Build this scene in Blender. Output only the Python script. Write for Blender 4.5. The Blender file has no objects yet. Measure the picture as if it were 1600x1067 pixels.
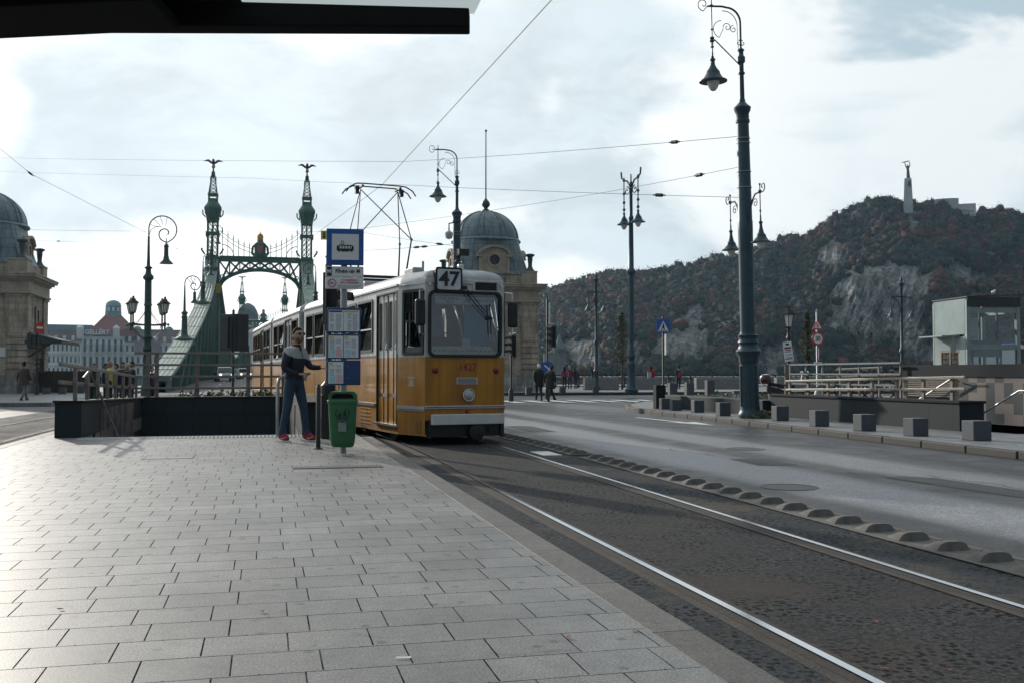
import bpy, bmesh, math, random
import numpy as np
from mathutils import Vector, Matrix, noise
R = random.Random(7)
rad = math.radians
sc = bpy.context.scene
COL = sc.collection
V = Vector
# ------------------------------------------------------------------ camera
CAMZ = 1.1
YAW = rad(13.87)          # camera looks to the right of the bridge axis (+Y)
PIT = math.atan((583 - 533.5) / 1555.6)
FPX = 1555.6
Fw = V((math.sin(YAW) * math.cos(PIT), math.cos(YAW) * math.cos(PIT), math.sin(PIT)))
Rt = V((math.cos(YAW), -math.sin(YAW), 0))
Up = Rt.cross(Fw)
CAM = V((0, 0, CAMZ))
def ray(px, py):
    return Fw + Rt * ((px - 800) / FPX) + Up * ((533.5 - py) / FPX)
def AT(px, py, d):
    return CAM + ray(px, py) * d
def G(px, py, z=0.0):
    r = ray(px, py)
    return CAM + r * ((z - CAMZ) / r.z)
def PX(px, x):
    "point at eye height on the sight line px whose world x is given"
    r = ray(px, 583)
    return CAM + r * (x / r.x)
cd = bpy.data.cameras.new("camera")
cam = bpy.data.objects.new("camera", cd)
COL.objects.link(cam)
cam.location = CAM
cam.rotation_euler = (math.pi / 2 + PIT, 0, -YAW)
cd.sensor_width = 36
cd.lens = 35.0
cd.clip_start = 0.05
cd.clip_end = 6000
sc.camera = cam
def smooth(t):
    t = max(0, min(1, t))
    return t * t * (3 - 2 * t)
def zg(x, y):
    z = -0.1 - 0.12 * smooth((y - 20) / 25)
    return z
# ------------------------------------------------------------------ materials
MATS = {}
def M(name, col, rough=.6, metal=0.0, var=.18, scale=6.0, bump=.05, bscale=None, spec=.5, col2=None, coat=0.0, detail=6):
    if name in MATS: return MATS[name]
    m = bpy.data.materials.new(name); m.use_nodes = True
    nt = m.node_tree; b = nt.nodes['Principled BSDF']
    b.inputs['Roughness'].default_value = rough
    b.inputs['Metallic'].default_value = metal
    b.inputs['Specular IOR Level'].default_value = spec
    b.inputs['Coat Weight'].default_value = coat
    tc = nt.nodes.new('ShaderNodeTexCoord')
    n = nt.nodes.new('ShaderNodeTexNoise'); n.inputs['Scale'].default_value = scale; n.inputs['Detail'].default_value = detail
    n.inputs['Roughness'].default_value = .65
    nt.links.new(tc.outputs['Object'], n.inputs['Vector'])
    cr = nt.nodes.new('ShaderNodeValToRGB')
    c2 = col2 or [c * (1 - var) for c in col]
    c1 = [min(1, c * (1 + var)) for c in col] if not col2 else col
    cr.color_ramp.elements[0].position = .32; cr.color_ramp.elements[1].position = .68
    cr.color_ramp.elements[0].color = (*c2, 1); cr.color_ramp.elements[1].color = (*c1, 1)
    nt.links.new(n.outputs['Fac'], cr.inputs['Fac'])
    nt.links.new(cr.outputs['Color'], b.inputs['Base Color'])
    rr = nt.nodes.new('ShaderNodeMapRange')
    rr.inputs['To Min'].default_value = max(.02, rough - .1); rr.inputs['To Max'].default_value = min(1, rough + .12)
    nt.links.new(n.outputs['Fac'], rr.inputs['Value']); nt.links.new(rr.outputs['Result'], b.inputs['Roughness'])
    if bump:
        n2 = nt.nodes.new('ShaderNodeTexNoise'); n2.inputs['Scale'].default_value = bscale or scale * 6; n2.inputs['Detail'].default_value = 4
        nt.links.new(tc.outputs['Object'], n2.inputs['Vector'])
        bp = nt.nodes.new('ShaderNodeBump'); bp.inputs['Strength'].default_value = bump; bp.inputs['Distance'].default_value = .02
        nt.links.new(n2.outputs['Fac'], bp.inputs['Height']); nt.links.new(bp.outputs['Normal'], b.inputs['Normal'])
    MATS[name] = m
    return m
def glass(name, tint=(.75, .85, .85), tr=.8, rough=.02, base=.03):
    if name in MATS: return MATS[name]
    m = bpy.data.materials.new(name); m.use_nodes = True
    nt = m.node_tree; nt.nodes.clear()
    o = nt.nodes.new('ShaderNodeOutputMaterial'); mx = nt.nodes.new('ShaderNodeMixShader')
    t = nt.nodes.new('ShaderNodeBsdfTransparent'); g = nt.nodes.new('ShaderNodeBsdfGlossy')
    t.inputs['Color'].default_value = (*[c * tr for c in tint], 1)
    g.inputs['Roughness'].default_value = rough
    g.inputs['Color'].default_value = (.9, .95, 1, 1)
    fr = nt.nodes.new('ShaderNodeFresnel'); fr.inputs['IOR'].default_value = 1.52
    tc = nt.nodes.new('ShaderNodeTexCoord'); n = nt.nodes.new('ShaderNodeTexNoise'); n.inputs['Scale'].default_value = 1.2
    bp = nt.nodes.new('ShaderNodeBump'); bp.inputs['Strength'].default_value = .03; bp.inputs['Distance'].default_value = .05
    nt.links.new(tc.outputs['Object'], n.inputs['Vector']); nt.links.new(n.outputs['Fac'], bp.inputs['Height'])
    nt.links.new(bp.outputs['Normal'], g.inputs['Normal'])
    ad = nt.nodes.new('ShaderNodeMath'); ad.operation = 'MULTIPLY_ADD'; ad.inputs[1].default_value = 1.7; ad.inputs[2].default_value = base; ad.use_clamp = True
    nt.links.new(fr.outputs[0], ad.inputs[0]); nt.links.new(ad.outputs[0], mx.inputs['Fac'])
    nt.links.new(t.outputs[0], mx.inputs[1]); nt.links.new(g.outputs[0], mx.inputs[2]); nt.links.new(mx.outputs[0], o.inputs['Surface'])
    MATS[name] = m
    return m
# ------------------------------------------------------------------ mesh builder
class MB:
    def __init__(s):
        s.v = []; s.f = []; s.m = []; s.sm = []
        s.mat = 0; s.T = None
    def pt(s, p):
        p = V(p)
        if s.T is not None: p = s.T @ p
        s.v.append((p.x, p.y, p.z)); return len(s.v) - 1
    def face(s, idx, smooth=False):
        s.f.append(idx); s.m.append(s.mat); s.sm.append(smooth)
    def quad(s, *ps):
        s.face([s.pt(p) for p in ps]); return s
    poly = quad
    def box(s, c, d, rz=0, taper=1.0):
        cx, cy, cz = c; hx, hy, hz = d[0] / 2, d[1] / 2, d[2] / 2
        ca, sa = math.cos(rz), math.sin(rz); ids = []
        for z, k in ((-hz, 1.0), (hz, taper)):
            for x, y in ((-hx, -hy), (hx, -hy), (hx, hy), (-hx, hy)):
                x *= k; y *= k
                ids.append(s.pt((cx + x * ca - y * sa, cy + x * sa + y * ca, cz + z)))
        a = ids
        for q in ((3, 2, 1, 0), (4, 5, 6, 7), (0, 1, 5, 4), (1, 2, 6, 5), (2, 3, 7, 6), (3, 0, 4, 7)):
            s.face([a[i] for i in q])
        return s
    def bx(s, x0, x1, y0, y1, z0, z1):
        return s.box(((x0 + x1) / 2, (y0 + y1) / 2, (z0 + z1) / 2), (x1 - x0, y1 - y0, z1 - z0))
    def bar(s, a, b, w, h=None, up=(0, 0, 1)):
        "rectangular bar from a to b"
        a = V(a); b = V(b); h = h or w; d = (b - a).normalized(); u = V(up)
        if abs(d.dot(u)) > .98: u = V((0, 1, 0))
        x = d.cross(u).normalized() * (w / 2); z = x.cross(d).normalized() * (h / 2)
        ids = [s.pt(p) for p in (a - x - z, a + x - z, a + x + z, a - x + z, b - x - z, b + x - z, b + x + z, b - x + z)]
        for q in ((0, 1, 2, 3), (7, 6, 5, 4), (4, 5, 1, 0), (5, 6, 2, 1), (6, 7, 3, 2), (7, 4, 0, 3)):
            s.face([ids[i] for i in q])
        return s
    def tube(s, pts, r, n=8, caps=True):
        pts = [V(p) for p in pts]
        rs = r if isinstance(r, (list, tuple)) else [r] * len(pts)
        rings = []; ref = None
        for i, p in enumerate(pts):
            if i == 0: d = pts[1] - p
            elif i == len(pts) - 1: d = p - pts[i - 1]
            else: d = (pts[i + 1] - p).normalized() + (p - pts[i - 1]).normalized()
            if d.length < 1e-9: d = V((0, 0, 1))
            d.normalize()
            if ref is None:
                ref = V((0, 0, 1)) if abs(d.z) < .9 else V((1, 0, 0))
            x = (ref - d * ref.dot(d)).normalized(); ref = x; y = d.cross(x)
            rings.append([s.pt(p + (x * math.cos(t) + y * math.sin(t)) * rs[i]) for t in (2 * math.pi * k / n for k in range(n))])
        for a, b in zip(rings, rings[1:]):
            for k in range(n):
                s.face([a[k], a[(k + 1) % n], b[(k + 1) % n], b[k]], True)
        if caps:
            s.face(rings[0][::-1]); s.face(rings[-1])
        return s
    def lathe(s, prof, c=(0, 0, 0), n=16, flat=False, ph=0.0):
        c = V(c); rings = []
        for r, z in prof:
            if r < 1e-5: rings.append([s.pt(c + V((0, 0, z)))])
            else: rings.append([s.pt(c + V((r * math.cos(2 * math.pi * k / n + ph), r * math.sin(2 * math.pi * k / n + ph), z))) for k in range(n)])
        for a, b in zip(rings, rings[1:]):
            for k in range(n):
                k2 = (k + 1) % n
                if len(a) == 1 and len(b) == 1: continue
                if len(a) == 1: s.face([a[0], b[k2], b[k]], not flat)
                elif len(b) == 1: s.face([a[k], a[k2], b[0]], not flat)
                else: s.face([a[k], a[k2], b[k2], b[k]], not flat)
        if len(rings[0]) > 1: s.face(rings[0][::-1])
        if len(rings[-1]) > 1: s.face(rings[-1])
        return s
    def ball(s, c, r, n=10, sz=1.0):
        m = max(4, n // 2 + 1)
        return s.lathe([(r * math.sin(math.pi * i / m), -r * sz * math.cos(math.pi * i / m)) for i in range(m + 1)], c, n)
    def prism(s, poly, z0, z1):
        "vertical prism of a ccw polygon"
        a = [s.pt((x, y, z0)) for x, y in poly]; b = [s.pt((x, y, z1)) for x, y in poly]
        n = len(poly)
        for k in range(n): s.face([a[k], a[(k + 1) % n], b[(k + 1) % n], b[k]])
        s.face(a[::-1]); s.face(b); return s
    def ext(s, poly, y0, y1):
        "prism of an (x,z) outline extruded along y, from y0 (front) to y1"
        a = [s.pt((x, y0, z)) for x, z in poly]; b = [s.pt((x, y1, z)) for x, z in poly]
        n = len(poly)
        for k in range(n): s.face([a[k], b[k], b[(k + 1) % n], a[(k + 1) % n]])
        s.face(a); s.face(b[::-1]); return s
    def disc(s, c, r, n=20, y0=0, y1=.01, r2=None):
        cx, cz = c
        return s.ext([(cx + r * math.cos(2 * math.pi * k / n), cz + (r2 or r) * math.sin(2 * math.pi * k / n)) for k in range(n)], y0, y1)
    def ring(s, c, r0, r1, y0, y1, n=28):
        cx, cz = c
        for k in range(n):
            a, b = 2 * math.pi * k / n, 2 * math.pi * (k + 1) / n
            q = [(cx + r0 * math.cos(a), cz + r0 * math.sin(a)), (cx + r1 * math.cos(a), cz + r1 * math.sin(a)),
                 (cx + r1 * math.cos(b), cz + r1 * math.sin(b)), (cx + r0 * math.cos(b), cz + r0 * math.sin(b))]
            s.ext(q, y0, y1)
        return s
    def wall(s, p0, p1, z0, z1, ops=(), depth=.1, matf=None, zc=(), xc=()):
        "wall from p0 to p1 (outward side on the right of the walk), with openings (a,b,za,zb) and reveals"
        p0 = V((p0[0], p0[1], 0)); p1 = V((p1[0], p1[1], 0)); e = (p1 - p0); L = e.length; e.normalize()
        nrm = V((e.y, -e.x, 0)); up = V((0, 0, 1))
        xs = sorted({0.0, L, *[min(L, max(0, o[i])) for o in ops for i in (0, 1)], *[x for x in xc if 0 < x < L]})
        zs = sorted({z0, z1, *[min(z1, max(z0, o[i])) for o in ops for i in (2, 3)], *[z for z in zc if z0 < z < z1]})
        m0 = s.mat
        for i in range(len(xs) - 1):
            for j in range(len(zs) - 1):
                xa, xb, za, zb = xs[i], xs[i + 1], zs[j], zs[j + 1]
                if xb - xa < 1e-6 or zb - za < 1e-6: continue
                mx, mz = (xa + xb) / 2, (za + zb) / 2
                if any(o[0] < mx < o[1] and o[2] < mz < o[3] for o in ops): continue
                if matf: s.mat = matf(mx, mz)
                s.quad(p0 + e * xa + up * za, p0 + e * xb + up * za, p0 + e * xb + up * zb, p0 + e * xa + up * zb)
        s.mat = m0
        for a, b, za, zb in ops:
            i = -nrm * depth
            A, B, C, D = p0 + e * a + up * za, p0 + e * b + up * za, p0 + e * b + up * zb, p0 + e * a + up * zb
            for P, Q in ((A, B), (B, C), (C, D), (D, A)):
                s.quad(P, Q, Q + i, P + i)
        return s
    def build(s, name, mats, parent=None, bevel=0, seg=2, ang=40, merge=False):
        me = bpy.data.meshes.new(name)
        me.from_pydata(s.v, [], s.f)
        if not isinstance(mats, (list, tuple)): mats = [mats]
        for m in mats: me.materials.append(m)
        if len(mats) > 1: me.polygons.foreach_set('material_index', s.m)
        me.polygons.foreach_set('use_smooth', s.sm)
        if merge:
            bm = bmesh.new(); bm.from_mesh(me); bmesh.ops.remove_doubles(bm, verts=bm.verts, dist=1e-4)
            bmesh.ops.recalc_face_normals(bm, faces=bm.faces); bm.to_mesh(me); bm.free()
        me.validate()
        me.update()
        o = bpy.data.objects.new(name, me); COL.objects.link(o)
        if any(s.sm):
            me.set_sharp_from_angle(angle=rad(ang))
        if bevel:
            md = o.modifiers.new('bevel', 'BEVEL'); md.width = bevel; md.segments = seg; md.limit_method = 'ANGLE'; md.angle_limit = rad(50)
        if parent is not None: o.parent = parent
        return o
def tag(o, label=None, cat=None, group=None, kind=None):
    if label: o['label'] = label
    if cat: o['category'] = cat
    if group: o['group'] = group
    if kind: o['kind'] = kind
    return o
def thing(name, label, cat, loc=(0, 0, 0), rz=0, group=None):
    o = bpy.data.objects.new(name, None); COL.objects.link(o)
    o.empty_display_size = .2
    o.location = loc; o.rotation_euler = (0, 0, rz)
    return tag(o, label, cat, group)
def struct(name, mb, mat, **k):
    return tag(mb.build(name, mat, **k), kind='structure')
def kids(o):
    return [c for c in ALLKIDS.get(o.name, [])] or list(o.children)
ALLKIDS = {}
def dup(root, loc, rz=None, label=None, scale=None):
    r = root.copy(); COL.objects.link(r); r.location = loc
    if rz is not None: r.rotation_euler = (root.rotation_euler[0], root.rotation_euler[1], rz)
    if scale: r.scale = (scale,) * 3
    if label: r['label'] = label
    def rec(a, b):
        for ch in list(a.children):
            c = ch.copy(); COL.objects.link(c); c.parent = b; rec(ch, c)
    rec(root, r)
    return r
def text(s, size, mat, parent, loc, name='lettering', rz=0, ext=.002, bold=0.0, align='CENTER', sx=1.0, ysign=1):
    "lettering standing in the local xz plane, readable from -y"
    cu = bpy.data.curves.new('t', 'FONT'); cu.body = s; cu.size = size; cu.extrude = ext; cu.offset = bold
    cu.align_x = align; cu.align_y = 'CENTER'; cu.resolution_u = 3
    ob = bpy.data.objects.new('t', cu); COL.objects.link(ob)
    dg = bpy.context.evaluated_depsgraph_get(); dg.update()
    me = bpy.data.meshes.new_from_object(ob.evaluated_get(dg))
    bpy.data.objects.remove(ob); bpy.data.curves.remove(cu)
    me.transform(Matrix.Translation(loc) @ Matrix.Rotation(rz, 4, 'Z') @ Matrix.Rotation(math.pi / 2, 4, 'X') @ Matrix.Diagonal((sx, 1, 1, 1)))
    me.materials.clear(); me.materials.append(mat)
    o = bpy.data.objects.new(name, me); COL.objects.link(o)
    if parent is not None: o.parent = parent
    return o
def arc(c, r, a0, a1, n=12, plane='xz', r1=None):
    out = []
    for k in range(n + 1):
        t = k / n; a = rad(a0 + (a1 - a0) * t); q = r + ((r1 if r1 is not None else r) - r) * t
        x, z = q * math.cos(a), q * math.sin(a)
        out.append(V((c[0] + x, c[1], c[2] + z)) if plane == 'xz' else V((c[0], c[1] + x, c[2] + z)))
    return out
# ------------------------------------------------------------------ node helper + sky
SUN_AZ = rad(-21); SUN_EL = rad(18)
class NT:
    def __init__(s, nt): s.nt = nt
    def n(s, t, **k):
        x = s.nt.nodes.new(t)
        for a, b in k.items():
            if a.startswith('i_'): x.inputs[int(a[2:])].default_value = b
            else: setattr(x, a, b)
        return x
    def l(s, a, b): s.nt.links.new(a, b)
    def math(s, op, a, b=None, c=None, clamp=False):
        x = s.n('ShaderNodeMath', operation=op, use_clamp=clamp)
        for i, q in enumerate((a, b, c)):
            if q is None: continue
            if isinstance(q, (int, float)): x.inputs[i].default_value = q
            else: s.l(q, x.inputs[i])
        return x.outputs[0]
    def mix(s, f, a, b):
        x = s.n('ShaderNodeMix', data_type='RGBA')
        for i, q in ((0, f), (6, a), (7, b)):
            if isinstance(q, (int, float)): x.inputs[i].default_value = q
            elif isinstance(q, tuple): x.inputs[i].default_value = (*q, 1)
            else: s.l(q, x.inputs[i])
        return x.outputs[2]
    def ramp(s, v, a, b, ca=0.0, cb=1.0):
        x = s.n('ShaderNodeMapRange', interpolation_type='SMOOTHSTEP')
        x.inputs['From Min'].default_value = a; x.inputs['From Max'].default_value = b
        x.inputs['To Min'].default_value = ca; x.inputs['To Max'].default_value = cb
        s.l(v, x.inputs['Value']); return x.outputs['Result']
    def noise(s, vec, scale, detail=4, rough=.55, dist=0.0):
        x = s.n('ShaderNodeTexNoise'); x.inputs['Scale'].default_value = scale; x.inputs['Detail'].default_value = detail
        x.inputs['Roughness'].default_value = rough; x.inputs['Distortion'].default_value = dist
        s.l(vec, x.inputs['Vector']); return x.outputs['Fac']
w = bpy.data.worlds.new("World"); sc.world = w; w.use_nodes = True
k = NT(w.node_tree)
bg = w.node_tree.nodes['Background']
sky = k.n('ShaderNodeTexSky', sky_type='NISHITA', sun_disc=False)
sky.sun_elevation = SUN_EL; sky.sun_rotation = SUN_AZ
sky.air_density = 1.3; sky.dust_density = 2.0; sky.ozone_density = 1.5
tc = k.n('ShaderNodeTexCoord')
sep = k.n('ShaderNodeSeparateXYZ'); k.l(tc.outputs['Generated'], sep.inputs[0])
mpv = k.n('ShaderNodeMapping'); mpv.inputs['Scale'].default_value = (1, 1, 2.1); k.l(tc.outputs['Generated'], mpv.inputs['Vector'])
n1 = k.noise(mpv.outputs[0], 3.1, 10, .55, .25)
n2 = k.noise(mpv.outputs[0], 1.25, 4, .5, .1)
cover = k.math('ADD', k.math('MULTIPLY', n1, .55), k.math('MULTIPLY', n2, .45))
def towards(d, a, b):
    x = k.n('ShaderNodeVectorMath', operation='DOT_PRODUCT'); k.l(tc.outputs['Generated'], x.inputs[0]); x.inputs[1].default_value = V(d).normalized()
    return k.ramp(x.outputs['Value'], math.cos(rad(b)), math.cos(rad(a)))
sd = V((math.sin(SUN_AZ) * math.cos(SUN_EL), math.cos(SUN_AZ) * math.cos(SUN_EL), math.sin(SUN_EL)))
near = towards(sd, 4, 58)
# cloud banks and gaps at their compass bearings: (direction, radius in degrees, amount)
for (px_, py_, r_, amt) in ((1530, 290, 13, .085), (1360, 320, 8, .04), (1300, 60, 15, -.062), (1480, 120, 9, -.02), (880, 150, 11, .055), (1080, 20, 9, .04), (210, 250, 8, .085), (480, 280, 6, .07), (620, 170, 5, .05), (900, 370, 9, .04), (760, 100, 5, .07), (60, 380, 6, .06)):
    cover = k.math('ADD', cover, k.math('MULTIPLY', towards(ray(px_, py_), 0, r_), amt))
cov2 = k.math('ADD', cover, k.math('MULTIPLY', near, .05))
mask = k.ramp(cov2, .485, .53)
thick = k.ramp(cov2, .565, .655)
veil = k.mix(k.math('MULTIPLY_ADD', near, .22, .70), sky.outputs[0], k.mix(near, (5.9, 7.35, 8.15), (10.3, 10.6, 10.5)))
bright = k.mix(near, (8.9, 9.4, 9.6), (12.5, 12.6, 12.4))
belly = k.mix(near, (5.9, 7.0, 7.6), (7.9, 8.5, 8.8))
n3 = k.noise(mpv.outputs[0], 6.5, 8, .6, .3)
bl_ = k.n('ShaderNodeVectorMath', operation='SCALE'); k.l(belly, bl_.inputs[0]); k.l(k.ramp(n3, .36, .64, .95, 1.13), bl_.inputs['Scale'])
cl = k.mix(thick, bright, bl_.outputs[0])
full = k.mix(mask, veil, cl)
# the half of the sky away from the sun is much darker than the half around it
x = k.n('ShaderNodeVectorMath', operation='DOT_PRODUCT'); k.l(tc.outputs['Generated'], x.inputs[0]); x.inputs[1].default_value = sd
dim = k.mix(k.ramp(x.outputs['Value'], -.5, .5), (.31, .33, .36), (1.0, 1.0, 1.0))
fs = k.n('ShaderNodeVectorMath', operation='MULTIPLY'); k.l(full, fs.inputs[0]); k.l(dim, fs.inputs[1])
k.l(fs.outputs[0], bg.inputs['Color'])
bg.inputs['Strength'].default_value = .1
sl = bpy.data.lights.new('sun', 'SUN'); so = bpy.data.objects.new('sun', sl); COL.objects.link(so)
sl.energy = 3.2; sl.angle = rad(1.2); sl.color = (1, .93, .83)
so.rotation_euler = sd.to_track_quat('Z', 'Y').to_euler(); so.location = (-20, 40, 30)
sc.view_settings.view_transform = 'Standard'; sc.view_settings.look = 'None'
sc.view_settings.exposure = 0.0; sc.view_settings.gamma = 1.0
sc.cycles.use_denoising = True
sc.cycles.max_bounces = 8; sc.cycles.transparent_max_bounces = 16
sc.cycles.sample_clamp_indirect = 6
sc.cycles.caustics_reflective = False; sc.cycles.caustics_refractive = False
# ------------------------------------------------------------------ special surfaces
def surf(name):
    m = bpy.data.materials.new(name); m.use_nodes = True
    k = NT(m.node_tree); b = m.node_tree.nodes['Principled BSDF']
    t = k.n('ShaderNodeTexCoord'); MATS[name] = m
    return m, k, b, t.outputs['Object']
def bumpto(k, b, h, s, d=.01):
    x = k.n('ShaderNodeBump'); x.inputs['Strength'].default_value = s; x.inputs['Distance'].default_value = d
    k.l(h, x.inputs['Height']); k.l(x.outputs[0], b.inputs['Normal'])
def paving(name, bw, rh, mort, cols, mcol, rough=.45, jit=.06, bumpk=.6):
    m, k, b, oc = surf(name)
    sp = k.n('ShaderNodeSeparateXYZ'); k.l(oc, sp.inputs[0])
    row = k.math('FLOOR', k.math('DIVIDE', sp.outputs[1], rh))
    wn = k.n('ShaderNodeTexWhiteNoise', noise_dimensions='1D'); k.l(row, wn.inputs['W'])
    wv = k.noise(oc, .35, 2)
    cx = k.math('ADD', sp.outputs[0], k.math('MULTIPLY', wn.outputs['Value'], jit))
    cb = k.n('ShaderNodeCombineXYZ'); k.l(cx, cb.inputs[0]); k.l(k.math('ADD', sp.outputs[1], k.math('MULTIPLY', wv, .02)), cb.inputs[1])
    br = k.n('ShaderNodeTexBrick', offset=.5, squash=1.0)
    k.l(cb.outputs[0], br.inputs['Vector'])
    br.inputs['Scale'].default_value = 1; br.inputs['Brick Width'].default_value = bw; br.inputs['Row Height'].default_value = rh
    br.inputs['Mortar Size'].default_value = mort; br.inputs['Mortar Smooth'].default_value = .15
    br.inputs['Color1'].default_value = (*cols[0], 1); br.inputs['Color2'].default_value = (*cols[1], 1); k.l(k.mix(k.ramp(k.noise(oc, 1.9, 4, .7), .42, .62), mcol, tuple(c * .62 for c in cols[0])), br.inputs['Mortar'])
    sp1 = k.noise(oc, 95, 3, .75); sp2 = k.noise(oc, 1.1, 6, .65); sp3 = k.noise(oc, 9, 5, .7)
    v = k.math('MULTIPLY', k.ramp(sp1, .33, .67, .55, 1.42), k.ramp(sp2, .25, .75, .72, 1.2))
    v = k.math('MULTIPLY', v, k.ramp(sp3, .3, .7, .86, 1.1))
    stain = k.noise(oc, 3.3, 3, .5, 1.5)
    v = k.math('MULTIPLY', v, k.ramp(stain, .62, .72, 1.0, .7))
    gum = k.n('ShaderNodeTexVoronoi', voronoi_dimensions='2D'); gum.inputs['Scale'].default_value = 2.3; k.l(oc, gum.inputs['Vector'])
    v = k.math('MULTIPLY', v, k.ramp(gum.outputs['Distance'], .035, .06, .55, 1.0))
    mm = k.n('ShaderNodeMix', data_type='RGBA', blend_type='MULTIPLY'); mm.inputs[0].default_value = 1
    k.l(br.outputs['Color'], mm.inputs[6]); cc = k.n('ShaderNodeCombineXYZ')
    for i in range(3): k.l(v, cc.inputs[i])
    k.l(cc.outputs[0], mm.inputs[7]); k.l(mm.outputs[2], b.inputs['Base Color'])
    k.l(k.math('ADD', k.ramp(sp2, .3, .7, rough - .03, rough + .05), k.math('MULTIPLY', br.outputs['Fac'], .4)), b.inputs['Roughness'])
    k.l(k.math('SUBTRACT', .45, k.math('MULTIPLY', br.outputs['Fac'], .45)), b.inputs['Specular IOR Level'])
    h = k.math('ADD', k.math('MULTIPLY', br.outputs['Fac'], -.25), k.math('MULTIPLY', sp1, .5))
    bumpto(k, b, h, bumpk, .005)
    return m
def asphalt(name, col, rough=.5, pits=.5, tint=None, tscale=.6, wear_sheen=None, bumpk=.5, spec=.5):
    "tarmac: grit, blotches, dark pits, optional dust patches and lanes along y toned for wear and painted sky sheen"
    m, k, b, oc = surf(name)
    b.inputs['Specular IOR Level'].default_value = spec
    g1 = k.noise(oc, 62, 4, .8); g2 = k.noise(oc, 1.3, 6, .7, .4); g3 = k.noise(oc, 36, 3, .6)
    v = k.math('MULTIPLY', k.ramp(g1, .3, .7, .35, 1.8), k.ramp(g2, .25, .75, .7, 1.3))
    v = k.math('MULTIPLY', v, k.ramp(g3, .3, .7, .8, 1.2))
    if pits:
        vo = k.n('ShaderNodeTexVoronoi', voronoi_dimensions='2D'); vo.inputs['Scale'].default_value = 19; k.l(oc, vo.inputs['Vector'])
        gate = k.ramp(k.noise(oc, 2.6, 4, .6), .42, .6)
        pit = k.math('MULTIPLY', k.ramp(vo.outputs['Distance'], .22, .36, 1, 0), k.math('MULTIPLY_ADD', gate, .7, .3))
        v = k.math('MULTIPLY', v, k.math('SUBTRACT', 1.0, k.math('MULTIPLY', pit, pits)))
    if wear_sheen:
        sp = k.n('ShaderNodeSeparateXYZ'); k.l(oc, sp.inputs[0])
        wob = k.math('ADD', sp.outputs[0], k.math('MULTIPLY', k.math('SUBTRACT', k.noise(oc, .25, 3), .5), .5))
        for c, wd, gain in wear_sheen:
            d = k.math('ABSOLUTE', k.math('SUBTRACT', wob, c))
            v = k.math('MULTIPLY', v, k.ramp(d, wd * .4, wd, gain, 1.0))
    base = k.n('ShaderNodeVectorMath', operation='SCALE'); base.inputs[0].default_value = col; k.l(v, base.inputs['Scale'])
    c = base.outputs[0]
    if tint:
        tn = k.ramp(k.noise(oc, tscale, 5, .7, .3), .5, .66)
        c = k.mix(k.math('MULTIPLY', tn, .65), c, tint)
    k.l(c, b.inputs['Base Color'])
    k.l(k.ramp(g2, .3, .7, rough - .08, rough + .12), b.inputs['Roughness'])
    bumpto(k, b, k.math('ADD', g1, k.math('MULTIPLY', g3, .8)), bumpk, .006)
    return m
mPave = paving('granite_paving', .335, .292, .0036, ((.178, .176, .172), (.225, .222, .216)), (.02, .02, .019), .5, jit=.15, bumpk=.3)
mPaveR = paving('side_paving', .6, .4, .006, ((.18, .18, .182), (.22, .22, .22)), (.07, .07, .07), .55)
mKerb = paving('kerb_stone', 30, 1.0, .004, ((.105, .097, .088), (.14, .13, .118)), (.04, .04, .04), .6)
mKerbR = M('kerb_granite', (.055, .05, .044), .7, var=.25, scale=2.5, bump=.3, bscale=60)
mRoad = asphalt('road_asphalt', (.078, .078, .082), .45, 0, wear_sheen=((5.9, .85, 2.9), (7.75, .7, 2.3), (6.9, .4, .62), (4.9, .4, .5), (9.7, 1.7, .3)), spec=.2)  # light lanes: wear plus grazing sky sheen painted into the colour
mGround = asphalt('open_asphalt', (.07, .07, .075), .58, 0, spec=.3)
mTrack = asphalt('track_asphalt', (.05, .049, .05), .8, .95, tint=(.075, .062, .05), bumpk=1.0, spec=.12)
mEdge = asphalt('track_edge', (.046, .05, .055), .8, .95, tint=(.13, .108, .08), tscale=.9, bumpk=1.0, spec=.12)
mSteel = M('rail_steel', (.55, .57, .6), .2, 1.0, .1, 3, .02)
mRust = M('rail_groove', (.035, .028, .022), .8, 0, .4, 8, .3)
mPaint = M('road_paint', (.62, .62, .6), .6, 0, .35, 5, .15, 60)
mConc = M('concrete', (.23, .235, .235), .75, 0, .22, 4, .3, 50)
# ------------------------------------------------------------------ ground
XEND = 104.0
def sheet(name, mat, xa, xb, ya, yb, dz, xf=None, zf=zg, step=2.0, xn=1):
    mb = MB(); n = max(1, int((yb - ya) / step)); prev = None
    for i in range(n + 1):
        y = ya + (yb - ya) * i / n
        o = xf(y) if xf else 0
        row = [mb.pt((xa + o + (xb - xa) * j / xn, y, zf(0, y) + dz)) for j in range(xn + 1)]
        if prev:
            for j in range(xn): mb.face([prev[j], prev[j + 1], row[j + 1], row[j]])
        prev = row
    return struct(name, mb, mat)
def tx(y): return -2.1 * smooth((y - 14) / 32.0)
def ground_piece(mb, x0, x1, ya, yb):
    n = max(1, int((yb - ya) / 3)); prev = None
    for i in range(n + 1):
        y = ya + (yb - ya) * i / n; row = [mb.pt((x0, y, zg(0, y) - .03)), mb.pt((x1, y, zg(0, y) - .03))]
        if prev: mb.face([prev[0], prev[1], row[1], row[0]])
        prev = row
mb = MB()
for q in ((-220, -3.2, -60, XEND), (-3.2, .75, -60, 18.3), (-3.2, .75, 27.1, XEND), (.75, 13.4, -60, XEND), (13.4, 15.5, -60, 15.6), (13.4, 15.5, 22.3, XEND), (15.5, 260, -60, XEND)): ground_piece(mb, *q)
struct('ground', mb, mGround)
sheet('road', mRoad, 4.62, 13.5, -30, 62, -.006, xf=lambda y: tx(y) * .4)
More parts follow.
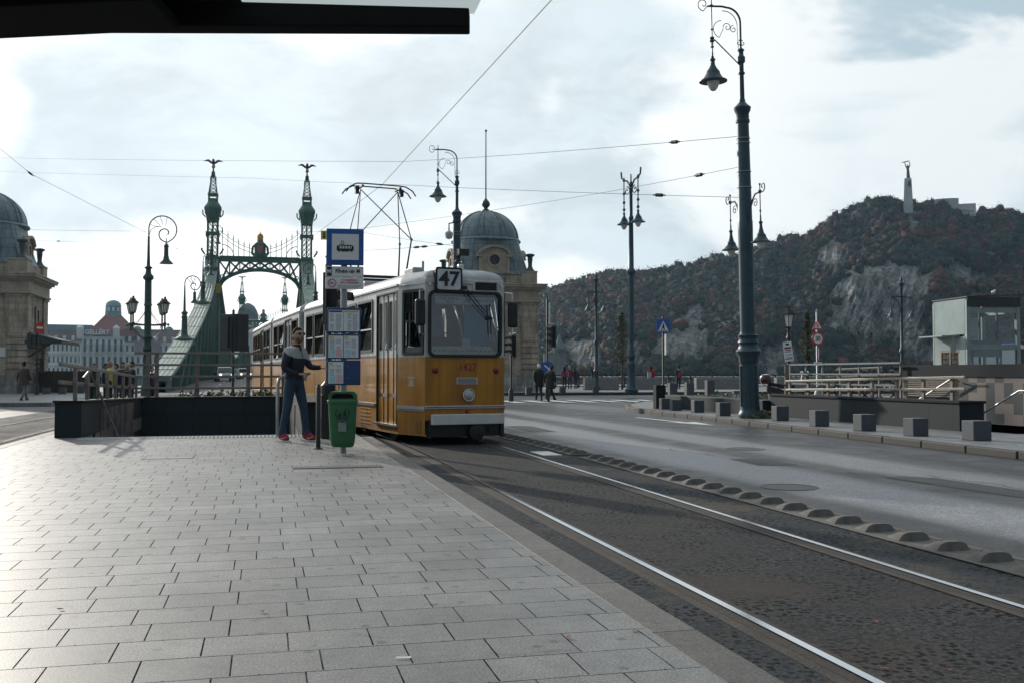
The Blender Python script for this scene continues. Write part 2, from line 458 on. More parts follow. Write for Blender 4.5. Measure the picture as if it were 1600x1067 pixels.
sheet('track_bed', mTrack, 1.7, 4.66, -30, 70, -.001, xf=tx)
sheet('track_edge_strip', mEdge, 1.74, 2.25, -30, 60, .003, xf=tx)
sheet('track_edge_strip', mEdge, 3.78, 4.3, -30, 60, .003, xf=tx)
sheet('track_bed', mTrack, -7.2, -3.9, -30, 70, -.001)
mLip_ = M('rail_filler', (.055, .044, .036), .85, 0, .4, 5, .4, 60)
def rail(x, label, xf=tx):
    t = thing('tram_rail', label, 'rail', (0, 0, 0), 0, 'rails of the tram tracks')
    for nm, a, b, dz, m in (('rail_head', -.022, .022, .012, mSteel), ('rail_groove', -.085, -.022, .006, mRust), ('rail_edge', .022, .06, .007, mRust), ('rail_lip', -.15, -.085, .005, mLip_)):
        mb = MB(); prev = None
        for i in range(61):
            y = -12 + 80 * i / 60; o = xf(y) if xf else 0
            row = [mb.pt((x + a + o, y, zg(0, y) + dz)), mb.pt((x + b + o, y, zg(0, y) + dz))]
            if prev: mb.face([prev[0], prev[1], row[1], row[0]])
            prev = row
        mb.build(nm, m, t)
RB = 3.03
rail(RB - .73, 'shiny tram rail running close beside the platform kerb')
rail(RB + .73, 'shiny tram rail running beside the row of rubber bumps')
rail(-4.45, 'tram rail of the far track, just past the platform edge', None)
rail(-5.9, 'outer tram rail of the far track, beyond the stairwell block', None)
# water and far bank beyond the quay
mWater = M('river_water', (.02, .035, .04), .12, 0, .3, .05, .3, .6)
mb = MB(); mb.quad((-850, XEND, -7), (950, XEND, -7), (950, 430, -7), (-850, 430, -7)); struct('river_water', mb, mWater)
mb = MB(); mb.bx(-220, 260, XEND - .4, XEND, -8, -.26); struct('quay_wall', mb, mConc)
mBank = M('far_bank', (.07, .08, .07), .9, 0, .3, .05, .2, .5)
mb = MB()
mb.quad((-850, 430, -.5), (950, 430, -.5), (950, 985, .9), (-850, 985, .9)); mb.quad((-850, 430, -8), (950, 430, -8), (950, 430, -.5), (-850, 430, -.5))
struct('far_bank_ground', mb, mBank)
# platform between the tracks, with the stairwell opening left out
PITX0, PITX1, PITY0, PITY1 = -3.07, .62, 18.35, 27.0
def slab(name, mat, x0, x1, y0, y1, z0, z1, **k):
    mb = MB(); mb.bx(x0, x1, y0, y1, z0, z1); return struct(name, mb, mat, **k)
slab('platform', mPave, -3.75, 1.6, -20, PITY0, -.3, 0)
slab('platform', mPave, -3.75, PITX0, PITY0, 60, -.3, 0)
slab('platform', mPave, PITX1, .78, PITY0, 60, -.3, 0)
slab('platform', mPave, PITX0, PITX1, PITY1, 60, -.3, 0)
mb = MB()
mb.prism([(.78, PITY0), (1.6, PITY0), (1.35, 24), (.9, 32), (.78, 34)], -.3, -.001); struct('platform', mb, mPave)
slab('platform_kerb', mKerb, 1.6, 1.8, -20, 17.5, -.3, .003, bevel=.004)
slab('platform_kerb', mKerb, -3.93, -3.75, -20, 60, -.3, .003, bevel=.004)
# wide paved square behind the stairwell and at the left
# right-hand pavement island with kerb
KP = [(10.0, -12), (10.15, 5), (10.32, 12), (10.5, 16.5), (10.75, 20), (11.0, 24), (11.2, 28), (11.6, 31), (12.6, 34), (14.5, 37.3), (18, 40.6), (26, 43), (60, 50)]
def offs(P, d):
    out = []
    for i, p in enumerate(P):
        a = V(P[max(0, i - 1)]); b = V(P[min(len(P) - 1, i + 1)]); e = (b - a).normalized()
        out.append((p[0] + e.y * d, p[1] - e.x * d))
    return out
SWZ = -.01
K2 = offs(KP, .17)
mb = MB()
for i in range(len(KP) - 1):
    a, b, c, d = KP[i], KP[i + 1], K2[i + 1], K2[i]
    n = max(1, int((V(b) - V(a)).length / 1.0))
    for j in range(n):
        t0, t1 = j / n + .003, (j + 1) / n - .003
        q = [V(a).lerp(V(b), t0), V(d).lerp(V(c), t0), V(d).lerp(V(c), t1), V(a).lerp(V(b), t1)]
        mb.prism([(p.x, p.y) for p in q], -.3, SWZ + .012 + R.uniform(-.002, .002))
struct('kerb', mb, mKerbR, bevel=.015)
mb = MB(); ins = [q for q in K2 if q[0] < 13.3 and q[1] < 33]
mb.prism([(q[0], q[1]) for q in ins] [::-1] + [(13.4, -12), (13.4, 33.5)], -.29, SWZ)
mb.prism([(13.4, -12), (15.5, -12), (15.5, 15.6), (13.4, 15.6)], -.29, SWZ); mb.prism([(13.4, 22.3), (15.5, 22.3), (15.5, 33.5), (13.4, 33.5)], -.29, SWZ)
mb.prism([(15.5, -12), (60, -12), (60, 33.5), (15.5, 33.5)], -.29, SWZ)
tail = [q for q in K2 if q[1] >= 33.5]
mb.prism([ins[-1], (13.4, 33.5), (60, 33.5)] + [(q[0], q[1]) for q in tail][::-1], -.29, SWZ)
struct('pavement', mb, mPaveR)
mb = MB()
for i in range(16): mb.bx(13.4, 15.5, 15.6 + i * .32, 15.6 + i * .32 + .31, -3, SWZ - .15 * (i + 1))
mb.bx(13.4, 15.5, 22.25, 22.3, -3, 0); struct('steps', mb, mConc)
# quay pavement across the river road
mb = MB(); mb.bx(9.5, 120, 59.2, 103, -.3, -.08); struct('pavement', mb, mPaveR)
mb = MB()
for i in range(60):
    mb.bx(9.5 + i * 1.6, 9.5 + i * 1.6 + 1.58, 58.95, 59.19, -.3, -.07)
struct('kerb', mb, mKerbR)
mb = MB(); mb.bx(-60, -8.5, 44, 103, -.3, -.08); struct('pavement', mb, mPaveR)
# ------------------------------------------------------------------ painted markings
def mark(poly, z=.003, name='road_marking'):
    mb = MB(); mb.face([mb.pt((x, y, zg(0, y) + z)) for x, y in poly]); return struct(name, mb, mPaint)
def g2(px, py, z=None):
    p = G(px, py, -.15)
    for _ in range(4): p = G(px, py, zg(0, p.y))
    return (p.x, p.y)
# zebra crossing in front of the pedestrians: bars run across the road
for i in range(9):
    x = 8.6 + i * 1.15
    mark([(x, 43.5), (x + .55, 43.5), (x + .55, 47.2), (x, 47.2)])
# curved line and straight line on the near carriageway
pts = [(7.0, 36.0), (7.25, 38.5), (8.1, 40.4), (9.6, 41.2), (12, 41.5)]
for (a, b) in zip(pts, pts[1:]):
    e = (V(b) - V(a)).normalized(); nn = V((-e.y, e.x)) * .09
    mark([(a[0] - nn.x, a[1] - nn.y), (b[0] - nn.x, b[1] - nn.y), (b[0] + nn.x, b[1] + nn.y), (a[0] + nn.x, a[1] + nn.y)])
mark([(9.25, 12), (9.37, 12), (9.9, 36), (9.78, 36)], .0035) if False else None
# lane arrow beside the right kerb
mark([(10.05, 21.2), (10.35, 23.0), (10.05, 22.8), (10.05, 26.0), (9.9, 26.0), (9.9, 22.8), (9.6, 23.0)], .004)
# white plate between the rails and the bumps
mark([(3.92, 14.0), (4.22, 14.0), (4.22, 14.75), (3.92, 14.75)], .009)

# tar repairs, a manhole and cracks in the carriageway
mTar = asphalt('tar_patch', (.05, .05, .053), .6, 0, spec=.2)
for i, (x, y, w_, l_, a) in enumerate(((7.3, 9.2, .28, 1.0, .1), (6.6, 12.4, .3, .5, -.05), (5.6, 21, .3, 1.2, 0))):
    ca, sa = math.cos(a), math.sin(a); pts = [(x + u * ca - v * sa, y + u * sa + v * ca) for u, v in ((-w_, -l_), (w_ * .8, -l_ * 1.05), (w_, l_ * .8), (w_ * .2, l_ * 1.1), (-w_ * .9, l_))]
    mb = MB(); mb.face([mb.pt((q[0], q[1], zg(0, q[1]) - .0025)) for q in pts]); struct('road_patch', mb, mTar)
for x, y in ((7.45, 14.6), (5.4, 9.6)):
    mb = MB(); mb.lathe([(.31, 0), (.31, .003), (.27, .003), (.268, -.001), (.0, .0)], (x, y, zg(0, y) - .004), 24); tag(mb.build('manhole_cover', M('manhole_iron', (.05, .048, .046), .5, .4, .3, 12, .3, 60)), 'round iron manhole cover in the road %s' % ('beside the lane bumps' if y < 12 else 'in the middle lane'), 'manhole cover', 'round manhole covers in the road')
for i in range(9):
    x, y = R.uniform(5, 10), R.uniform(6, 24); mb = MB(); pts = []
    for j in range(9): pts.append((x, y)); x += R.uniform(-.12, .12); y += R.uniform(.08, .3)
    for (xa, ya), (xb, yb) in zip(pts, pts[1:]): mb.face([mb.pt((q[0], q[1], zg(0, q[1]) - .0015)) for q in ((xa - .008, ya), (xa + .008, ya), (xb + .008, yb), (xb - .008, yb))])
    struct('road_crack', mb, mTar)
# ------------------------------------------------------------------ shared paints
mBlack = M('black_paint', (.018, .019, .021), .45, 0, .3, 5, .05)
mDark = M('dark_metal', (.03, .033, .036), .5, .3, .3, 6, .08)
mLampB = M('lamp_paint', (.035, .07, .09), .45, .2, .25, 4, .12, 40)
mLampG = M('green_lamp_paint', (.035, .07, .06), .5, .2, .25, 4, .1)
mGlobe = M('lamp_globe', (.75, .74, .68), .25, 0, .05, 3, 0)
mGran = M('dark_granite', (.018, .022, .026), .75, 0, .35, 60, .05, 90, spec=.2)
mGranL = M('bollard_granite', (.075, .088, .1), .7, 0, .3, 55, .15, 90)
mWood = M('weathered_rail', (.22, .195, .175), .6, 0, .25, 7, .1)
mRailLit = M('sunlit_pale_rail', (.32, .28, .225), .35, 0, .2, 7, .08)  # paler than the weathered rail: sunshine on it put into the colour
mRub = M('rubber_bump', (.13, .122, .11), .85, 0, .25, 14, .4, 90)
mWhite = M('white_enamel', (.74, .76, .76), .4, 0, .06, 4, .02)
mBlue = M('sign_blue', (.02, .10, .36), .4, 0, .12, 5, .02)
mBlueD = M('board_blue', (.015, .05, .16), .4, 0, .15, 5, .03)
mRed = M('sign_red', (.5, .03, .03), .45, 0, .15, 5, .02)
mYel = M('tag_yellow', (.62, .5, .06), .5, 0, .15, 5, .02)
mGrey = M('grey_metal', (.3, .32, .33), .4, .6, .15, 5, .04)
mChrome = M('chrome', (.7, .72, .73), .15, 1.0, .06, 5, 0)
mBin = M('bin_green', (.035, .16, .065), .45, 0, .18, 5, .06, 40)
mInk = M('print_black', (.02, .02, .025), .6, 0, .1, 8, 0)
mInkR = M('print_red', (.45, .06, .08), .6, 0, .1, 8, 0)
mInkB = M('print_grey', (.25, .28, .32), .6, 0, .2, 40, 0)
mPaper = M('paper', (.72, .75, .76), .7, 0, .05, 9, 0)
mPapB = M('paper_blue', (.4, .62, .68), .7, 0, .1, 9, 0)
mPapP = M('paper_pink', (.72, .45, .52), .7, 0, .1, 9, 0)
mLens = M('signal_lens', (.05, .03, .03), .25, 0, .2, 5, 0)
# ------------------------------------------------------------------ shelter canopy over the camera
mCan = M('canopy_steel', (.008, .0085, .01), .85, 0, .3, 3, .05, spec=.15)
mCanT = M('canopy_panel', (.55, .6, .6), .35, 0, .08, 2, .02)
nt_ = mCanT.node_tree; b_ = nt_.nodes['Principled BSDF']; tl_ = nt_.nodes.new('ShaderNodeBsdfTranslucent'); tl_.inputs['Color'].default_value = (.75, .82, .82, 1); mx_ = nt_.nodes.new('ShaderNodeMixShader'); mx_.inputs[0].default_value = .65
nt_.links.new(b_.outputs[0], mx_.inputs[1]); nt_.links.new(tl_.outputs[0], mx_.inputs[2]); nt_.links.new(mx_.outputs[0], nt_.nodes['Material Output'].inputs['Surface'])
pr = AT(733, 42, 4.75)
t = thing('shelter_roof', 'dark steel tram shelter roof with pale panels overhead', 'shelter roof', pr, -YAW + rad(.6))
xs = -(733 - 282) * 4.75 / FPX; hb = .092
mb = MB(); mb.ext([(-5.2, .0), (0, 0), (0, hb), (-5.2, hb + .12)], 0, .12); mb.build('front_beam', mCan, t, bevel=.008)
mb = MB(); mb.ext([(-5.2, -.026 - .2), (xs, -.026), (xs, .03), (-5.2, .03)], -.4, -.004); mb.build('gutter_box', mCan, t, bevel=.008)
mb = MB(); mb.quad((0.02, .14, hb + .02), (-1.1, .14, hb + .05), (-1.1, -4.2, hb + .05), (.9, -4.2, hb + .02)); mb.build('roof_panel', mCanT, t); mb = MB(); mb.quad((-1.1, .14, hb + .05), (-5.2, .14, hb + .14), (-5.2, -4.2, hb + .14), (-1.1, -4.2, hb + .05)); mb.build('roof_panel', mCan, t)
for yy in (-1.7, -3.0, -4.2):
    mb = MB(); mb.bx(-5.2, -1.15, yy, yy + .08, .0, hb); mb.build('rafter', mCan, t)
for xx, yy in ((-5.1, -.5), (-5.1, -4.1), (.3, -5.5)):
    mb = MB(); mb.box((xx, yy, -pr.z / 2), (.12, .12, pr.z)); mb.build('post', mCan, t)
mb = MB(); mb.bar((.3, -5.5, -.06), (-.3, -4.1, -.06), .1, .1); mb.build('bracket', mCan, t)
# ------------------------------------------------------------------ rubber lane bumps
def bump_mesh():
    mb = MB(); L, W, H = .29, .27, .066
    n, m = 10, 8; rows = []
    for i in range(n + 1):
        u = i / n; y = -L / 2 + L * u            # y grows away from the camera; the steep end faces away
        row = []
        for j in range(m + 1):
            s = -1 + 2 * j / m
            prof = math.sin(min(1, u / .8) * math.pi / 2) ** 1.6 if u < .91 else (.55 if u < .97 else 0)
            z = H * prof * max(0, 1 - abs(s) ** 4) ** .8
            row.append(mb.pt((s * W / 2 * (.75 + .25 * prof), -y, z)))
        rows.append(row)
    for a, b in zip(rows, rows[1:]):
        for j in range(m): mb.face([a[j + 1], a[j], b[j], b[j + 1]], True)
    return mb
words = ['nearest', 'second', 'third', 'fourth', 'fifth', 'sixth', 'seventh', 'eighth', 'ninth', 'tenth', 'eleventh', 'twelfth', 'thirteenth', 'fourteenth', 'fifteenth',
         'sixteenth', 'seventeenth', 'eighteenth', 'nineteenth', 'twentieth']
def ordw(i):
    if i < 20: return words[i]
    t, u = divmod(i, 10)
    tens = {2: 'twenty', 3: 'thirty', 4: 'forty'}[t]
    return {2: 'twentieth', 3: 'thirtieth', 4: 'fortieth'}[t] if u == 8 and False else (tens + '-' + (words[u - 1] if u > 1 else 'first') if u else {2: 'twenty-first', 3: 'thirtieth', 4: 'fortieth'}[t])
b0 = None; i = 0; y = 4.3; n_ = 0
while y < 19.4:
    gap = 13.55 < y < 14.1
    if not gap:
        x = 4.5 + tx(y); z = zg(0, y) + .004
        lab = 'grey rubber lane bump, %s of the row beside the tram rail' % ('nearest' if n_ == 0 else words[n_] if n_ < 20 else ordw(n_ + 1))
        if b0 is None:
            b0 = thing('lane_bump', lab, 'lane bump', (x, y, z), 0, 'rubber bumps between tram track and road')
            bump_mesh().build('dome', mRub, b0, ang=35)
            mb = MB(); mb.bx(-.17, .17, -.2055, .2055, 0, .008); mb.build('base', mRub, b0, bevel=.006)
            mb = MB(); mb.bx(.15, .185, -.2, .2, 0, .02); mb.build('edge_rib', mRub, b0)
        else:
            o = dup(b0, (x, y, z), R.uniform(-.02, .02), lab)
        n_ += 1
    y += .412
# ------------------------------------------------------------------ stone bollards
def bollard(px, py, wpx, hpx, z, label, grp, first=[None], mat=None):
    p = G(px, py, z); d = (p - CAM).dot(Fw); wd = wpx * d / FPX / 1.22; h = hpx * d / FPX
    key = first
    o = tag(MB().bx(-wd / 2, wd / 2, -wd / 2, wd / 2, 0, h).build('stone_bollard', mat or mGranL, None, bevel=.012), label, 'bollard', grp)
    dd = (p - CAM); dd.z = 0; dd.normalize(); o.location = (p.x + dd.x * wd * .45, p.y + dd.y * wd * .45, z); o.rotation_euler = (0, 0, R.uniform(-.05, .05) + rad(-4))
    return o
row = [(1526, 688, 38, 31), (1431, 681, 33, 28), (1351, 673, 31, 26), (1280, 666, 28, 25), (1219, 657, 25, 23), (1130, 649.5, 22, 21), (1090, 644, 20, 19), (1056, 641, 19, 17), (1039, 639, 18, 17)]
names = ['largest grey stone bollard, at the end of the dark parapet', 'grey stone bollard, second in the kerb row from the largest', 'grey stone bollard in the middle before the parapet', 'grey stone bollard under the left end of the pale rails',
         'grey stone bollard just right of the tall lamp foot', 'grey stone bollard just left of the tall lamp foot', 'grey stone bollard second left of the tall lamp', 'grey stone bollard third left of the tall lamp', 'grey stone bollard below the blue crossing sign']
for r_, l in zip(row, names): bollard(*r_, SWZ, l, 'stone bollards along the right kerb')
tall = [(1030, 638, 18, 37), (1051, 626, 15, 28), (1077, 628.5, 15, 31), (1109, 622.5, 15, 29), (1151, 623, 15, 13)]
tn = ['tall dark stone slab left of the crossing sign pole', 'tall dark stone slab right behind the crossing sign pole', 'tall dark stone slab with weeds, between two others', 'tall stone slab farthest from the crossing sign', 'short stone block left behind the tall lamp foot']
for r_, l in zip(tall, tn): bollard(*r_, SWZ, l, 'stone slabs on the corner pavement', mat=mGran if r_[2] > 16 else mGranL)
far = [(826, 616, 11, 11.5), (879, 614.8, 10.5, 10.5), (931, 614.2, 10.2, 10.3)]
for r_, l in zip(far, ['small stone bollard in front of the domed toll house', 'small stone bollard behind the walking pair', 'small stone bollard in front of the man taking a picture']):
    bollard(*r_, -.08, l, 'stone bollards on the quay kerb')
lft = [(34, 617.5, 13, 19), (72, 618.5, 12.5, 13), (97.5, 618.5, 12.5, 13), (126, 617.5, 11, 17), (-2, 615, 8, 22), (145, 617, 11, 15), (186, 616, 9, 13)]
for r_, l in zip(lft, ['stone bollard at the feet of the man in the hooded coat', 'stone bollard right of the no-entry light pole', 'stone bollard left of the stairwell block', 'stone bollard behind the stairwell block corner', 'tall stone bollard before the left toll house', 'stone bollard beside the green bin behind the rails', 'stone bollard behind the sloping rails']):
    bollard(*r_, -.2, l, 'stone bollards of the left pavement')
# ------------------------------------------------------------------ left stairwell
def loft(mb, loops, cap0=True, cap1=True, smooth=True):
    ids = [[mb.pt(p) for p in L] for L in loops]; n = len(ids[0])
    for a, b in zip(ids, ids[1:]):
        for k_ in range(n): mb.face([a[k_], a[(k_ + 1) % n], b[(k_ + 1) % n], b[k_]], smooth)
    if cap0: mb.face(ids[0][::-1])
    if cap1: mb.face(ids[-1])
def mosaic(nm, a, b, s):
    m, k, bs, oc = surf(nm)
    sp = k.n('ShaderNodeSeparateXYZ'); k.l(oc, sp.inputs[0])
    h = k.math('FLOOR', k.math('MULTIPLY', k.math('ADD', sp.outputs[0], sp.outputs[1]), 1 / s)); v = k.math('FLOOR', k.math('MULTIPLY', sp.outputs[2], 1 / (s * .8)))
    cb = k.n('ShaderNodeCombineXYZ'); k.l(h, cb.inputs[0]); k.l(v, cb.inputs[1])
    wn = k.n('ShaderNodeTexWhiteNoise', noise_dimensions='2D'); k.l(cb.outputs[0], wn.inputs['Vector'])
    c2 = k.n('ShaderNodeCombineXYZ'); k.l(h, c2.inputs[0]); k.l(k.math('FLOOR', k.math('MULTIPLY', v, .34)), c2.inputs[1])
    wn2 = k.n('ShaderNodeTexWhiteNoise', noise_dimensions='2D'); k.l(c2.outputs[0], wn2.inputs['Vector'])
    f = k.math('ADD', k.math('MULTIPLY', wn.outputs['Value'], .68), k.math('MULTIPLY', wn2.outputs['Value'], .32))
    sel = k.math('GREATER_THAN', f, .45)
    g = k.noise(oc, 70, 3, .7)
    ca = k.mix(k.ramp(g, .3, .7), tuple(x * .7 for x in a), tuple(x * 1.2 for x in a)); cbb = k.mix(k.ramp(g, .3, .7), tuple(x * .7 for x in b), tuple(x * 1.25 for x in b))
    k.l(k.mix(sel, ca, cbb), bs.inputs['Base Color']); bs.inputs['Roughness'].default_value = .5
    bumpto(k, bs, g, .08); return m
mMos = mosaic('mosaic_granite', (.03, .037, .042), (.15, .125, .12), .3)
mMosB = mosaic('mosaic_stone', (.03, .04, .045), (.18, .142, .128), .28)
def granite_slabs(name):
    m, k, bs, oc = surf(name)
    sp = k.n('ShaderNodeSeparateXYZ'); k.l(oc, sp.inputs[0])
    s = k.math('FRACT', k.math('MULTIPLY', k.math('ADD', sp.outputs[0], sp.outputs[1]), 1.55))
    j = k.ramp(k.math('ABSOLUTE', k.math('SUBTRACT', s, .5)), .488, .496)
    tone = k.n('ShaderNodeTexWhiteNoise', noise_dimensions='1D'); k.l(k.math('FLOOR', k.math('MULTIPLY', k.math('ADD', sp.outputs[0], sp.outputs[1]), 1.55)), tone.inputs['W'])
    g = k.noise(oc, 80, 3, .7)
    c = k.mix(k.ramp(g, .3, .7), (.011, .02, .025), (.025, .038, .045))
    c = k.mix(k.math('MULTIPLY', tone.outputs['Value'], .45), c, (.012, .016, .02))
    k.l(k.mix(j, c, (.008, .009, .01)), bs.inputs['Base Color']); bs.inputs['Roughness'].default_value = .65; bs.inputs['Specular IOR Level'].default_value = .3
    bumpto(k, bs, k.math('SUBTRACT', k.math('MULTIPLY', g, .2), j), .3); return m
mSlab = granite_slabs('granite_slabs')
WT = .62
st = thing('stairwell_parapet', 'dark granite parapet around the underpass stairs with mosaic patches', 'parapet', (0, 0, 0))
def wedge(x0, x1, y0, y1, z0a, z0b, za, zb):
    mb = MB(); loft(mb, [[(x0, y0, z0a), (x1, y0, z0a), (x1, y1, z0b), (x0, y1, z0b)], [(x0, y0, za), (x1, y0, za), (x1, y1, zb), (x0, y1, zb)]], smooth=False); return mb
wedge(-3.5, PITX0, 18.4, 27.3, -.02, -.02, WT - .02, .44).build('side_wall', mSlab, st, bevel=.006)
wedge(-3.53, PITX0 + .03, 18.37, 27.3, WT - .018, .442, WT + .02, .48).build('coping', mGran, st, bevel=.006)
mb = MB(); mb.bx(PITX0, 1.02, 27.0, 27.4, -.02, .46); mb.build('back_wall', mSlab, st, bevel=.006)
mb = MB(); mb.bx(PITX0 + .035, 1.05, 26.97, 27.42, .46, .5); mb.build('coping', mGran, st, bevel=.006)
mb = MB(); mb.bx(PITX1, 1.02, 17.9, 26.96, -.02, .56); mb.build('side_wall', mSlab, st, bevel=.006)
mb = MB(); mb.bx(PITX1 - .03, 1.05, 17.87, 26.96, .56, .6); mb.build('coping', mGran, st, bevel=.006)
for x0, x1, y0, y1, nm in ((PITX0 + .003, PITX0 + .02, 20.4, 25.2, 'mosaic_panel'), (PITX1 - .02, PITX1 - .003, 22.0, 26.5, 'mosaic_panel')):
    mb = MB(); mb.bx(x0, x1, y0, y1, -.6, .42); mb.build(nm, mMos, st)
mb = MB()
for i in range(14):
    mb.bx(PITX0, PITX1, 18.6 + i * .32, 18.6 + i * .32 + .31, -2.6, -.02 - .16 * (i + 1))
mb.build('steps', mConc, st)
mb = MB(); mb.bx(PITX0, PITX1, 26.95, 26.99, -2.6, .0); mb.bx(PITX0 - .02, PITX0 - .001, 18.4, 27, -2.6, -.03); mb.bx(PITX1 + .001, PITX1 + .02, 18.4, 27, -2.6, -.03); mb.build('pit_lining', mSlab, st)
# studded edge plate at the top of the stairs
mb = MB(); mb.bx(PITX0, PITX1, 17.75, 18.32, 0, .006)
for i in range(56):
    for j in range(5): mb.lathe([(.022, 0), (.016, .009), (0, .01)], (PITX0 + .04 + i * .0655, 17.82 + j * .1, .006), 6)
tag(mb.build('tactile_strip', M('tactile_plate', (.4, .4, .38), .55, 0, .2, 8, .05)), 'pale studded strip along the top of the underpass stairs', 'tactile strip')
# wooden railing on the left parapet, and along the back
t = thing('timber_railing', 'weathered brown railing sloping along the left stair parapet', 'railing', (0, 0, 0))
xw = -3.28
za, zb = 1.24, 1.02
def rz_(y): return za + (zb - za) * (y - 18.3) / 9
for dz in (0, -.30):
    mb = MB(); mb.bar((xw, 17.6, rz_(17.6) + dz), (xw, 27.2, rz_(27.2) + dz), .045, .062); mb.build('rail', mWood, t, bevel=.006)
for i in range(8):
    y = 18.6 + i * 1.2
    mb = MB(); mb.bx(xw + .03, xw + .09, y, y + .08, .45, rz_(y) - .03); mb.build('post', mWood, t, bevel=.004)
t = thing('timber_railing', 'grey four-rail railing along the back of the stairwell', 'railing', (0, 0, 0))
for z in (1.62, 1.32, 1.02, .72):
    mb = MB(); mb.bar((-3.3, 27.2, z), (.95, 27.2, z), .045, .055); mb.build('rail', mWood, t, bevel=.006)
for px in (231, 245, 308, 388, 443):
    r_ = ray(px, 583); x = r_.x / r_.y * 27.26
    mb = MB(); mb.bx(x - .05, x + .05, 27.23, 27.29, .5, 1.6); mb.build('post', mWood, t, bevel=.004)
t = thing('stair_handrail', 'dark round handrail descending into the left stairwell', 'handrail', (0, 0, 0))
mb = MB(); mb.tube([(PITX0 + .09, 18.0, 1.02), (PITX0 + .09, 18.45, 1.12), (PITX0 + .09, 18.7, 1.1), (PITX0 + .09, 22.6, -.35)], .024, 8); mb.build('rail', mDark, t)
for y in (19.7, 21.3):
    mb = MB(); mb.tube([(PITX0 + .09, y, 1.1 - (y - 18.7) * .372), (PITX0 + .03, y, 1.02 - (y - 18.7) * .372)], .012, 6); mb.build('bracket', mDark, t)
t = thing('stair_handrail', 'pale bent handrail at the right of the stairs beside the man', 'handrail', (0, 0, 0))
hp = AT(478, 574, 17.2); 
mb = MB(); mb.tube([(.2, 17.9, 0), (.2, 17.9, .9), (.22, 17.95, 1.0), (.3, 18.0, 1.06), (.62, 18.0, 1.1), (.75, 18.2, 1.1), (.75, 22, 1.02)], .03, 8); mb.build('rail', mGrey, t)
mb = MB(); mb.tube([(.32, 17.9, 0), (.32, 17.9, .82), (.34, 17.95, .92), (.5, 18.0, .98), (.7, 18.0, 1.0)], .022, 8); mb.build('rail', mWood, t)
mb = MB(); mb.bx(.16, .24, 17.86, 17.94, 0, .012); mb.bx(.28, .36, 17.86, 17.94, 0, .012); mb.build('foot_plate', mGrey, t)
p = G(497, 701, 0)
t = thing('bollard_post', 'thin black post standing between the man and the green bin', 'post', (p.x, p.y, 0))
mb = MB(); mb.lathe([(.034, 0), (.034, .9), (.026, .91), (.02, .94), (0, .95)], n=10); mb.build('shaft', mBlack, t)
mb = MB(); mb.lathe([(.07, 0), (.07, .012), (.036, .02)], n=12); mb.build('base_plate', mBlack, t)
# planter shrubs behind the stairwell
def shrub(nm, label, loc, sx, sy, h, n, mats, leaf=.05, grp=None, cat='shrub', seed=1, stuff=False):
    rr = random.Random(seed); root = thing(nm, label, cat, loc, 0, grp)
    mb = MB()
    for i in range(n):
        a = rr.uniform(0, 6.283); q = rr.random() ** .5; zq = rr.random()
        hh = h * (.55 + .45 * math.sin(a * 3 + q * 9 + seed)) * (1 - .35 * q)
        c = V((sx * q * math.cos(a), sy * q * math.sin(a), hh * (.15 + .85 * zq)))
        d1 = V((rr.gauss(0, 1), rr.gauss(0, 1), rr.gauss(0, .7))).normalized(); d2 = d1.orthogonal().normalized()
        s = leaf * rr.uniform(.6, 1.3); mb.mat = rr.randrange(len(mats))
        mb.quad(c - d1 * s, c - d2 * s * .45, c + d1 * s, c + d2 * s * .45)
    mb.build('foliage', mats, root)
    mb = MB()
    for i in range(9):
        a = rr.uniform(0, 6.283); q = rr.random()
        mb.tube([(sx * .3 * q * math.cos(a), sy * .3 * q * math.sin(a), 0), (sx * .8 * q * math.cos(a), sy * .8 * q * math.sin(a), h * .7)], [.012, .004], 5)
    mb.build('stem', M('twig', (.06, .045, .03), .9), root)
    return root
mL1 = M('leaf_dark', (.03, .055, .022), .6, 0, .4, 9, 0); mL2 = M('leaf_mid', (.055, .085, .03), .6, 0, .4, 9, 0); mL3 = M('leaf_dry', (.12, .075, .03), .7, 0, .4, 9, 0)
mL4 = M('leaf_olive', (.08, .09, .035), .6, 0, .4, 9, 0)
for i, (px, lab) in enumerate(((300, 'leftmost low dark shrub behind the stairwell'), (342, 'spreading low shrub behind the middle railing post'), (385, 'low shrub by the fourth railing post'), (424, 'low dry-tipped shrub nearest the man'))):
    r_ = ray(px, 583); yy = 27.95; x = r_.x / r_.y * yy
    shrub('low_shrub', lab, (x, yy, .2), .5, .3, .56, 1100, [mL1, mL1, mL2, mL4], .05, 'shrubs behind the stairwell', seed=i)
mb = MB(); mb.bx(-2.95, .9, 27.45, 28.4, -.05, .22); tag(mb.build('planter_bed', mConc), 'low concrete planting bed behind the stairwell wall', 'planter')
# ------------------------------------------------------------------ ironwork in the paving
def grating(nm, lab, x0, x1, y0, y1, n, m1, m2):
    t = thing(nm, lab, 'drain', (0, 0, 0))
    mb = MB(); mb.bx(x0, x1, y0, y1, 0, .003); mb.build('pan', m2, t)
    mb = MB()
    for i in range(n):
        x = x0 + (x1 - x0) * (i + .5) / n; mb.bx(x - .35 * (x1 - x0) / n, x + .35 * (x1 - x0) / n, y0 + .02, y1 - .02, .003, .009)
    mb.bx(x0, x1, y0, y0 + .02, .003, .008); mb.bx(x0, x1, y1 - .02, y1, .003, .008); mb.build('grate', m1, t)
a = G(457, 731, 0); b = G(640, 728, 0)
grating('drain_grating', 'long dark slotted drain grating across the paving near the bin', a.x, 1.35, a.y - .13, a.y + .13, 46, M('cast_iron', (.11, .105, .1), .6, .3, .3, 8, .1), mBlack)
a = G(228, 713, 0); b = G(303, 713, 0)
t = thing('manhole_cover', 'rectangular paved manhole cover with dark joint in the platform', 'manhole cover', ((a.x + b.x) / 2, (a.y + b.y) / 2, 0))
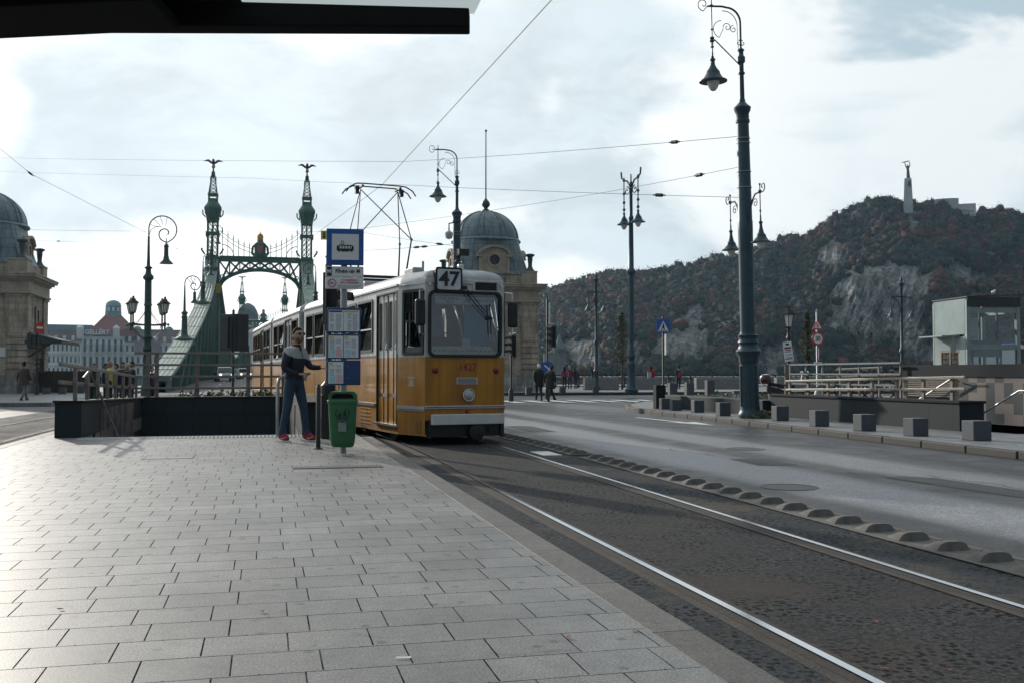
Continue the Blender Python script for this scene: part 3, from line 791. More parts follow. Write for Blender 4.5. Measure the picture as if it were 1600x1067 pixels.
w_ = (b - a).length / 2; mb = MB(); mb.bx(-w_ + .02, w_ - .02, -.33, .33, -.01, .0035); mb.build('cover', mPave, t)
mb = MB(); mb.bx(-w_, w_, -.35, -.335, -.01, .003); mb.bx(-w_, w_, .335, .35, -.01, .003); mb.bx(-w_, -w_ + .015, -.335, .335, -.01, .003); mb.bx(w_ - .015, w_, -.335, .335, -.01, .003); mb.build('frame', mBlack, t)
p = G(630, 1029, 0)
t = tag(MB().quad((-.03, -.006, .004), (.028, -.012, .004), (.032, .006, .006), (-.026, .012, .008)).build('paper_scrap', mPaper), 'small white paper scrap lying on the paving', 'litter'); t.location = (p.x, p.y, .002)
leaves = [(889, 997, 'curled red-brown leaf on the paving right of the scrap', 0), (992, 986, 'brown leaf near the kerb joint', 0), (1382, 1046, 'red leaf on the track asphalt at the bottom edge', -.1), (1368, 972, 'tiny red leaf between the rails', -.1), (1107, 823, 'dry leaf in the middle of the track', -.1), (1481, 1047, 'red leaf near the right bottom corner', -.1), (95, 953, 'dark leaf on the pale paving at the left', 0), (412, 957, 'cigarette-sized orange leaf on the paving', 0)]
for px, py, lab, z in leaves:
    p = G(px, py, z); mb = MB(); pts = [(-.02, 0), (-.008, .011), (.006, .008), (.022, .002), (.008, -.009), (-.006, -.012)]
    c = mb.pt((0, 0, .002)); ids = [mb.pt((x, y, .002 + .012 * abs(x) * 40 * .02 + .006 * R.random())) for x, y in pts]
    for i in range(6): mb.face([c, ids[i], ids[(i + 1) % 6]])
    o = tag(mb.build('fallen_leaf', M('leaf_red', (.2, .05, .025), .7)), lab, 'leaf', 'leaves fallen on the ground'); o.location = (p.x, p.y, z + .004); o.rotation_euler = (0, 0, R.uniform(0, 6))
# ------------------------------------------------------------------ tram stop post with boards
p = G(536, 707, 0)
SD = (p - CAM).dot(Fw); K = FPX / SD
def sz(y): return CAMZ + (583 - y) / K
def sxx(x): return (x - 537) / K
t = thing('tram_stop_sign', 'blue tram stop post with pictogram sign and timetable boards', 'tram stop sign', (p.x, p.y, 0), rad(-6))
mb = MB(); mb.lathe([(.045, 0), (.045, sz(361)), (.0, sz(360))], n=14); mb.build('pole', mGrey, t)
def board(nm, x0, x1, y0, y1, m, th=.05, yy=-.06, par=t, bev=.012):
    mb = MB(); mb.bx(sxx(x0), sxx(x1), yy - th / 2, yy + th / 2, sz(y1), sz(y0)); return mb.build(nm, m, par, bevel=bev, seg=3)
FY = -.09
sg = board('pictogram_sign', 510, 567.5, 358, 414.5, mBlue, .1)
board('sign_face', 518.5, 560, 366.5, 407, mWhite, .006, -.1125, sg, .002)
mb = MB()
def rx(x0, x1, y0, y1, q=-.118): mb.bx(sxx(x0), sxx(x1), q, q + .003, sz(y1), sz(y0))
rx(526, 529, 385, 392); rx(529, 549, 383.5, 385); rx(549, 552, 385, 392); rx(526, 552, 389.5, 392.5); rx(528, 531, 392.5, 394.3); rx(532.5, 545, 392, 394); rx(547, 550, 392.5, 394.3)
for x in (530, 534.2, 538.5, 543, 547): rx(x - .6, x + .6, 385, 390)
for a_, b_ in (((532, 380.5), (534.8, 377)), ((534.8, 377), (537.5, 380.5)), ((532, 380.5), (535, 383.5)), ((537.5, 380.5), (535, 383.5))):
    mb.bar((sxx(a_[0]), -.117, sz(a_[1])), (sxx(b_[0]), -.117, sz(b_[1])), .006, .006)
mb.build('tram_symbol', mInk, sg)
ns = board('stop_name_sign', 509, 567.5, 416.8, 433, mWhite, .045)
mb = MB(); mb.bx(sxx(510.5), sxx(518.5), -.085, -.082, sz(432), sz(418)); mb.build('metro_badge', mInk, ns)
text('M', .075, mWhite, ns, (sxx(514.5), -.087, sz(425)), bold=.002)
text('Fővám tér M', .07, mInk, ns, (sxx(543), -.086, sz(424.5)), bold=.0012, sx=.92)
nsm = board('no_smoking_sign', 508.5, 567.5, 434, 452, mWhite, .045)
mb = MB(); mb.ring((sxx(519), sz(443)), .048, .058, -.0875, -.084); mb.bar((sxx(519) - .037, -.086, sz(443) + .037), (sxx(519) + .037, -.086, sz(443) - .037), .008, .003); mb.build('ban_ring', mInkR, nsm)
mb = MB(); mb.bx(sxx(519) - .035, sxx(519) + .02, -.0842, -.083, sz(444), sz(442.6)); mb.build('cigarette', mInk, nsm)
text('A megállóban', .04, mInkR, nsm, (sxx(546), -.0845, sz(438))); text('tilos a dohányzás!', .04, mInkR, nsm, (sxx(546), -.0845, sz(442)), sx=.92)
for i in range(3):
    mb = MB(); mb.bx(sxx(528), sxx(565 - 3 * i), -.0845, -.083, sz(446.6 + i * 1.7), sz(446 + i * 1.7)); mb.build('small_print', mInkB, nsm)
def sheetp(par, x0, x1, y0, y1, head, cells, hm=mYel):
    mb = MB(); mb.bx(sxx(x0), sxx(x1), -.0855, -.0825, sz(y1), sz(y0)); pg = mb.build('paper_sheet', mPaper, par)
    mb = MB(); mb.bx(sxx(x0 + head[0]), sxx(x0 + head[1]), -.0875, -.0856, sz(y0 + 3.6), sz(y0 + .9)); mb.build('heading', hm, pg)
    mb = MB()
    for i in range(int((y1 - y0 - 6) / 1.9)):
        for (a, b) in cells:
            if R.random() < .88: mb.bx(sxx(x0 + a), sxx(x0 + b - R.uniform(0, 2)), -.0871, -.0857, sz(y0 + 6 + i * 1.9), sz(y0 + 5.3 + i * 1.9))
    mb.build('printed_lines', mInkB, pg)
    return pg
b1 = board('timetable_board', 511.5, 563.5, 481.5, 520.5, mBlueD, .045)
pg = sheetp(b1, 514, 536.5, 485, 518, (1, 21), ((2, 9), (11, 20)), mBlueD); sheetp(b1, 537, 561.5, 485, 518, (1, 22), ((6, 13), (14, 22)))
b2 = board('timetable_board', 511.5, 563.5, 522.5, 561, mBlueD, .045)
for x0 in (514, 537.5):
    pg = sheetp(b2, x0, x0 + 22.5, 525, 558.5, (1, 7), ((2, 10), (12, 20)))
    mb = MB(); mb.bx(sxx(x0 + 1.5), sxx(x0 + 10.5), -.0885, -.0872, sz(557), sz(546)); mb.build('blue_column', mPapB, pg)
    if x0 < 520: mb = MB(); mb.bx(sxx(x0 + 12), sxx(x0 + 21), -.0885, -.0872, sz(557), sz(546)); mb.build('pink_column', mPapP, pg)
b3 = board('timetable_board', 511.5, 563.5, 562.5, 601, mBlueD, .045)
pg = sheetp(b3, 514, 537, 565, 598.5, (1, 7), ((2, 10), (12, 20)))
mb = MB(); mb.bx(sxx(515.5), sxx(524.5), -.0885, -.0872, sz(597), sz(586)); mb.build('blue_column', mPapB, pg)
mb = MB(); mb.bx(sxx(526), sxx(535.5), -.0885, -.0872, sz(597), sz(586)); mb.build('pink_column', mPapP, pg)
mb = MB()
for (x, y) in ((545, 572), (545, 590)): mb.lathe([(.008, 0), (.008, .004), (0, .005)], (0, 0, 0), 8) if False else mb.box((sxx(x), -.084, sz(y)), (.012, .006, .012))
mb.build('bolt', mGrey, b3)
# green litter bin hung on the post
bt = thing('litter_bin', 'green plastic litter bin hung on the tram stop post', 'litter bin', (p.x, p.y, 0), rad(-6))
def rr(x0, x1, y0, y1, r, n=4):
    out = []
    for cx, cy, a in ((x1 - r, y0 + r, -90), (x1 - r, y1 - r, 0), (x0 + r, y1 - r, 90), (x0 + r, y0 + r, 180)):
        for i in range(n + 1):
            q = rad(a + 90 * i / n); out.append((cx + r * math.cos(q), cy + r * math.sin(q)))
    return out
BY = -.06
def binloop(hw, d0, d1, z, r): return [(x, y + BY, z) for x, y in rr(-hw, hw, -d1, -d0, r)]
mb = MB(); zb_, zt_ = sz(696), sz(628)
loft(mb, [binloop(.13, .03, .22, zb_, .05), binloop(.155, .01, .25, zb_ + .025, .06), binloop(.17, .005, .28, zb_ + .12, .06), binloop(.19, .0, .31, zt_ - .05, .05), binloop(.192, 0, .315, zt_, .05)])
mb.build('bin_body', mBin, bt)
mb = MB(); loft(mb, [binloop(.206, -.005, .33, zt_, .05), binloop(.206, -.005, .33, zt_ + .035, .05), binloop(.196, 0, .32, zt_ + .045, .05)]); mb.build('rim', mBin, bt)
# hood with a letterbox mouth
zc_ = zt_ + .047; zt2 = sz(610.5)
def hoodpts(hw, z0, z1, r): return [(-hw, z0), (hw, z0)] + [(hw - r + r * math.cos(rad(q)), z1 - r + r * math.sin(rad(q))) for q in (0, 22, 45, 68, 90)] + [(-hw + r + r * math.cos(rad(q)), z1 - r + r * math.sin(rad(q))) for q in (90, 112, 135, 158, 180)]
o_ = hoodpts(.193, zc_, zt2, .07); i_ = hoodpts(.15, zc_ + .012, zt2 - .028, .055)
mb = MB(); N_ = min(len(o_), len(i_))
if len(o_) == len(i_):
    of = [mb.pt((x, BY - .30, z)) for x, z in o_]; ob = [mb.pt((x, BY, z)) for x, z in o_]; fi = [mb.pt((x, BY - .295, z)) for x, z in i_]; bi = [mb.pt((x, BY - .08, z)) for x, z in i_]
    for k_ in range(N_):
        j = (k_ + 1) % N_; mb.face([of[k_], of[j], fi[j], fi[k_]]); mb.face([of[j], of[k_], ob[k_], ob[j]], True); mb.face([fi[k_], fi[j], bi[j], bi[k_]])
    mb.face(ob[::-1])
mb.build('hood', mBin, bt)
mb = MB(); mb.ext(i_, BY - .085, BY - .08); mb.build('mouth', mBlack, bt)
# round sticker with the litter symbol
fy = BY - .302; cz_ = sz(643.5)
mb = MB(); mb.ring((0, cz_), .084, .096, fy - .006, fy + .01)
mb.disc((.03, cz_ + .045), .013, 10, fy - .006, fy); mb.ext([(.015, cz_ + .03), (.045, cz_ + .03), (.052, cz_ - .02), (.048, cz_ - .06), (.036, cz_ - .06), (.03, cz_ - .025), (.02, cz_ - .06), (.008, cz_ - .06), (.016, cz_ - .01)], fy - .006, fy)
mb.bar((.02, fy - .003, cz_ + .02), (-.02, fy - .003, cz_ + .015), .01, .006)
mb.ext([(-.055, cz_ - .0), (-.015, cz_ - .0), (-.02, cz_ - .06), (-.05, cz_ - .06)][::-1], fy - .006, fy)
mb.bar((-.03, fy - .003, cz_ + .03), (-.04, fy - .003, cz_ + .015), .012, .006)
mb.build('litter_symbol', mInk, bt)
mb = MB(); mb.bx(-.055, .055, fy - .045, fy + .02, sz(671.5), sz(657.5)); ap = mb.build('ash_box', M('ash_box', (.24, .26, .25), .5, .4, .25, 9), bt, bevel=.006)
mb = MB(); mb.tube([(-.035, fy - .015, sz(657.5)), (-.03, fy - .015, sz(654)), (.03, fy - .015, sz(654)), (.035, fy - .015, sz(657.5))], .005, 6); mb.build('wire_handle', mGrey, ap)
# ------------------------------------------------------------------ the tram
def oldpaint(name, col, rough):
    m, k, bs, oc = surf(name)
    mp = k.n('ShaderNodeMapping'); mp.inputs['Scale'].default_value = (7, 7, .5); k.l(oc, mp.inputs['Vector'])
    st = k.noise(mp.outputs[0], 1.0, 5, .65); bl = k.noise(oc, 1.7, 5, .6); fine = k.noise(oc, 30, 3, .7)
    v = k.math('MULTIPLY', k.ramp(st, .35, .68, .74, 1.06), k.ramp(bl, .3, .7, .86, 1.08))
    sp = k.n('ShaderNodeSeparateXYZ'); k.l(oc, sp.inputs[0])
    low = k.math('MULTIPLY', k.ramp(k.math('ADD', sp.outputs[2], k.math('MULTIPLY', st, .35)), .35, .85, 1, 0), k.ramp(fine, .35, .6, .2, .8))
    s_ = k.n('ShaderNodeVectorMath', operation='SCALE'); s_.inputs[0].default_value = col; k.l(v, s_.inputs['Scale'])
    k.l(k.mix(k.math('MULTIPLY', low, .55), s_.outputs[0], (.075, .06, .045)), bs.inputs['Base Color'])
    k.l(k.math('ADD', k.ramp(bl, .3, .7, rough - .06, rough + .1), k.math('MULTIPLY', low, .3)), bs.inputs['Roughness']); bs.inputs['Coat Weight'].default_value = .15
    bumpto(k, bs, k.noise(oc, 2.4, 2, .5), .12, .04); return m
mTY = oldpaint('tram_yellow', (.48, .2, .006), .33)
mTW = oldpaint('tram_white', (.64, .64, .62), .38)
mTM = M('tram_maroon', (.13, .03, .025), .4, 0, .15, 3, .02)
mTR = M('tram_roof', (.42, .43, .43), .55, 0, .2, 3, .05)
mSeal = M('rubber_seal', (.012, .013, .014), .5, 0, .2, 8, .02)
mGl = glass('window_glass', (.72, .82, .84), .85)
mGlF = glass('windscreen_glass', (.8, .9, .92), .9, .03, .07)
mInt = M('tram_interior', (.6, .63, .63), .6, 0, .1, 3, 0)
mFlr = M('tram_floor', (.14, .14, .145), .7, 0, .2, 6, .05)
mSeat = M('tram_seat', (.20, .15, .09), .5, 0, .15, 5, .02)
mCab = M('cab_blue', (.04, .3, .45), .6, 0, .2, 2, 0)
mTrim = M('alu_trim', (.55, .55, .56), .3, .9, .12, 5, .02)
TO = AT(725, 690, 16.79); TZ = -.1
tr = thing('tram', 'yellow and white articulated tram with route number 47 on its front', 'tram', (TO.x + .02, TO.y, TZ), rad(10))
ZB = 1.476; HB = .96; HF = .715; TAP = .72
def bodymat(x, z): return 0 if z < ZB else (2 if z < ZB + .05 else 1)
def frame_ring(name, par, x0, x1, z0, z1, w, m, r=.06, T=None, y0=-.02, y1=.012, n=5):
    "rounded window seal standing in the xz plane"
    o = rr(x0, x1, z0, z1, r, n); i = rr(x0 + w, x1 - w, z0 + w, z1 - w, max(.01, r - w * .6), n)
    mb = MB(); mb.T = T
    N = len(o)
    of = [mb.pt((x, y0, z)) for x, z in o]; inn = [mb.pt((x, y0, z)) for x, z in i]
    ob = [mb.pt((x, y1, z)) for x, z in o]; ib = [mb.pt((x, y1, z)) for x, z in i]
    for k_ in range(N):
        j = (k_ + 1) % N
        mb.face([of[k_], of[j], inn[j], inn[k_]]); mb.face([ob[j], ob[k_], ib[k_], ib[j]])
        mb.face([of[j], of[k_], ob[k_], ob[j]]); mb.face([inn[k_], inn[j], ib[j], ib[k_]])
    return mb.build(name, m, par)
def sideT(p0, p1):
    "frame whose x runs along the wall p0->p1 and whose -y points outward"
    e = (V((p1[0], p1[1], 0)) - V((p0[0], p0[1], 0))).normalized(); n = V((e.y, -e.x, 0))
    return Matrix(((e.x, -n.x, 0, p0[0]), (e.y, -n.y, 0, p0[1]), (0, 0, 1, 0), (0, 0, 0, 1)))
def pane(name, par, x0, x1, z0, z1, T, y=.03, m=None):
    mb = MB(); mb.T = T; k_ = .11 * (z1 - z0) if m is None else 0; mb.quad((x0, y - .012 if m is None else y, z0), (x1, y - .012 if m is None else y, z0), (x1, y + k_, z1), (x0, y + k_, z1)); return mb.build(name, m or mGl, par)
def window(par, T, x0, x1, z0, z1, split=None, r=.05):
    f = frame_ring('window', par, x0 - .025, x1 + .025, z0 - .025, z1 + .025, .045, mSeal, r, T)
    pane('pane', f, x0, x1, z0, z1, T)
    if split:
        mb = MB(); mb.T = T; mb.bx(x0, x1, -.008, .04, split - .014, split + .014); mb.build('glazing_bar', mTrim, f)
    return f
def door(par, T, x0, x1, z0, z1, n=4):
    d = None
    mb = MB(); mb.T = T
    mb.bx(x0 - .03, x0, -.012, .05, z0, z1 + .03); mb.bx(x1, x1 + .03, -.012, .05, z0, z1 + .03); mb.bx(x0, x1, -.012, .05, z1, z1 + .03)
    d = mb.build('door', mSeal, par)
    w = (x1 - x0) / n
    mb = MB(); mb.T = T
    for i in range(n):
        a, b = x0 + i * w + .008, x0 + (i + 1) * w - .008
        ym = .03 + (.012 if i % 2 else 0)
        mb.mat = 0
        mb.bx(a, b, ym, ym + .02, z0, ZB)
        mb.mat = 1
        mb.bx(a, a + w * .22, ym, ym + .02, ZB, z1); mb.bx(b - w * .22, b, ym, ym + .02, ZB, z1)
        mb.bx(a + w * .22, b - w * .22, ym, ym + .02, ZB, 1.62); mb.bx(a + w * .22, b - w * .22, ym, ym + .02, z1 - .14, z1)
    mb.build('door_leaf', [mTY, mTW], d)
    for i in range(n):
        a, b = x0 + i * w + .008, x0 + (i + 1) * w - .008
        frame_ring('leaf_seal', d, a + w * .2, b - w * .2, 1.61, z1 - .13, .014, mSeal, .03, T, y0=.022, y1=.03)
        pane('pane', d, a + w * .2, b - w * .2, 1.6, z1 - .12, T, .045)
    mb = MB(); mb.T = T; mb.bx(x0 + 2 * w - .012, x0 + 2 * w + .012, .015, .03, z0 + .02, z1 - .02); mb.build('edge_rubber', mSeal, d)
    mb = MB(); mb.T = T; mb.bx(x0 - .05, x1 + .05, -.05, .1, z0 - .04, z0 - .005); mb.build('step', mTrim, d)
    return d
def roof(par, plan, z, mat, rise=.25, name='roof'):
    c = V((0, sum(p[1] for p in plan) / len(plan), 0)); L = max(p[1] for p in plan) - min(p[1] for p in plan)
    loops = []
    for ins, dz in ((-.015, -.03), (0, 0), (.02, .08), (.09, .15), (.2, .20), (.45, .235), (.7, .245)):
        q = []
        for x, y in plan:
            kx = max(0, 1 - ins / HB); ky = 1 - min(ins, .35) / (L / 2)
            q.append((x * kx, c.y + (y - c.y) * ky, z + dz * rise / .245))
        loops.append(q)
    mb = MB(); loft(mb, loops); return mb.build(name, mat, par, ang=50)
def car(par, org, rz, L, front, ops):
    "one tram section: x across, y backwards. ops: list of (kind, y0, y1) along the side measured from the section front"
    T0 = Matrix.Translation(org) @ Matrix.Rotation(rz, 4, 'Z')
    y0 = TAP if front else 0
    def P(x, y): q = T0 @ V((x, y, 0)); return (q.x, q.y)
    mats = [mTY, mTW, mTM]
    zbot = .16; ztop = 2.72
    mb = MB()
    sides = (((-HB, L), (-HB, y0), -1), ((HB, y0), (HB, L), 1))
    todo = []
    for a, b, s in sides:
        p0, p1 = P(*a), P(*b)
        oo = []
        for kd, ya, yb in ops:
            xa, xb = (L - yb, L - ya) if s < 0 else (ya - y0, yb - y0)
            if kd == 'd' and s > 0: kd = 'w'
            if kd == 'w': oo.append((xa, xb, 1.62, 2.55)); todo.append(('w', sideT(p0, p1), xa, xb))
            else: oo.append((xa, xb, .32, 2.6)); todo.append(('d', sideT(p0, p1), xa, xb))
        mb.wall(p0, p1, zbot, ztop, oo, .03, bodymat, zc=(ZB, ZB + .05))
    # rear wall with the gangway opening
    mb.wall(P(HB, L), P(-HB, L), .3, ztop, [(.5, 2 * HB - .5, .85, 2.6)], .03, bodymat, zc=(ZB, ZB + .05))
    if front:
        mb.wall(P(-HB, TAP), P(-HF, 0), zbot, ztop, [(.17, .70, 1.53, 2.58)], .03, lambda x, z: 0 if z < ZB else 1, zc=(ZB,))
        mb.wall(P(HF, 0), P(HB, TAP), zbot, ztop, [(.10, .63, 1.53, 2.58)], .03, lambda x, z: 0 if z < ZB else 1, zc=(ZB,))
        mb.wall(P(-HF, 0), P(HF, 0), .42, 2.72, [(HF - .63, HF + .63, 1.5, 2.55)], .04, lambda x, z: 0 if z < ZB else 1, zc=(ZB,))
    else:
        mb.wall(P(-HB, 0), P(HB, 0), .3, ztop, [(.5, 2 * HB - .5, .85, 2.6)], .03, bodymat, zc=(ZB, ZB + .05))
    mb.build('body', mats, par)
    for kd, T, a, b in todo:
        if kd == 'w': window(par, T, a, b, 1.62, 2.55, 2.02)
        else: door(par, T, a, b, .32, 2.6)
    # belt trims
    mb = MB()
    for a, b, s in sides:
        p0, p1 = P(*a), P(*b); T = sideT(p0, p1); mb.T = T; Lw = L - y0
        cuts = sorted([((L - yb, L - ya) if s < 0 else (ya - y0, yb - y0)) for kd, ya, yb in ops if kd == 'd'])
        x = 0
        for ca, cb in cuts + [(Lw, Lw)]:
            if ca - x > .1: mb.bx(x, ca - .06, -.025, -.001, .60, .655)
            x = cb + .06
        mb.T = T; mb.bx(0, Lw, -.03, -.001, 2.70, 2.735)
    mb.T = None
    mb.build('belt_trim', mTrim, par)
    # panel grooves and vents on the skirt
    mb = MB()
    for a, b, s in sides:
        mb.T = sideT(P(*a), P(*b)); Lw = L - y0
        for kd, ya, yb in ops:
            if kd != 'w': continue
            xa, xb = (L - yb, L - ya) if s < 0 else (ya - y0, yb - y0)
            for zz_ in (.25, .32, .39, .46, .53): mb.bx(xa + .15, xb - .15, -.008, -.001, zz_, zz_ + .02)
            mb.bx(xa - .03, xa - .02, -.003, -.0005, .2, ZB)
    mb.T = None; mb.build('skirt_vent', mTY, par)
    plan = [(-HB, L), (-HB, y0)] + ([(-HB + .02, TAP - .1), (-HF - .03, .1), (-HF, 0), (HF, 0), (HF + .03, .1), (HB - .02, TAP - .1)] if front else []) + [(HB, y0), (HB, L)]
    plan = [P(*q) for q in plan] if False else plan
    rf = roof(par, plan, ztop, mTR); rf.matrix_local = T0
    mb = MB(); mb.T = T0
    mb.bx(-HB + .03, HB - .03, y0 + .05, L - .05, .78, .85); mb.mat = 1
    mb.bx(-HB + .04, HB - .04, y0 + .05, L - .05, 2.62, 2.66)
    if front: mb.mat = 0; mb.bx(-HF + .03, HF - .03, .05, y0 + .05, .78, .85)
    mb.build('interior_shell', [mFlr, mInt], par)
    mb = MB(); mb.T = T0
    mb.bx(-HB + .12, HB - .12, y0 + .2, L - .3, .28, .6); mb.bx(-.6, .6, .4 if front else .2, L - .3, .2, .5)
    mb.build('underframe', mBlack, par)
    for yw in ((1.55, 3.2) if front else (.9,)):
        for s in (-1, 1):
            mb = MB(); mb.T = T0 @ Matrix.Translation((s * .73, yw, .33)) @ Matrix.Rotation(rad(90), 4, 'Y')
            mb.lathe([(.33, -.05), (.33, .05), (.2, .055), (.1, .09), (.1, -.05)], n=20)
            mb.build('wheel', mDark, par)
    # seats and poles
    y = y0 + 1.5
    kk = 0
    while y < L - .7 and kk < 7:
        for s in (-1, 1):
            if s < 0 and any(kd == 'd' and ya - .4 < y < yb + .4 for kd, ya, yb in ops): continue
            mb = MB(); mb.T = T0 @ Matrix.Translation((s * .62, y, .85))
            mb.bx(-.2, .2, -.2, .2, .38, .43); mb.bx(-.2, .2, .19, .23, .43, .95); mb.bx(-.03, .03, -.03, .03, 0, .38)
            mb.build('seat', mSeat, par, bevel=.015)
        y += .85; kk += 1
    mb = MB(); mb.T = T0
    for yy in (y0 + 1.6, y0 + 3.3, L - 1.5):
        for s in (-1, 1): mb.tube([(s * .32, yy, .85), (s * .32, yy, 2.62)], .017, 6)
    mb.build('grab_pole', mTrim, par)
    return T0
opsA = [('d', .80, 2.0), ('w', 2.3, 3.3), ('w', 3.48, 4.48), ('d', 4.7, 5.9), ('w', 6.15, 7.1), ('w', 7.25, 8.0)]
LA = 8.3
TA = car(tr, V((0, 0, 0)), 0, LA, True, opsA)
# gangway + second and third sections follow the curve
def gang(Ta, La, bend):
    mb = MB(); mb.T = Ta
    for i in range(6): mb.bx(-HB + .06 + .05 * (i % 2), HB - .06 - .05 * (i % 2), La + .02 + i * .08, La + .095 + i * .08, .4, 2.7)
    mb.build('gangway_bellows', mSeal, tr)
gang(TA, LA, 0)
oB = TA @ V((0, LA + .52, 0)); rB = rad(-3.5)
opsB = [('w', .25, 1.2), ('d', 1.4, 2.6), ('w', 2.8, 3.8), ('w', 4.0, 5.0)]
TB = car(tr, oB, rB, 5.3, False, opsB)
gang(TB, 5.3, 0)
oC = TB @ V((0, 5.82, 0)); rC = rad(-5.5)
opsC = [('w', .25, 1.25), ('w', 1.42, 2.42), ('d', 2.6, 3.8), ('w', 4.0, 5.0), ('w', 5.15, 6.15), ('w', 6.3, 7.3)]
TC = car(tr, oC, rC, 8.0, False, opsC)
# --- front details (section A frame = tram frame)
I4 = Matrix.Identity(4)
fz = lambda x: x
f = frame_ring('windscreen', tr, -.665, .665, 1.465, 2.585, .05, mSeal, .11, I4, y0=-.025, y1=.03)
pane('pane', f, -.635, .635, 1.495, 2.555, I4, .012, mGlF)
for a, b in (((-HB, TAP), (-HF, 0)), ((HF, 0), (HB, TAP))):
    T = sideT(a, b); x0, x1 = (.17, .70) if a[0] < 0 and a[0] == -HB else (.10, .63)
    f = frame_ring('cab_window', tr, x0 - .03, x1 + .03, 1.5, 2.61, .05, mSeal, .05, T)
    pane('pane', f, x0, x1, 1.62, 2.58, T)
    mb = MB(); mb.T = T; mb.bx(x0, x1, -.004, .03, 1.53, 1.64); mb.build('lower_panel', M('cab_panel', (.08, .085, .09), .5), f)
    mb = MB(); mb.T = T; mb.bx(x0, x1, -.006, .03, 2.06, 2.085); mb.bx(x0 + .24, x0 + .262, -.006, .03, 2.085, 2.58); mb.build('glazing_bar', mSeal, f)
    mb = MB(); mb.T = T
    Lw = math.hypot(HB - HF, TAP)
    mb.bx(-.005, Lw, -.022, -.001, .60, .655); mb.bx(.0, Lw, -.022, -.001, .575, .588); mb.build('belt_trim', mTrim, tr)
    mb = MB(); mb.T = T
    for i in range(6): mb.bx(Lw * .62, Lw * .86, -.012, -.001, .22 + i * .035, .237 + i * .035)
    for i in range(3): mb.bx(Lw * .2, Lw * .7, -.006, -.001, .44 + i * .05, .447 + i * .05)
    mb.build('louvre', mTY, tr)
mb = MB(); mb.bx(-HF, HF, -.03, -.001, .61, .665); mb.build('belt_trim', mTrim, tr, bevel=.006)
mb = MB(); mb.bx(-HF, HF, -.036, -.031, .628, .642); mb.build('trim_stripe', mTM, tr)
# bumper beam, apron, coupler
mb = MB(); mb.bx(-.62, .68, -.11, -.002, .345, .52); mb.build('bumper', M('bumper_white', (.66, .66, .64), .5, 0, .1, 4, .03), tr, bevel=.012)
mb = MB(); mb.bx(-.68, .7, .02, .5, .14, .41); mb.build('apron', mBlack, tr)
mb = MB(); mb.T = Matrix.Translation((.18, -.02, .21)) @ Matrix.Rotation(rad(90), 4, 'X')
mb.lathe([(.05, -.3), (.06, .02), (.13, .025), (.14, .06), (.11, .075), (0, .06)], n=22); mb.build('coupler', mDark, tr)
mb = MB(); mb.bx(.42, .6, -.01, .018, .2, .29); mb.bx(-.66, -.6, -.02, .02, .12, .4); mb.bx(.64, .70, -.02, .02, .12, .4); mb.build('step_bracket', mDark, tr)
text('1427', .185, M('tram_number_red', (.3, .04, .03), .5), tr, (.04, -.004, 1.30), 'fleet_number', ext=.002, bold=.003, sx=.88)
for x in (-.54, .565):
    mb = MB(); mb.T = Matrix.Translation((x, 0, 1.25)) @ Matrix.Rotation(rad(90), 4, 'X')
    mb.lathe([(.055, -.01), (.055, .012), (.045, .02), (.03, .034), (0, .04)], n=16); mb.build('tail_lamp', M('tail_lamp_red', (.22, .015, .012), .25), tr)
mb = MB(); mb.T = Matrix.Translation((.03, 0, .555)) @ Matrix.Rotation(rad(90), 4, 'X'); mb.lathe([(.035, -.01), (.03, .012), (0, .02)], n=12); mb.build('reflector', MATS['tail_lamp_red'], tr)
hl = MB(); hl.T = Matrix.Translation((.05, 0, .84)) @ Matrix.Rotation(rad(90), 4, 'X')
hl.lathe([(.115, -.02), (.118, .03), (.108, .05), (.098, .05), (.098, .03)], n=28); hl = hl.build('headlight', mChrome, tr)
mb = MB(); mb.T = Matrix.Translation((.05, 0, .84)) @ Matrix.Rotation(rad(90), 4, 'X'); mb.lathe([(.098, .02), (.098, .034), (.06, .05), (0, .056)], n=24); mb.build('lens', M('headlamp_lens', (.5, .52, .5), .12, .6, .3, 30, .2), hl)
mb = MB(); mb.bx(-.16, .22, -.012, -.001, 1.02, 1.13); mb.build('vent_frame', mTrim, tr)
vt = MB()
for i in range(6): vt.bx(-.14, .20, -.018, -.012, 1.032 + i * .0155, 1.04 + i * .0155)
vt.build('vent_grille', M('vent_dark', (.06, .065, .07), .5, .3), tr)
for (a, b) in ((-.09, -.06), (.0, .03)): pass
# route number box on the roof edge
mb = MB(); o_ = rr(-.56, -.08, 2.56, 2.97, .05); mb.ext(o_, -.07, .14); nb = mb.build('route_number_box', mSeal, tr)
mb = MB(); mb.ext(rr(-.525, -.115, 2.595, 2.935, .035), -.076, -.071); mb.build('number_face', M('number_face', (.6, .64, .66), .4), nb)
text('47', .335, mInk, nb, (-.32, -.08, 2.765), 'route_number', ext=.002, bold=.009, sx=1.08)
mb = MB(); mb.bx(.13, .6, -.03, .03, 2.58, 2.765); mb.build('ventilation_box', mTW, tr, bevel=.01)
mb = MB(); mb.bx(.17, .56, -.035, -.031, 2.605, 2.74)
for i in range(7): mb.bx(.17, .56, -.042, -.036, 2.61 + i * .0185, 2.62 + i * .0185)
mb.build('intake_grille', M('grille_brown', (.025, .02, .018), .6), tr)
mb = MB(); mb.bx(-HF + .02, HF - .02, -.02, .02, 2.7, 2.78); mb.build('front_band', mTW, tr, bevel=.012)
for x in (-.64, .66):
    mb = MB(); mb.T = Matrix.Translation((x, 0, 2.68)) @ Matrix.Rotation(rad(90), 4, 'X'); mb.lathe([(.03, -.02), (.025, .03), (0, .04)], n=10); mb.build('marker_lamp', mGlobe, tr)
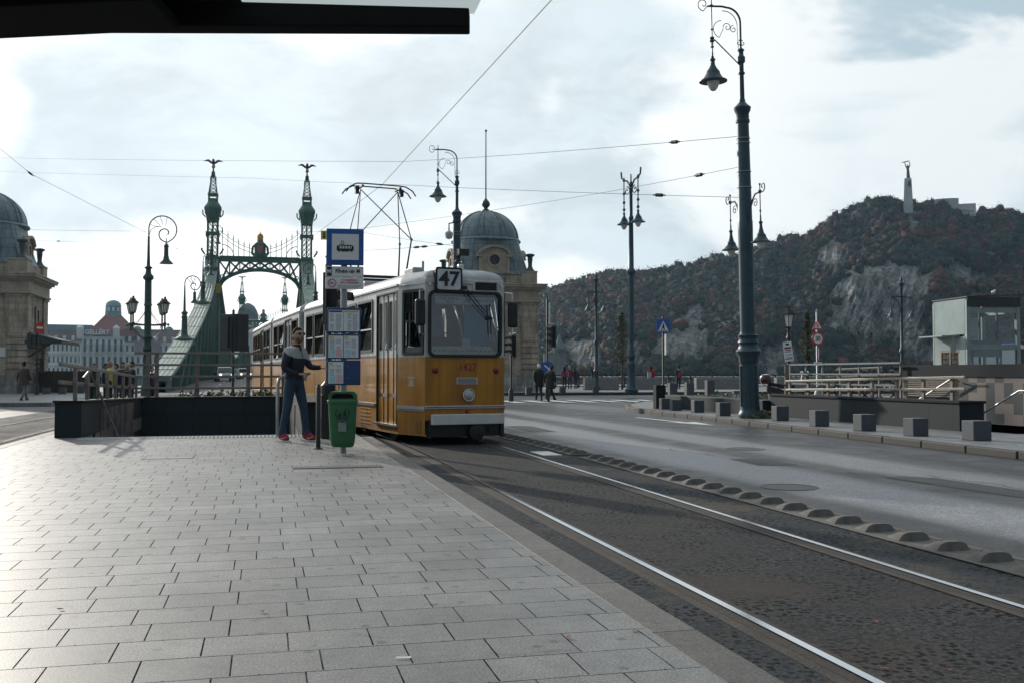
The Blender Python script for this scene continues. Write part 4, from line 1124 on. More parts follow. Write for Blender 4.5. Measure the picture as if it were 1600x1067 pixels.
# small rooftop boxes
mb = MB(); mb.box((.12, .55, 3.0), (.1, .1, .2)); mb.build('roof_antenna', mTW, tr, bevel=.02)
mb = MB(); mb.box((-.62, .9, 2.96), (.2, .5, .14)); mb.build('roof_vent', mTR, tr, bevel=.02)
mb = MB(); mb.box((-.1, 5.3, 2.98), (1.1, 2.6, .2)); mb.build('roof_equipment', mTR, tr, bevel=.04)
mb = MB(); mb.tube([(-.35, 1.2, 2.9), (-.35, 1.2, 3.2)], .022, 8); mb.build('roof_stub', mGrey, tr)
# wiper
wp = MB(); piv = V((.44, -.05, 2.13))
wp.tube([(-.03, -.045, 2.66), (.2, -.06, 2.4), piv], .009, 6); wp.tube([(-.06, -.045, 2.6), (.16, -.06, 2.36), piv + V((-.03, 0, -.02))], .007, 6)
wp.tube([piv + V((-.02, 0, .24)), piv + V((0, -.006, 0)), piv + V((.01, 0, -.28))], .011, 6)
wp.box((-.03, -.035, 2.64), (.08, .04, .05)); wp.box((.43, -.055, 2.13), (.06, .03, .05)); wp.build('wiper', mSeal, tr)
# destination paper, dashboard, partition
pp = MB(); pp.bx(-.52, .56, .055, .06, 2.36, 2.49); pp = pp.build('destination_strip', M('strip_paper', (.85, .87, .86), .7), tr)
text('DEÁK FERENC', .055, mInk, pp, (-.27, .052, 2.45)); text('TÉR M', .055, mInk, pp, (-.27, .052, 2.395)); text('47', .12, mInk, pp, (.06, .052, 2.42)); text('VÁROSHÁZ TÉR', .055, mInk, pp, (.36, .052, 2.43))
mb = MB(); mb.bx(-.6, .6, .05, .4, 1.36, 1.49); mb.quad((-.6, .06, 1.495), (.6, .06, 1.495), (.56, .2, 1.66), (-.56, .2, 1.66)); 
mb.build('dashboard', M('dash', (.8, .78, .66), .6), tr)
mb = MB()
for i in range(13):
    x = -.5 + i * .083; mb.box((x, .125, 1.58), (.022, .02, .016))
mb.build('dash_button', mInk, tr)
mb = MB(); mb.wall((-.9, 1.5), (.9, 1.5), .85, 2.62, [(.12, .62, 1.55, 2.45), (1.0, 1.66, 1.0, 2.45)], .03); mb.build('cab_partition', M('partition', (.4, .46, .48), .6), tr)
mb = MB(); mb.bx(.22, .68, .62, .65, 1.5, 2.6); mb.build('cab_blind', mCab, tr)
mb = MB(); mb.box((.05, 1.05, 1.2), (.42, .4, .1)); mb.box((.05, 1.25, 1.55), (.4, .08, .6)); mb.bx(.0, .1, 1.0, 1.1, .85, 1.2); mb.build('driver_seat', M('driver_seat', (.035, .035, .04), .8), tr, bevel=.03)
mb = MB(); mb.box((.13, .3, 1.7), (.14, .02, .18)); mb.build('notice', mPaper, tr)
mb = MB(); mb.tube([(-.09, .5, 1.5), (-.1, .5, 1.95)], .012, 6); mb.ball((-.1, .5, 1.97), .035, 8); mb.build('cab_lever', mBlack, tr)
mb = MB(); mb.ball((-.62, .42, 2.32), .085, 10); mb.build('yellow_fan', M('fan_yellow', (.5, .27, .02), .5), tr)
# mirrors
for s in (-1, 1):
    a = V((s * (HF + .01), .06, 2.58)); b = V((s * (HF + .0), .04, 1.82))
    mx = s * (HF + .11) if s > 0 else -(HF + .13)
    my = -.12
    m_ = MB(); m_.bx(mx - .085, mx + .085, my - .05, my + .05, 1.98, 2.42); mo = m_.build('mirror', mSeal, tr, bevel=.04, seg=4)
    m_ = MB(); m_.tube([a, (mx, my + .02, 2.56), (mx, my + .03, 2.4)], .015, 7); m_.tube([b, (mx, my + .02, 1.86), (mx, my + .03, 2.0)], .015, 7); m_.build('mirror_arm', mTrim, mo)
mb = MB(); mb.bx(-.022, .022, -.018, -.001, 1.435, 1.445); mb.build('badge_dot', mInk, tr) if False else None
# faded emblem on the left cab panel
T = sideT((-HB, TAP), (-HF, 0)); mb = MB(); mb.T = T
for i in range(4): mb.bx(.30 + .012 * i, .46 - .01 * i, -.004, -.001, .99 + i * .028, 1.005 + i * .028)
mb.bx(.28, .48, -.004, -.001, 1.12, 1.135); mb.build('emblem', mTW, tr)
# ------------------------------------------------------------------ pantograph on the roof
pg = MB(); cy = 5.2
for s in (-1, 1):
    for yy in (cy - .35, cy + .35): pg.lathe([(.05, 0), (.07, .03), (.045, .05), (.07, .08), (.045, .1), (.07, .13), (.04, .16)], (s * .5, yy, 3.06), 10)
pg.build('insulator', M('insulator', (.12, .05, .03), .3), tr)
HZ = 5.27
pg = MB(); zb2 = 3.22
pg.bx(-.6, .6, cy - .4, cy - .34, zb2, zb2 + .06); pg.bx(-.6, .6, cy + .34, cy + .4, zb2, zb2 + .06); pg.bx(-.57, -.5, cy - .34, cy + .34, zb2, zb2 + .06); pg.bx(.5, .57, cy - .34, cy + .34, zb2, zb2 + .06)
pf = pg.build('pantograph', mBlack, tr)
pg = MB(); kz = 4.08
for s in (-1, 1):
    fx, kx, hx = s * .52, s * .62, s * .42
    for yy, ky in ((cy - .25, cy - .42), (cy + .25, cy + .42)):
        pg.tube([(fx, yy, zb2 + .05), (kx * .97, ky, kz)], [.022, .016], 8)
        pg.tube([(kx * .97, ky, kz), (hx, cy, HZ - .1)], .012, 7)
    for ky in (cy - .42, cy + .42): pg.ball((kx * .97, ky, kz), .032, 8)
pg.tube([(-.6, cy - .42, kz), (.42, cy, HZ - .1)], .011, 6); pg.tube([(.6, cy - .42, kz), (-.42, cy, HZ - .1)], .011, 6)
pg.build('arm', mBlack, pf)
pg = MB()
for yy in (cy - .17, cy + .17):
    pg.tube([(-.78, yy, HZ - .2), (-.7, yy, HZ - .09), (-.55, yy, HZ - .01), (-.4, yy, HZ), (.4, yy, HZ), (.55, yy, HZ - .01), (.7, yy, HZ - .09), (.78, yy, HZ - .2)], .015, 7)
for s in (-1, 1): pg.bx(s * .42 - .025, s * .42 + .025, cy - .2, cy + .2, HZ - .07, HZ - .03); pg.bx(s * .5 - .04, s * .5 + .04, cy - .05, cy + .05, HZ - .2, HZ - .05)
pg.build('collector_head', mBlack, pf)
# ------------------------------------------------------------------ stone toll houses with domes
def stonework(name, a, b, bw, bh, mort=.012, rough=.8):
    m, k, bs, oc = surf(name)
    sp = k.n('ShaderNodeSeparateXYZ'); k.l(oc, sp.inputs[0])
    cb = k.n('ShaderNodeCombineXYZ'); k.l(k.math('ADD', sp.outputs[0], sp.outputs[1]), cb.inputs[0]); k.l(sp.outputs[2], cb.inputs[1])
    br = k.n('ShaderNodeTexBrick'); k.l(cb.outputs[0], br.inputs['Vector']); br.inputs['Scale'].default_value = 1
    br.inputs['Brick Width'].default_value = bw; br.inputs['Row Height'].default_value = bh; br.inputs['Mortar Size'].default_value = mort
    br.inputs['Color1'].default_value = (*a, 1); br.inputs['Color2'].default_value = (*b, 1); br.inputs['Mortar'].default_value = (*[x * .62 for x in a], 1)
    n = k.noise(oc, 1.2, 6, .7); n2_ = k.noise(oc, 14, 4, .7)
    mp = k.n('ShaderNodeMapping'); mp.inputs['Scale'].default_value = (3, 3, .35); k.l(oc, mp.inputs['Vector'])
    n3 = k.noise(mp.outputs[0], 1.5, 4, .6)
    v = k.math('MULTIPLY', k.math('MULTIPLY', k.ramp(n, .3, .7, .68, 1.2), k.ramp(n2_, .3, .7, .85, 1.12)), k.ramp(n3, .35, .62, .62, 1.05))
    sc_ = k.n('ShaderNodeVectorMath', operation='SCALE'); k.l(br.outputs['Color'], sc_.inputs[0]); k.l(v, sc_.inputs['Scale'])
    k.l(sc_.outputs[0], bs.inputs['Base Color']); bs.inputs['Roughness'].default_value = rough
    bumpto(k, bs, k.math('SUBTRACT', k.math('MULTIPLY', n2_, .4), br.outputs['Fac']), .4, .02)
    return m
mStone = stonework('toll_stone', (.42, .355, .27), (.52, .44, .34), .75, .36)
mStoneP = M('trim_stone', (.42, .36, .28), .8, 0, .25, 2.2, .2, 25)
mPlinth = stonework('plinth_stone', (.34, .33, .31), (.42, .405, .38), 1.1, .5)
def leadroof(name, a, b, sx_, sz_):
    m, k, bs, oc = surf(name)
    sp = k.n('ShaderNodeSeparateXYZ'); k.l(oc, sp.inputs[0])
    ang = k.math('ARCTAN2', sp.outputs[1], sp.outputs[0])
    fa = k.math('ABSOLUTE', k.math('SUBTRACT', k.math('FRACT', k.math('MULTIPLY', ang, sx_)), .5)); fz_ = k.math('ABSOLUTE', k.math('SUBTRACT', k.math('FRACT', k.math('MULTIPLY', sp.outputs[2], sz_)), .5))
    seam = k.math('MAXIMUM', k.ramp(fa, .46, .49), k.ramp(fz_, .465, .49))
    mp = k.n('ShaderNodeMapping'); mp.inputs['Scale'].default_value = (2.5, 2.5, .5); k.l(oc, mp.inputs['Vector'])
    c = k.mix(k.ramp(k.noise(mp.outputs[0], 1.6, 6, .7), .3, .7), a, b)
    c = k.mix(k.ramp(k.noise(oc, 4.5, 5, .7), .56, .72), c, (.3, .32, .3))
    k.l(k.mix(k.math('MULTIPLY', seam, .7), c, (.03, .04, .045)), bs.inputs['Base Color'])
    bs.inputs['Roughness'].default_value = .5; bumpto(k, bs, seam, .5, .03); return m
mLead = leadroof('lead_roof', (.10, .15, .175), (.21, .27, .285), 3.8, 1.7)
mGlassD = M('dark_pane', (.02, .025, .03), .15, 0, .2, 2, 0)
def urn(par, x, y, z, s=1.0):
    mb = MB(); mb.lathe([(.26 * s, 0), (.28 * s, .05 * s), (.2 * s, .12 * s), (.12 * s, .3 * s), (.13 * s, .5 * s), (.16 * s, .75 * s), (.15 * s, .85 * s), (.27 * s, .92 * s), (.28 * s, 1.0 * s), (.12 * s, 1.05 * s), (0, 1.06 * s)], (x, y, z), 12)
    return mb.build('urn', M('urn_metal', (.07, .085, .085), .6, .2), par)
def tollhouse(cx, label, pole):
    H = 3.07; HD = 2.9
    t = thing('toll_house', label, 'toll house', (cx, 68, -.12), 0, 'domed toll houses at the bridge head')
    p = MB(); 
    def sq(h, hd=None): hd = hd if hd is not None else h; return [(-h, -hd), (h, -hd), (h, hd), (-h, hd)]
    p.prism(sq(H + .06, HD + .06), 0, 1.12); p.build('plinth', mPlinth, t, bevel=.03)
    w_ = MB()
    win = [(1.9, 3.05, 4.35, 5.7), (2.35, 3.75, 1.13, 3.3)]
    w_.wall((-H + .15, -HD + .15), (H - .15, -HD + .15), 1.12, 6.0, [(2.0, 3.2, 3.9, 5.15), (2.1, 3.5, 1.13, 3.1)], .2)
    w_.wall((H - .15, -HD + .15), (H - .15, HD - .15), 1.12, 6.0, [(2.15, 2.75, 3.6, 5.35), (3.1, 3.6, 3.9, 5.2), (1.2, 1.7, 3.9, 5.2)], .25)
    w_.wall((H - .15, HD - .15), (-H + .15, HD - .15), 1.12, 6.0); w_.wall((-H + .15, HD - .15), (-H + .15, -HD + .15), 1.12, 6.0, [(2.15, 2.75, 3.6, 5.35)], .25)
    w_.build('wall', mStone, t)
    for sx_ in (-1, 1):
        for sy in (-1, 1):
            q = MB(); z = 1.12
            while z < 3.35:
                q.box((sx_ * (H - .6), sy * (HD - .6), z + .18), (1.24, 1.24, .335)); z += .37
            q.box((sx_ * (H - .6), sy * (HD - .6), 3.5), (1.3, 1.3, .12))
            q.box((sx_ * (H - .62), sy * (HD - .62), 4.72), (1.18, 1.18, 2.32)); q.box((sx_ * (H - .6), sy * (HD - .6), 5.92), (1.3, 1.3, .12))
            q.build('corner_pier', mStone, t, bevel=.025)
    # window panel with vents, doorway with pediment
    x0 = -H + .15 + 2.0
    f = MB(); f.bx(x0, x0 + 1.2, -HD + .12, -HD + .22, 3.9, 5.15); f = f.build('window', M('shutter_grey', (.24, .25, .26), .6), t)
    v_ = MB()
    for zz_ in (4.25, 4.8):
        v_.T = Matrix.Translation((x0 + .85, -HD + .12, zz_)) @ Matrix.Rotation(rad(90), 4, 'X'); v_.lathe([(.1, -.01), (.1, .02), (0, .021)], n=12)
    v_.build('vent', mBlack, f)
    f = MB(); f.bx(x0 - .12, x0 + 1.32, -HD - .02, -HD + .149, 3.72, 3.88); f.bx(x0 - .12, x0 - .002, -HD + .04, -HD + .149, 3.88, 5.25); f.bx(x0 + 1.202, x0 + 1.32, -HD + .04, -HD + .149, 3.88, 5.25); f.bx(x0 - .12, x0 + 1.32, -HD - .0, -HD + .149, 5.252, 5.4); f.build('window_surround', mStoneP, t)
    f = MB(); f.bx(-H + 2.25, -H + 3.65, -HD + .3, -HD + .35, 1.13, 3.1); f.build('door', mGlassD, t)
    f = MB(); f.ext([(-H + 1.95, 3.2), (-H + 3.95, 3.2), (-H + 3.95, 3.3), (-H + 2.95, 3.68), (-H + 1.95, 3.3)], -HD - .1, -HD + .148); f.build('door_pediment', mStoneP, t)
    for (a, b) in ((2.15, 2.75),):
        f = MB(); f.bx(H - .32, H - .3, -HD + .15 + a, -HD + .15 + b, 3.6, 5.35); f.build('window', mGlassD, t)
    # entablature and cornice, stepped
    for z0, z1, e, nm in ((6.0, 6.14, .12, 'architrave'), (6.14, 6.75, .04, 'frieze'), (6.75, 6.87, .14, 'cornice'), (6.87, 7.0, .3, 'cornice'), (7.0, 7.14, .46, 'cornice'), (7.14, 7.24, .5, 'cornice')):
        q = MB(); q.prism(sq(H + e, HD + e), z0, z1); q.build(nm, mStoneP, t, bevel=.02)
    q = MB()
    for i in range(15):
        x = -H + (i + .5) * 2 * H / 15
        q.box((x, -HD - .12, 6.9), (.16, .2, .16)); q.box((H + .12, -HD + (i + .5) * 2 * HD / 15, 6.9), (.2, .16, .16)) if i < 14 else None
    q.build('cornice_block', mStoneP, t)
    q = MB(); q.prism(sq(H - .25, HD - .25), 7.24, 7.95); q.build('parapet', mStone, t, bevel=.02)
    for sx_ in (-1, 1):
        for sy in (-1, 1):
            q = MB(); q.box((sx_ * (H - .65), sy * (HD - .65), 7.65), (1.1, 1.1, .8)); q.box((sx_ * (H - .65), sy * (HD - .65), 8.1), (1.16, 1.16, .1)); q.build('parapet_pier', mStoneP, t, bevel=.02)
            urn(t, sx_ * (H - .5), sy * (HD - .5), 8.15, 1.15)
    # bell-shaped lower roof: square at the foot, round at the rim
    loops = []
    for i in range(11):
        u = i / 10; z = 7.9 + 2.42 * u; r = 2.78 - .62 * (u ** .55) if u < 1 else 2.16; kq = 1 - .75 * smooth(u)
        L = []
        for j in range(48):
            a = 2 * math.pi * j / 48; ca, sa = math.cos(a), math.sin(a); n_ = 2 + 6 * kq
            rr_ = r / (abs(ca) ** n_ + abs(sa) ** n_) ** (1 / n_); L.append((rr_ * ca, rr_ * sa, z))
        loops.append(L)
    q = MB(); loft(q, loops); q.build('bell_roof', mLead, t)
    q = MB(); q.lathe([(2.2, 10.25), (2.42, 10.3), (2.46, 10.38), (2.38, 10.5), (2.22, 10.52)], n=48); q.build('roof_rim', mLead, t)
    prof = [(2.25 * math.cos(a), 10.5 + 2.05 * math.sin(a)) for a in [rad(x) for x in range(0, 86, 6)]]
    q = MB(); q.lathe(prof + [(.3, 12.56), (.16, 12.7)], n=48); q.build('dome', mLead, t)
    q = MB()
    for j in range(8):
        a = 2 * math.pi * (j + .5) / 8
        for da in (-.085, .085):
            q.tube([(pr_ * 1.006 * math.cos(a + da), pr_ * 1.006 * math.sin(a + da), z) for pr_, z in prof[:-1]], .05, 5)
    q.build('dome_rib', mLead, t)
    q = MB(); q.lathe([(.32, 12.55), (.2, 12.68), (.12, 12.75), (.14, 12.8), (.28, 12.95), (.3, 13.08), (.22, 13.25), (.1, 13.38), (.05, 13.5), (.045, 13.8), (0, 13.82)], n=16); q.build('finial', mLampG, t)
    if pole:
        q = MB(); q.tube([(0, 0, 13.5), (0, 0, 18.2)], [.05, .035], 8); q.ball((0, 0, 18.25), .09, 8); q.build('flagpole', mLampG, t)
    # arched dormers with round windows on front and sides
    for an in (0, 90, -90):
        T = Matrix.Rotation(rad(an), 4, 'Z')
        d = MB(); d.T = T
        yy = -2.72 if an == 0 else -2.42
        out = [(-.85, 7.95), (.85, 7.95), (.85, 9.2)] + [(.85 * math.cos(rad(a)), 9.2 + .42 * math.sin(rad(a))) for a in range(15, 180, 15)] + [(-.85, 9.2)]
        d.ext(out, yy, -1.6); d.bx(-1.02, -.86, yy - .08, -1.9, 7.95, 9.12); d.bx(.86, 1.02, yy - .08, -1.9, 7.95, 9.12)
        dm = d.build('dormer', mStoneP, t)
        d = MB(); d.T = T
        pts = [(1.08 * math.cos(rad(a)), 9.15 + .62 * math.sin(rad(a))) for a in range(0, 181, 12)]
        for (xa, za_), (xb, zb_) in zip(pts, pts[1:]): d.bar((xa, yy - .05, za_), (xb, yy - .05, zb_), .34, .16)
        d.bx(-1.2, -.84, yy - .2, -1.9, 9.05, 9.15); d.bx(.84, 1.2, yy - .2, -1.9, 9.05, 9.15); d.build('dormer_arch', mStoneP, dm)
        d = MB(); d.T = T; d.disc((0, 8.85), .36, 22, yy - .03, yy - .005); d.build('round_window', mGlassD, dm)
        d = MB(); d.T = T; d.ring((0, 8.85), .36, .5, yy - .08, yy - .002, 22); d.build('window_ring', mStoneP, dm)
    return t
tollhouse(14.9, 'stone toll house with lead dome and flagpole behind the tram', True)
tl = tollhouse(-17.0, 'stone toll house with lead dome and entrance canopy at the left edge', False)
q = MB(); q.ext([(-17 + 3.0, 3.35), (-17 + 3.2, 3.55), (-17 + 6.2, 3.05), (-17 + 6.2, 2.95)], 66.0, 70.5) if False else None
q = MB(); q.quad((2.9, -2.6, 3.75), (4.9, -2.9, 3.2), (4.9, 2.9, 3.2), (2.9, 2.6, 3.75)); q.quad((4.9, -2.9, 3.2), (2.9, -2.6, 3.75), (2.9, -2.6, 3.2)); q.quad((4.9, -2.9, 3.1), (4.9, 2.9, 3.1), (2.9, 2.6, 3.1), (2.9, -2.6, 3.1)); q.bx(2.9, 4.95, -2.95, -2.9, 3.0, 3.22); q.bx(4.9, 4.96, -2.9, 2.9, 3.0, 3.22)
q.build('entrance_canopy', M('canopy_tin', (.05, .055, .06), .6, .2), tl)
q = MB(); q.bar((3.0, -2.5, 2.2), (4.3, -2.7, 3.0), .08, .08); q.build('canopy_bracket', mDark, tl)
q = MB(); q.bx(3.2, 6.2, -1.2, 2.0, 0, 1.35); tag(q.build('brick_planter', M('brown_boards', (.07, .05, .04), .8, 0, .3, 3)), 'low dark brown wall under the toll house canopy', 'low wall').location = (-17.0, 68, -.1)
q = MB(); q.bx(-.35, .85, -.03, 0, .0, .55); o = tag(q.build('street_plaque', mWhite), 'white information plaque on the left toll house wall', 'plaque'); o.location = (-17 - .55 + 2.1, 68 - 2.95 + .18, 2.1)
# ------------------------------------------------------------------ the bridge
mGreen = M('bridge_green', (.09, .19, .145), .45, .1, .25, .8, .1, 8)
mGreenD = M('bridge_green_dark', (.055, .14, .105), .55, .1, .3, .8, .15, 6)
mGold = M('gilding', (.5, .3, .08), .35, .8, .2, 3)
BX = -.95; HB_ = 6.45; YP, YF = 145.0, 318.0
br = thing('bridge', 'green iron cantilever bridge with two bird-topped portal towers', 'bridge', (BX, 0, 0))
def lattice(mb, x0, x1, z0, z1, y, n, w=.14, vert=False, taper=None):
    h = (z1 - z0) / n
    for i in range(n):
        a, b = z0 + i * h, z0 + (i + 1) * h
        def xx(x, z):
            if not taper: return x
            u = (z - z0) / (z1 - z0); c = (x0 + x1) / 2; return c + (x - c) * (1 + (taper - 1) * u)
        for p_, q_ in (((x0, a), (x1, b)), ((x1, a), (x0, b))):
            if vert: mb.bar((y, xx(p_[0], p_[1]), p_[1]), (y, xx(q_[0], q_[1]), q_[1]), w, .05)
            else: mb.bar((xx(p_[0], p_[1]), y, p_[1]), (xx(q_[0], q_[1]), y, q_[1]), w, .05)
def portal(yp, det=True):
    for s in (-1, 1):
        x = s * HB_
        # leg and lattice shaft
        mb = MB(); 
        for dx in (-.75, .75):
            for dy in (-.75, .75): mb.box((x + dx, yp + dy, 8.6), (.35, .35, 17.4))
        for dy in (-.7, .7): mb.bx(x - .62, x + .62, yp + dy - .02, yp + dy + .02, .3, 13.2)
        mb.bx(x - .95, x + .95, yp - .95, yp + .95, 13.1, 17.3)
        mb.build('tower_leg', mGreenD, br)
        mb = MB()
        for dx in (-.66, 0, .66):
            for dy in (-.66, .66): mb.box((x + dx, yp + dy, 19.9), (.22 if dx else .16, .18, 5.2))
        for z in (17.4, 20.6, 22.4): mb.box((x, yp, z), (1.62, 1.62, .32))
        for dy in (-.66, .66):
            for xa, xb in ((-.6, -.05), (.05, .6)):
                lattice(mb, x + xa, x + xb, 17.6, 20.45, yp + dy, 4, .13); lattice(mb, x + xa, x + xb, 20.8, 22.3, yp + dy, 2, .13)
        for dx in (-.66, .66): lattice(mb, yp - .6, yp + .6, 17.6, 22.3, x + dx, 5, .13, True)
        for dx in (-1, 1): mb.box((x + dx * .84, yp, 20.5), (.2, .9, .7)); mb.tube([(x + dx * 1.0, yp - .8, 17.6), (x + dx * 1.35, yp - .8, 18.1), (x + dx * 1.45, yp - .8, 18.3), (x + dx * 1.3, yp - .8, 18.45)], .12, 6)
        mb.build('tower_shaft', mGreenD, br)
        mb = MB(); mb.lathe([(.85, 22.3), (.9, 22.5), (.98, 22.7), (.95, 22.9), (1.0, 23.2), (1.12, 23.6), (1.27, 24.0), (1.25, 24.3), (1.0, 24.7), (.78, 25.0), (.72, 25.2)], (x, yp, 0), 8, True, math.pi / 8)
        for k_ in range(8):
            a = math.pi / 4 * k_; mb.tube([(x + .98 * math.cos(a), yp + .98 * math.sin(a), 22.9), (x + 1.35 * math.cos(a), yp + 1.35 * math.sin(a), 23.3), (x + 1.38 * math.cos(a), yp + 1.38 * math.sin(a), 23.9)], .09, 6)
        mb.build('tower_gallery', mGreenD, br)
        mb = MB(); mb.bx(x - .66, x + .66, yp - .66, yp + .66, 25.2, 25.5); mb.bx(x - .7, x + .7, yp - .7, yp + .7, 25.9, 26.2)
        for dx in (-.55, .55):
            for dy in (-.55, .55):
                mb.box((x + dx, yp + dy, 25.7), (.2, .2, .45)); mb.bar((x + dx, yp + dy, 26.2), (x + dx * .26, yp + dy * .26, 29.3), .13, .13)
        for dy in (-.5, .5): lattice(mb, x - .5, x + .5, 26.2, 28.6, yp + dy * .75, 5, .09, False, .36)
        for dx in (-.5, .5): lattice(mb, yp - .5, yp + .5, 26.2, 28.6, x + dx * .75, 5, .09, True, .36)
        mb.lathe([(.24, 28.5), (.2, 29.2), (.27, 29.25), (.12, 29.4), (.1, 29.85)], (x, yp, 0), 8)
        mb.build('spire', mGreenD, br)
        mb = MB(); mb.ball((x, yp, 30.05), .27, 12); mb.build('gilded_ball', mGold, br)
        mb = MB()
        # spread-winged bird: body, neck, wings, tail
        mb.tube([(x + .1, yp + .5, 30.35), (x, yp + .1, 30.6), (x, yp - .35, 30.95), (x, yp - .6, 31.0)], [.06, .24, .16, .05], 8)
        for w_ in (-1, 1):
            pts = [(0, 30.55), (.35, 30.75), (.8, 31.1), (1.2, 31.15), (1.7, 30.98), (2.05, 30.8), (1.65, 30.85), (1.1, 30.8), (.7, 30.55), (.35, 30.4), (0, 30.35)]
            pl = [(x + w_ * a * .64, 30.5 + (b - 30.5) * .8) for a, b in pts]
            mb.ext(pl if w_ > 0 else pl[::-1], yp - .1, yp + .1)
        mb.box((x, yp + .5, 30.4), (.3, .5, .08)); mb.build('bird_statue', mDark, br)
    # portal beam
    xi = HB_ - .95
    mb = MB(); mb.bx(-xi, xi, yp - .6, yp + .6, 16.75, 17.35); mb.bx(-xi, xi, yp - .7, yp + .7, 17.36, 17.48); mb.build('portal_beam', mGreenD, br)
    def az(x): return 12.6 + 2.9 * math.sqrt(max(0, 1 - (x / (xi + .05)) ** 2))
    N = 28; xs_ = [-xi + 2 * xi * i / N for i in range(N + 1)]
    mb = MB()
    for dy in (-.5, .5):
        for a, b in zip(xs_, xs_[1:]): mb.bar((a, yp + dy, az(a) + .15), (b, yp + dy, az(b) + .15), .4, .36, up=(0, 1, 0))
    for a, b in zip(xs_, xs_[1:]): mb.bar((a, yp, az(a) + .0), (b, yp, az(b) + .0), .08, 1.1, up=(0, 1, 0))
    mb.build('portal_arch', mGreenD, br)
    mb = MB()
    n = 8; gx = [-xi + 2 * xi * i / n for i in range(n + 1)]
    for dy in (-.5, .5):
        for a, b in zip(gx, gx[1:]):
            za, zb_ = az(a) + .3, az(b) + .3
            mb.bar((a, yp + dy, za), (b, yp + dy, 16.75), .2, .08, up=(0, 1, 0)); mb.bar((b, yp + dy, zb_), (a, yp + dy, 16.75), .2, .08, up=(0, 1, 0))
            mb.bar((b, yp + dy, zb_), (b, yp + dy, 16.75), .14, .08, up=(0, 1, 0))
    mb.build('portal_lattice', mGreenD, br)
    # scroll work filling the spandrels
    mb = MB()
    for s in (-1, 1):
        for c, r_ in ((xi - .45, .32), (xi - 1.05, .22)): mb.ring((s * c, az(c) + .75), r_ * .6, r_, yp - .55, yp - .45, 14)
    mb.build('spandrel_scroll', mGreenD, br)
    # garland rail above the beam
    mb = MB()
    def gz(u): return 18.5 + 2.6 * abs(u) ** 1.9
    for k_ in range(40):
        a, b = -1 + 2 * k_ / 40, -1 + 2 * (k_ + 1) / 40
        if abs(a + b) < .18: continue
        for lift in (0, -.55): mb.bar((a * xi, yp, gz(a) + lift), (b * xi, yp, gz(b) + lift), .07, .07)
    for k_ in range(15):
        u = -1 + 2 * (k_ + .5) / 15
        if abs(u) < .12: continue
        mb.tube([(u * xi, yp, 17.4), (u * xi, yp, gz(u) + .75)], .05, 5); mb.ball((u * xi, yp, gz(u) + .3), .11, 6)
    for s in (-1, 1): mb.tube(arc((s * (xi - .3), yp, 17.5), 1.6, 90, 180 if s > 0 else 0, 8), .06, 5)
    mb.build('garland', mGreenD, br)
    mb = MB(); mb.lathe([(.95, 17.4), (1.0, 17.7), (.7, 18.2), (.75, 18.9), (.85, 19.3), (.5, 19.6), (.42, 19.8)], (0, yp, 0), 12)
    for s in (-1, 1): mb.tube([(s * .6, yp, 17.5), (s * 1.1, yp, 18.0), (s * 1.0, yp, 18.9), (s * .6, yp, 19.3)], [.2, .18, .16, .1], 6)
    mb.ext([(-.35, 17.0), (0, 16.0), (.35, 17.0)], yp - .65, yp - .45); mb.build('crest', mGreenD, br)
    mb = MB(); mb.ext([(-.45, 18.3), (0, 17.75), (.45, 18.3), (.4, 19.1), (-.4, 19.1)], yp - 1.12, yp - .8); mb.build('shield', M('shield_red', (.3, .13, .12), .6, 0, .4, 3), br)
    mb = MB(); mb.lathe([(.42, 19.8), (.46, 19.95), (.42, 20.05), (.48, 20.4), (.3, 20.75), (.06, 20.85), (.05, 21.1)], (0, yp, 0), 12); mb.build('crown', mGold, br)
portal(YP); portal(YF)
CH = [(74, .7), (82.4, 1.8), (90, 2.95), (98, 4.25), (106.5, 5.75), (115, 7.35), (122.6, 8.95), (130, 10.8), (136, 12.6), (140, 14.2), (143, 15.9), (145, 17.4)]
def chz(y):
    for (a, za), (b, zb_) in zip(CH, CH[1:]):
        if y <= b: return za + (zb_ - za) * (y - a) / (b - a)
    return CH[-1][1]
def deckz(y): return -.22 + .55 * smooth((y - 70) / 45)
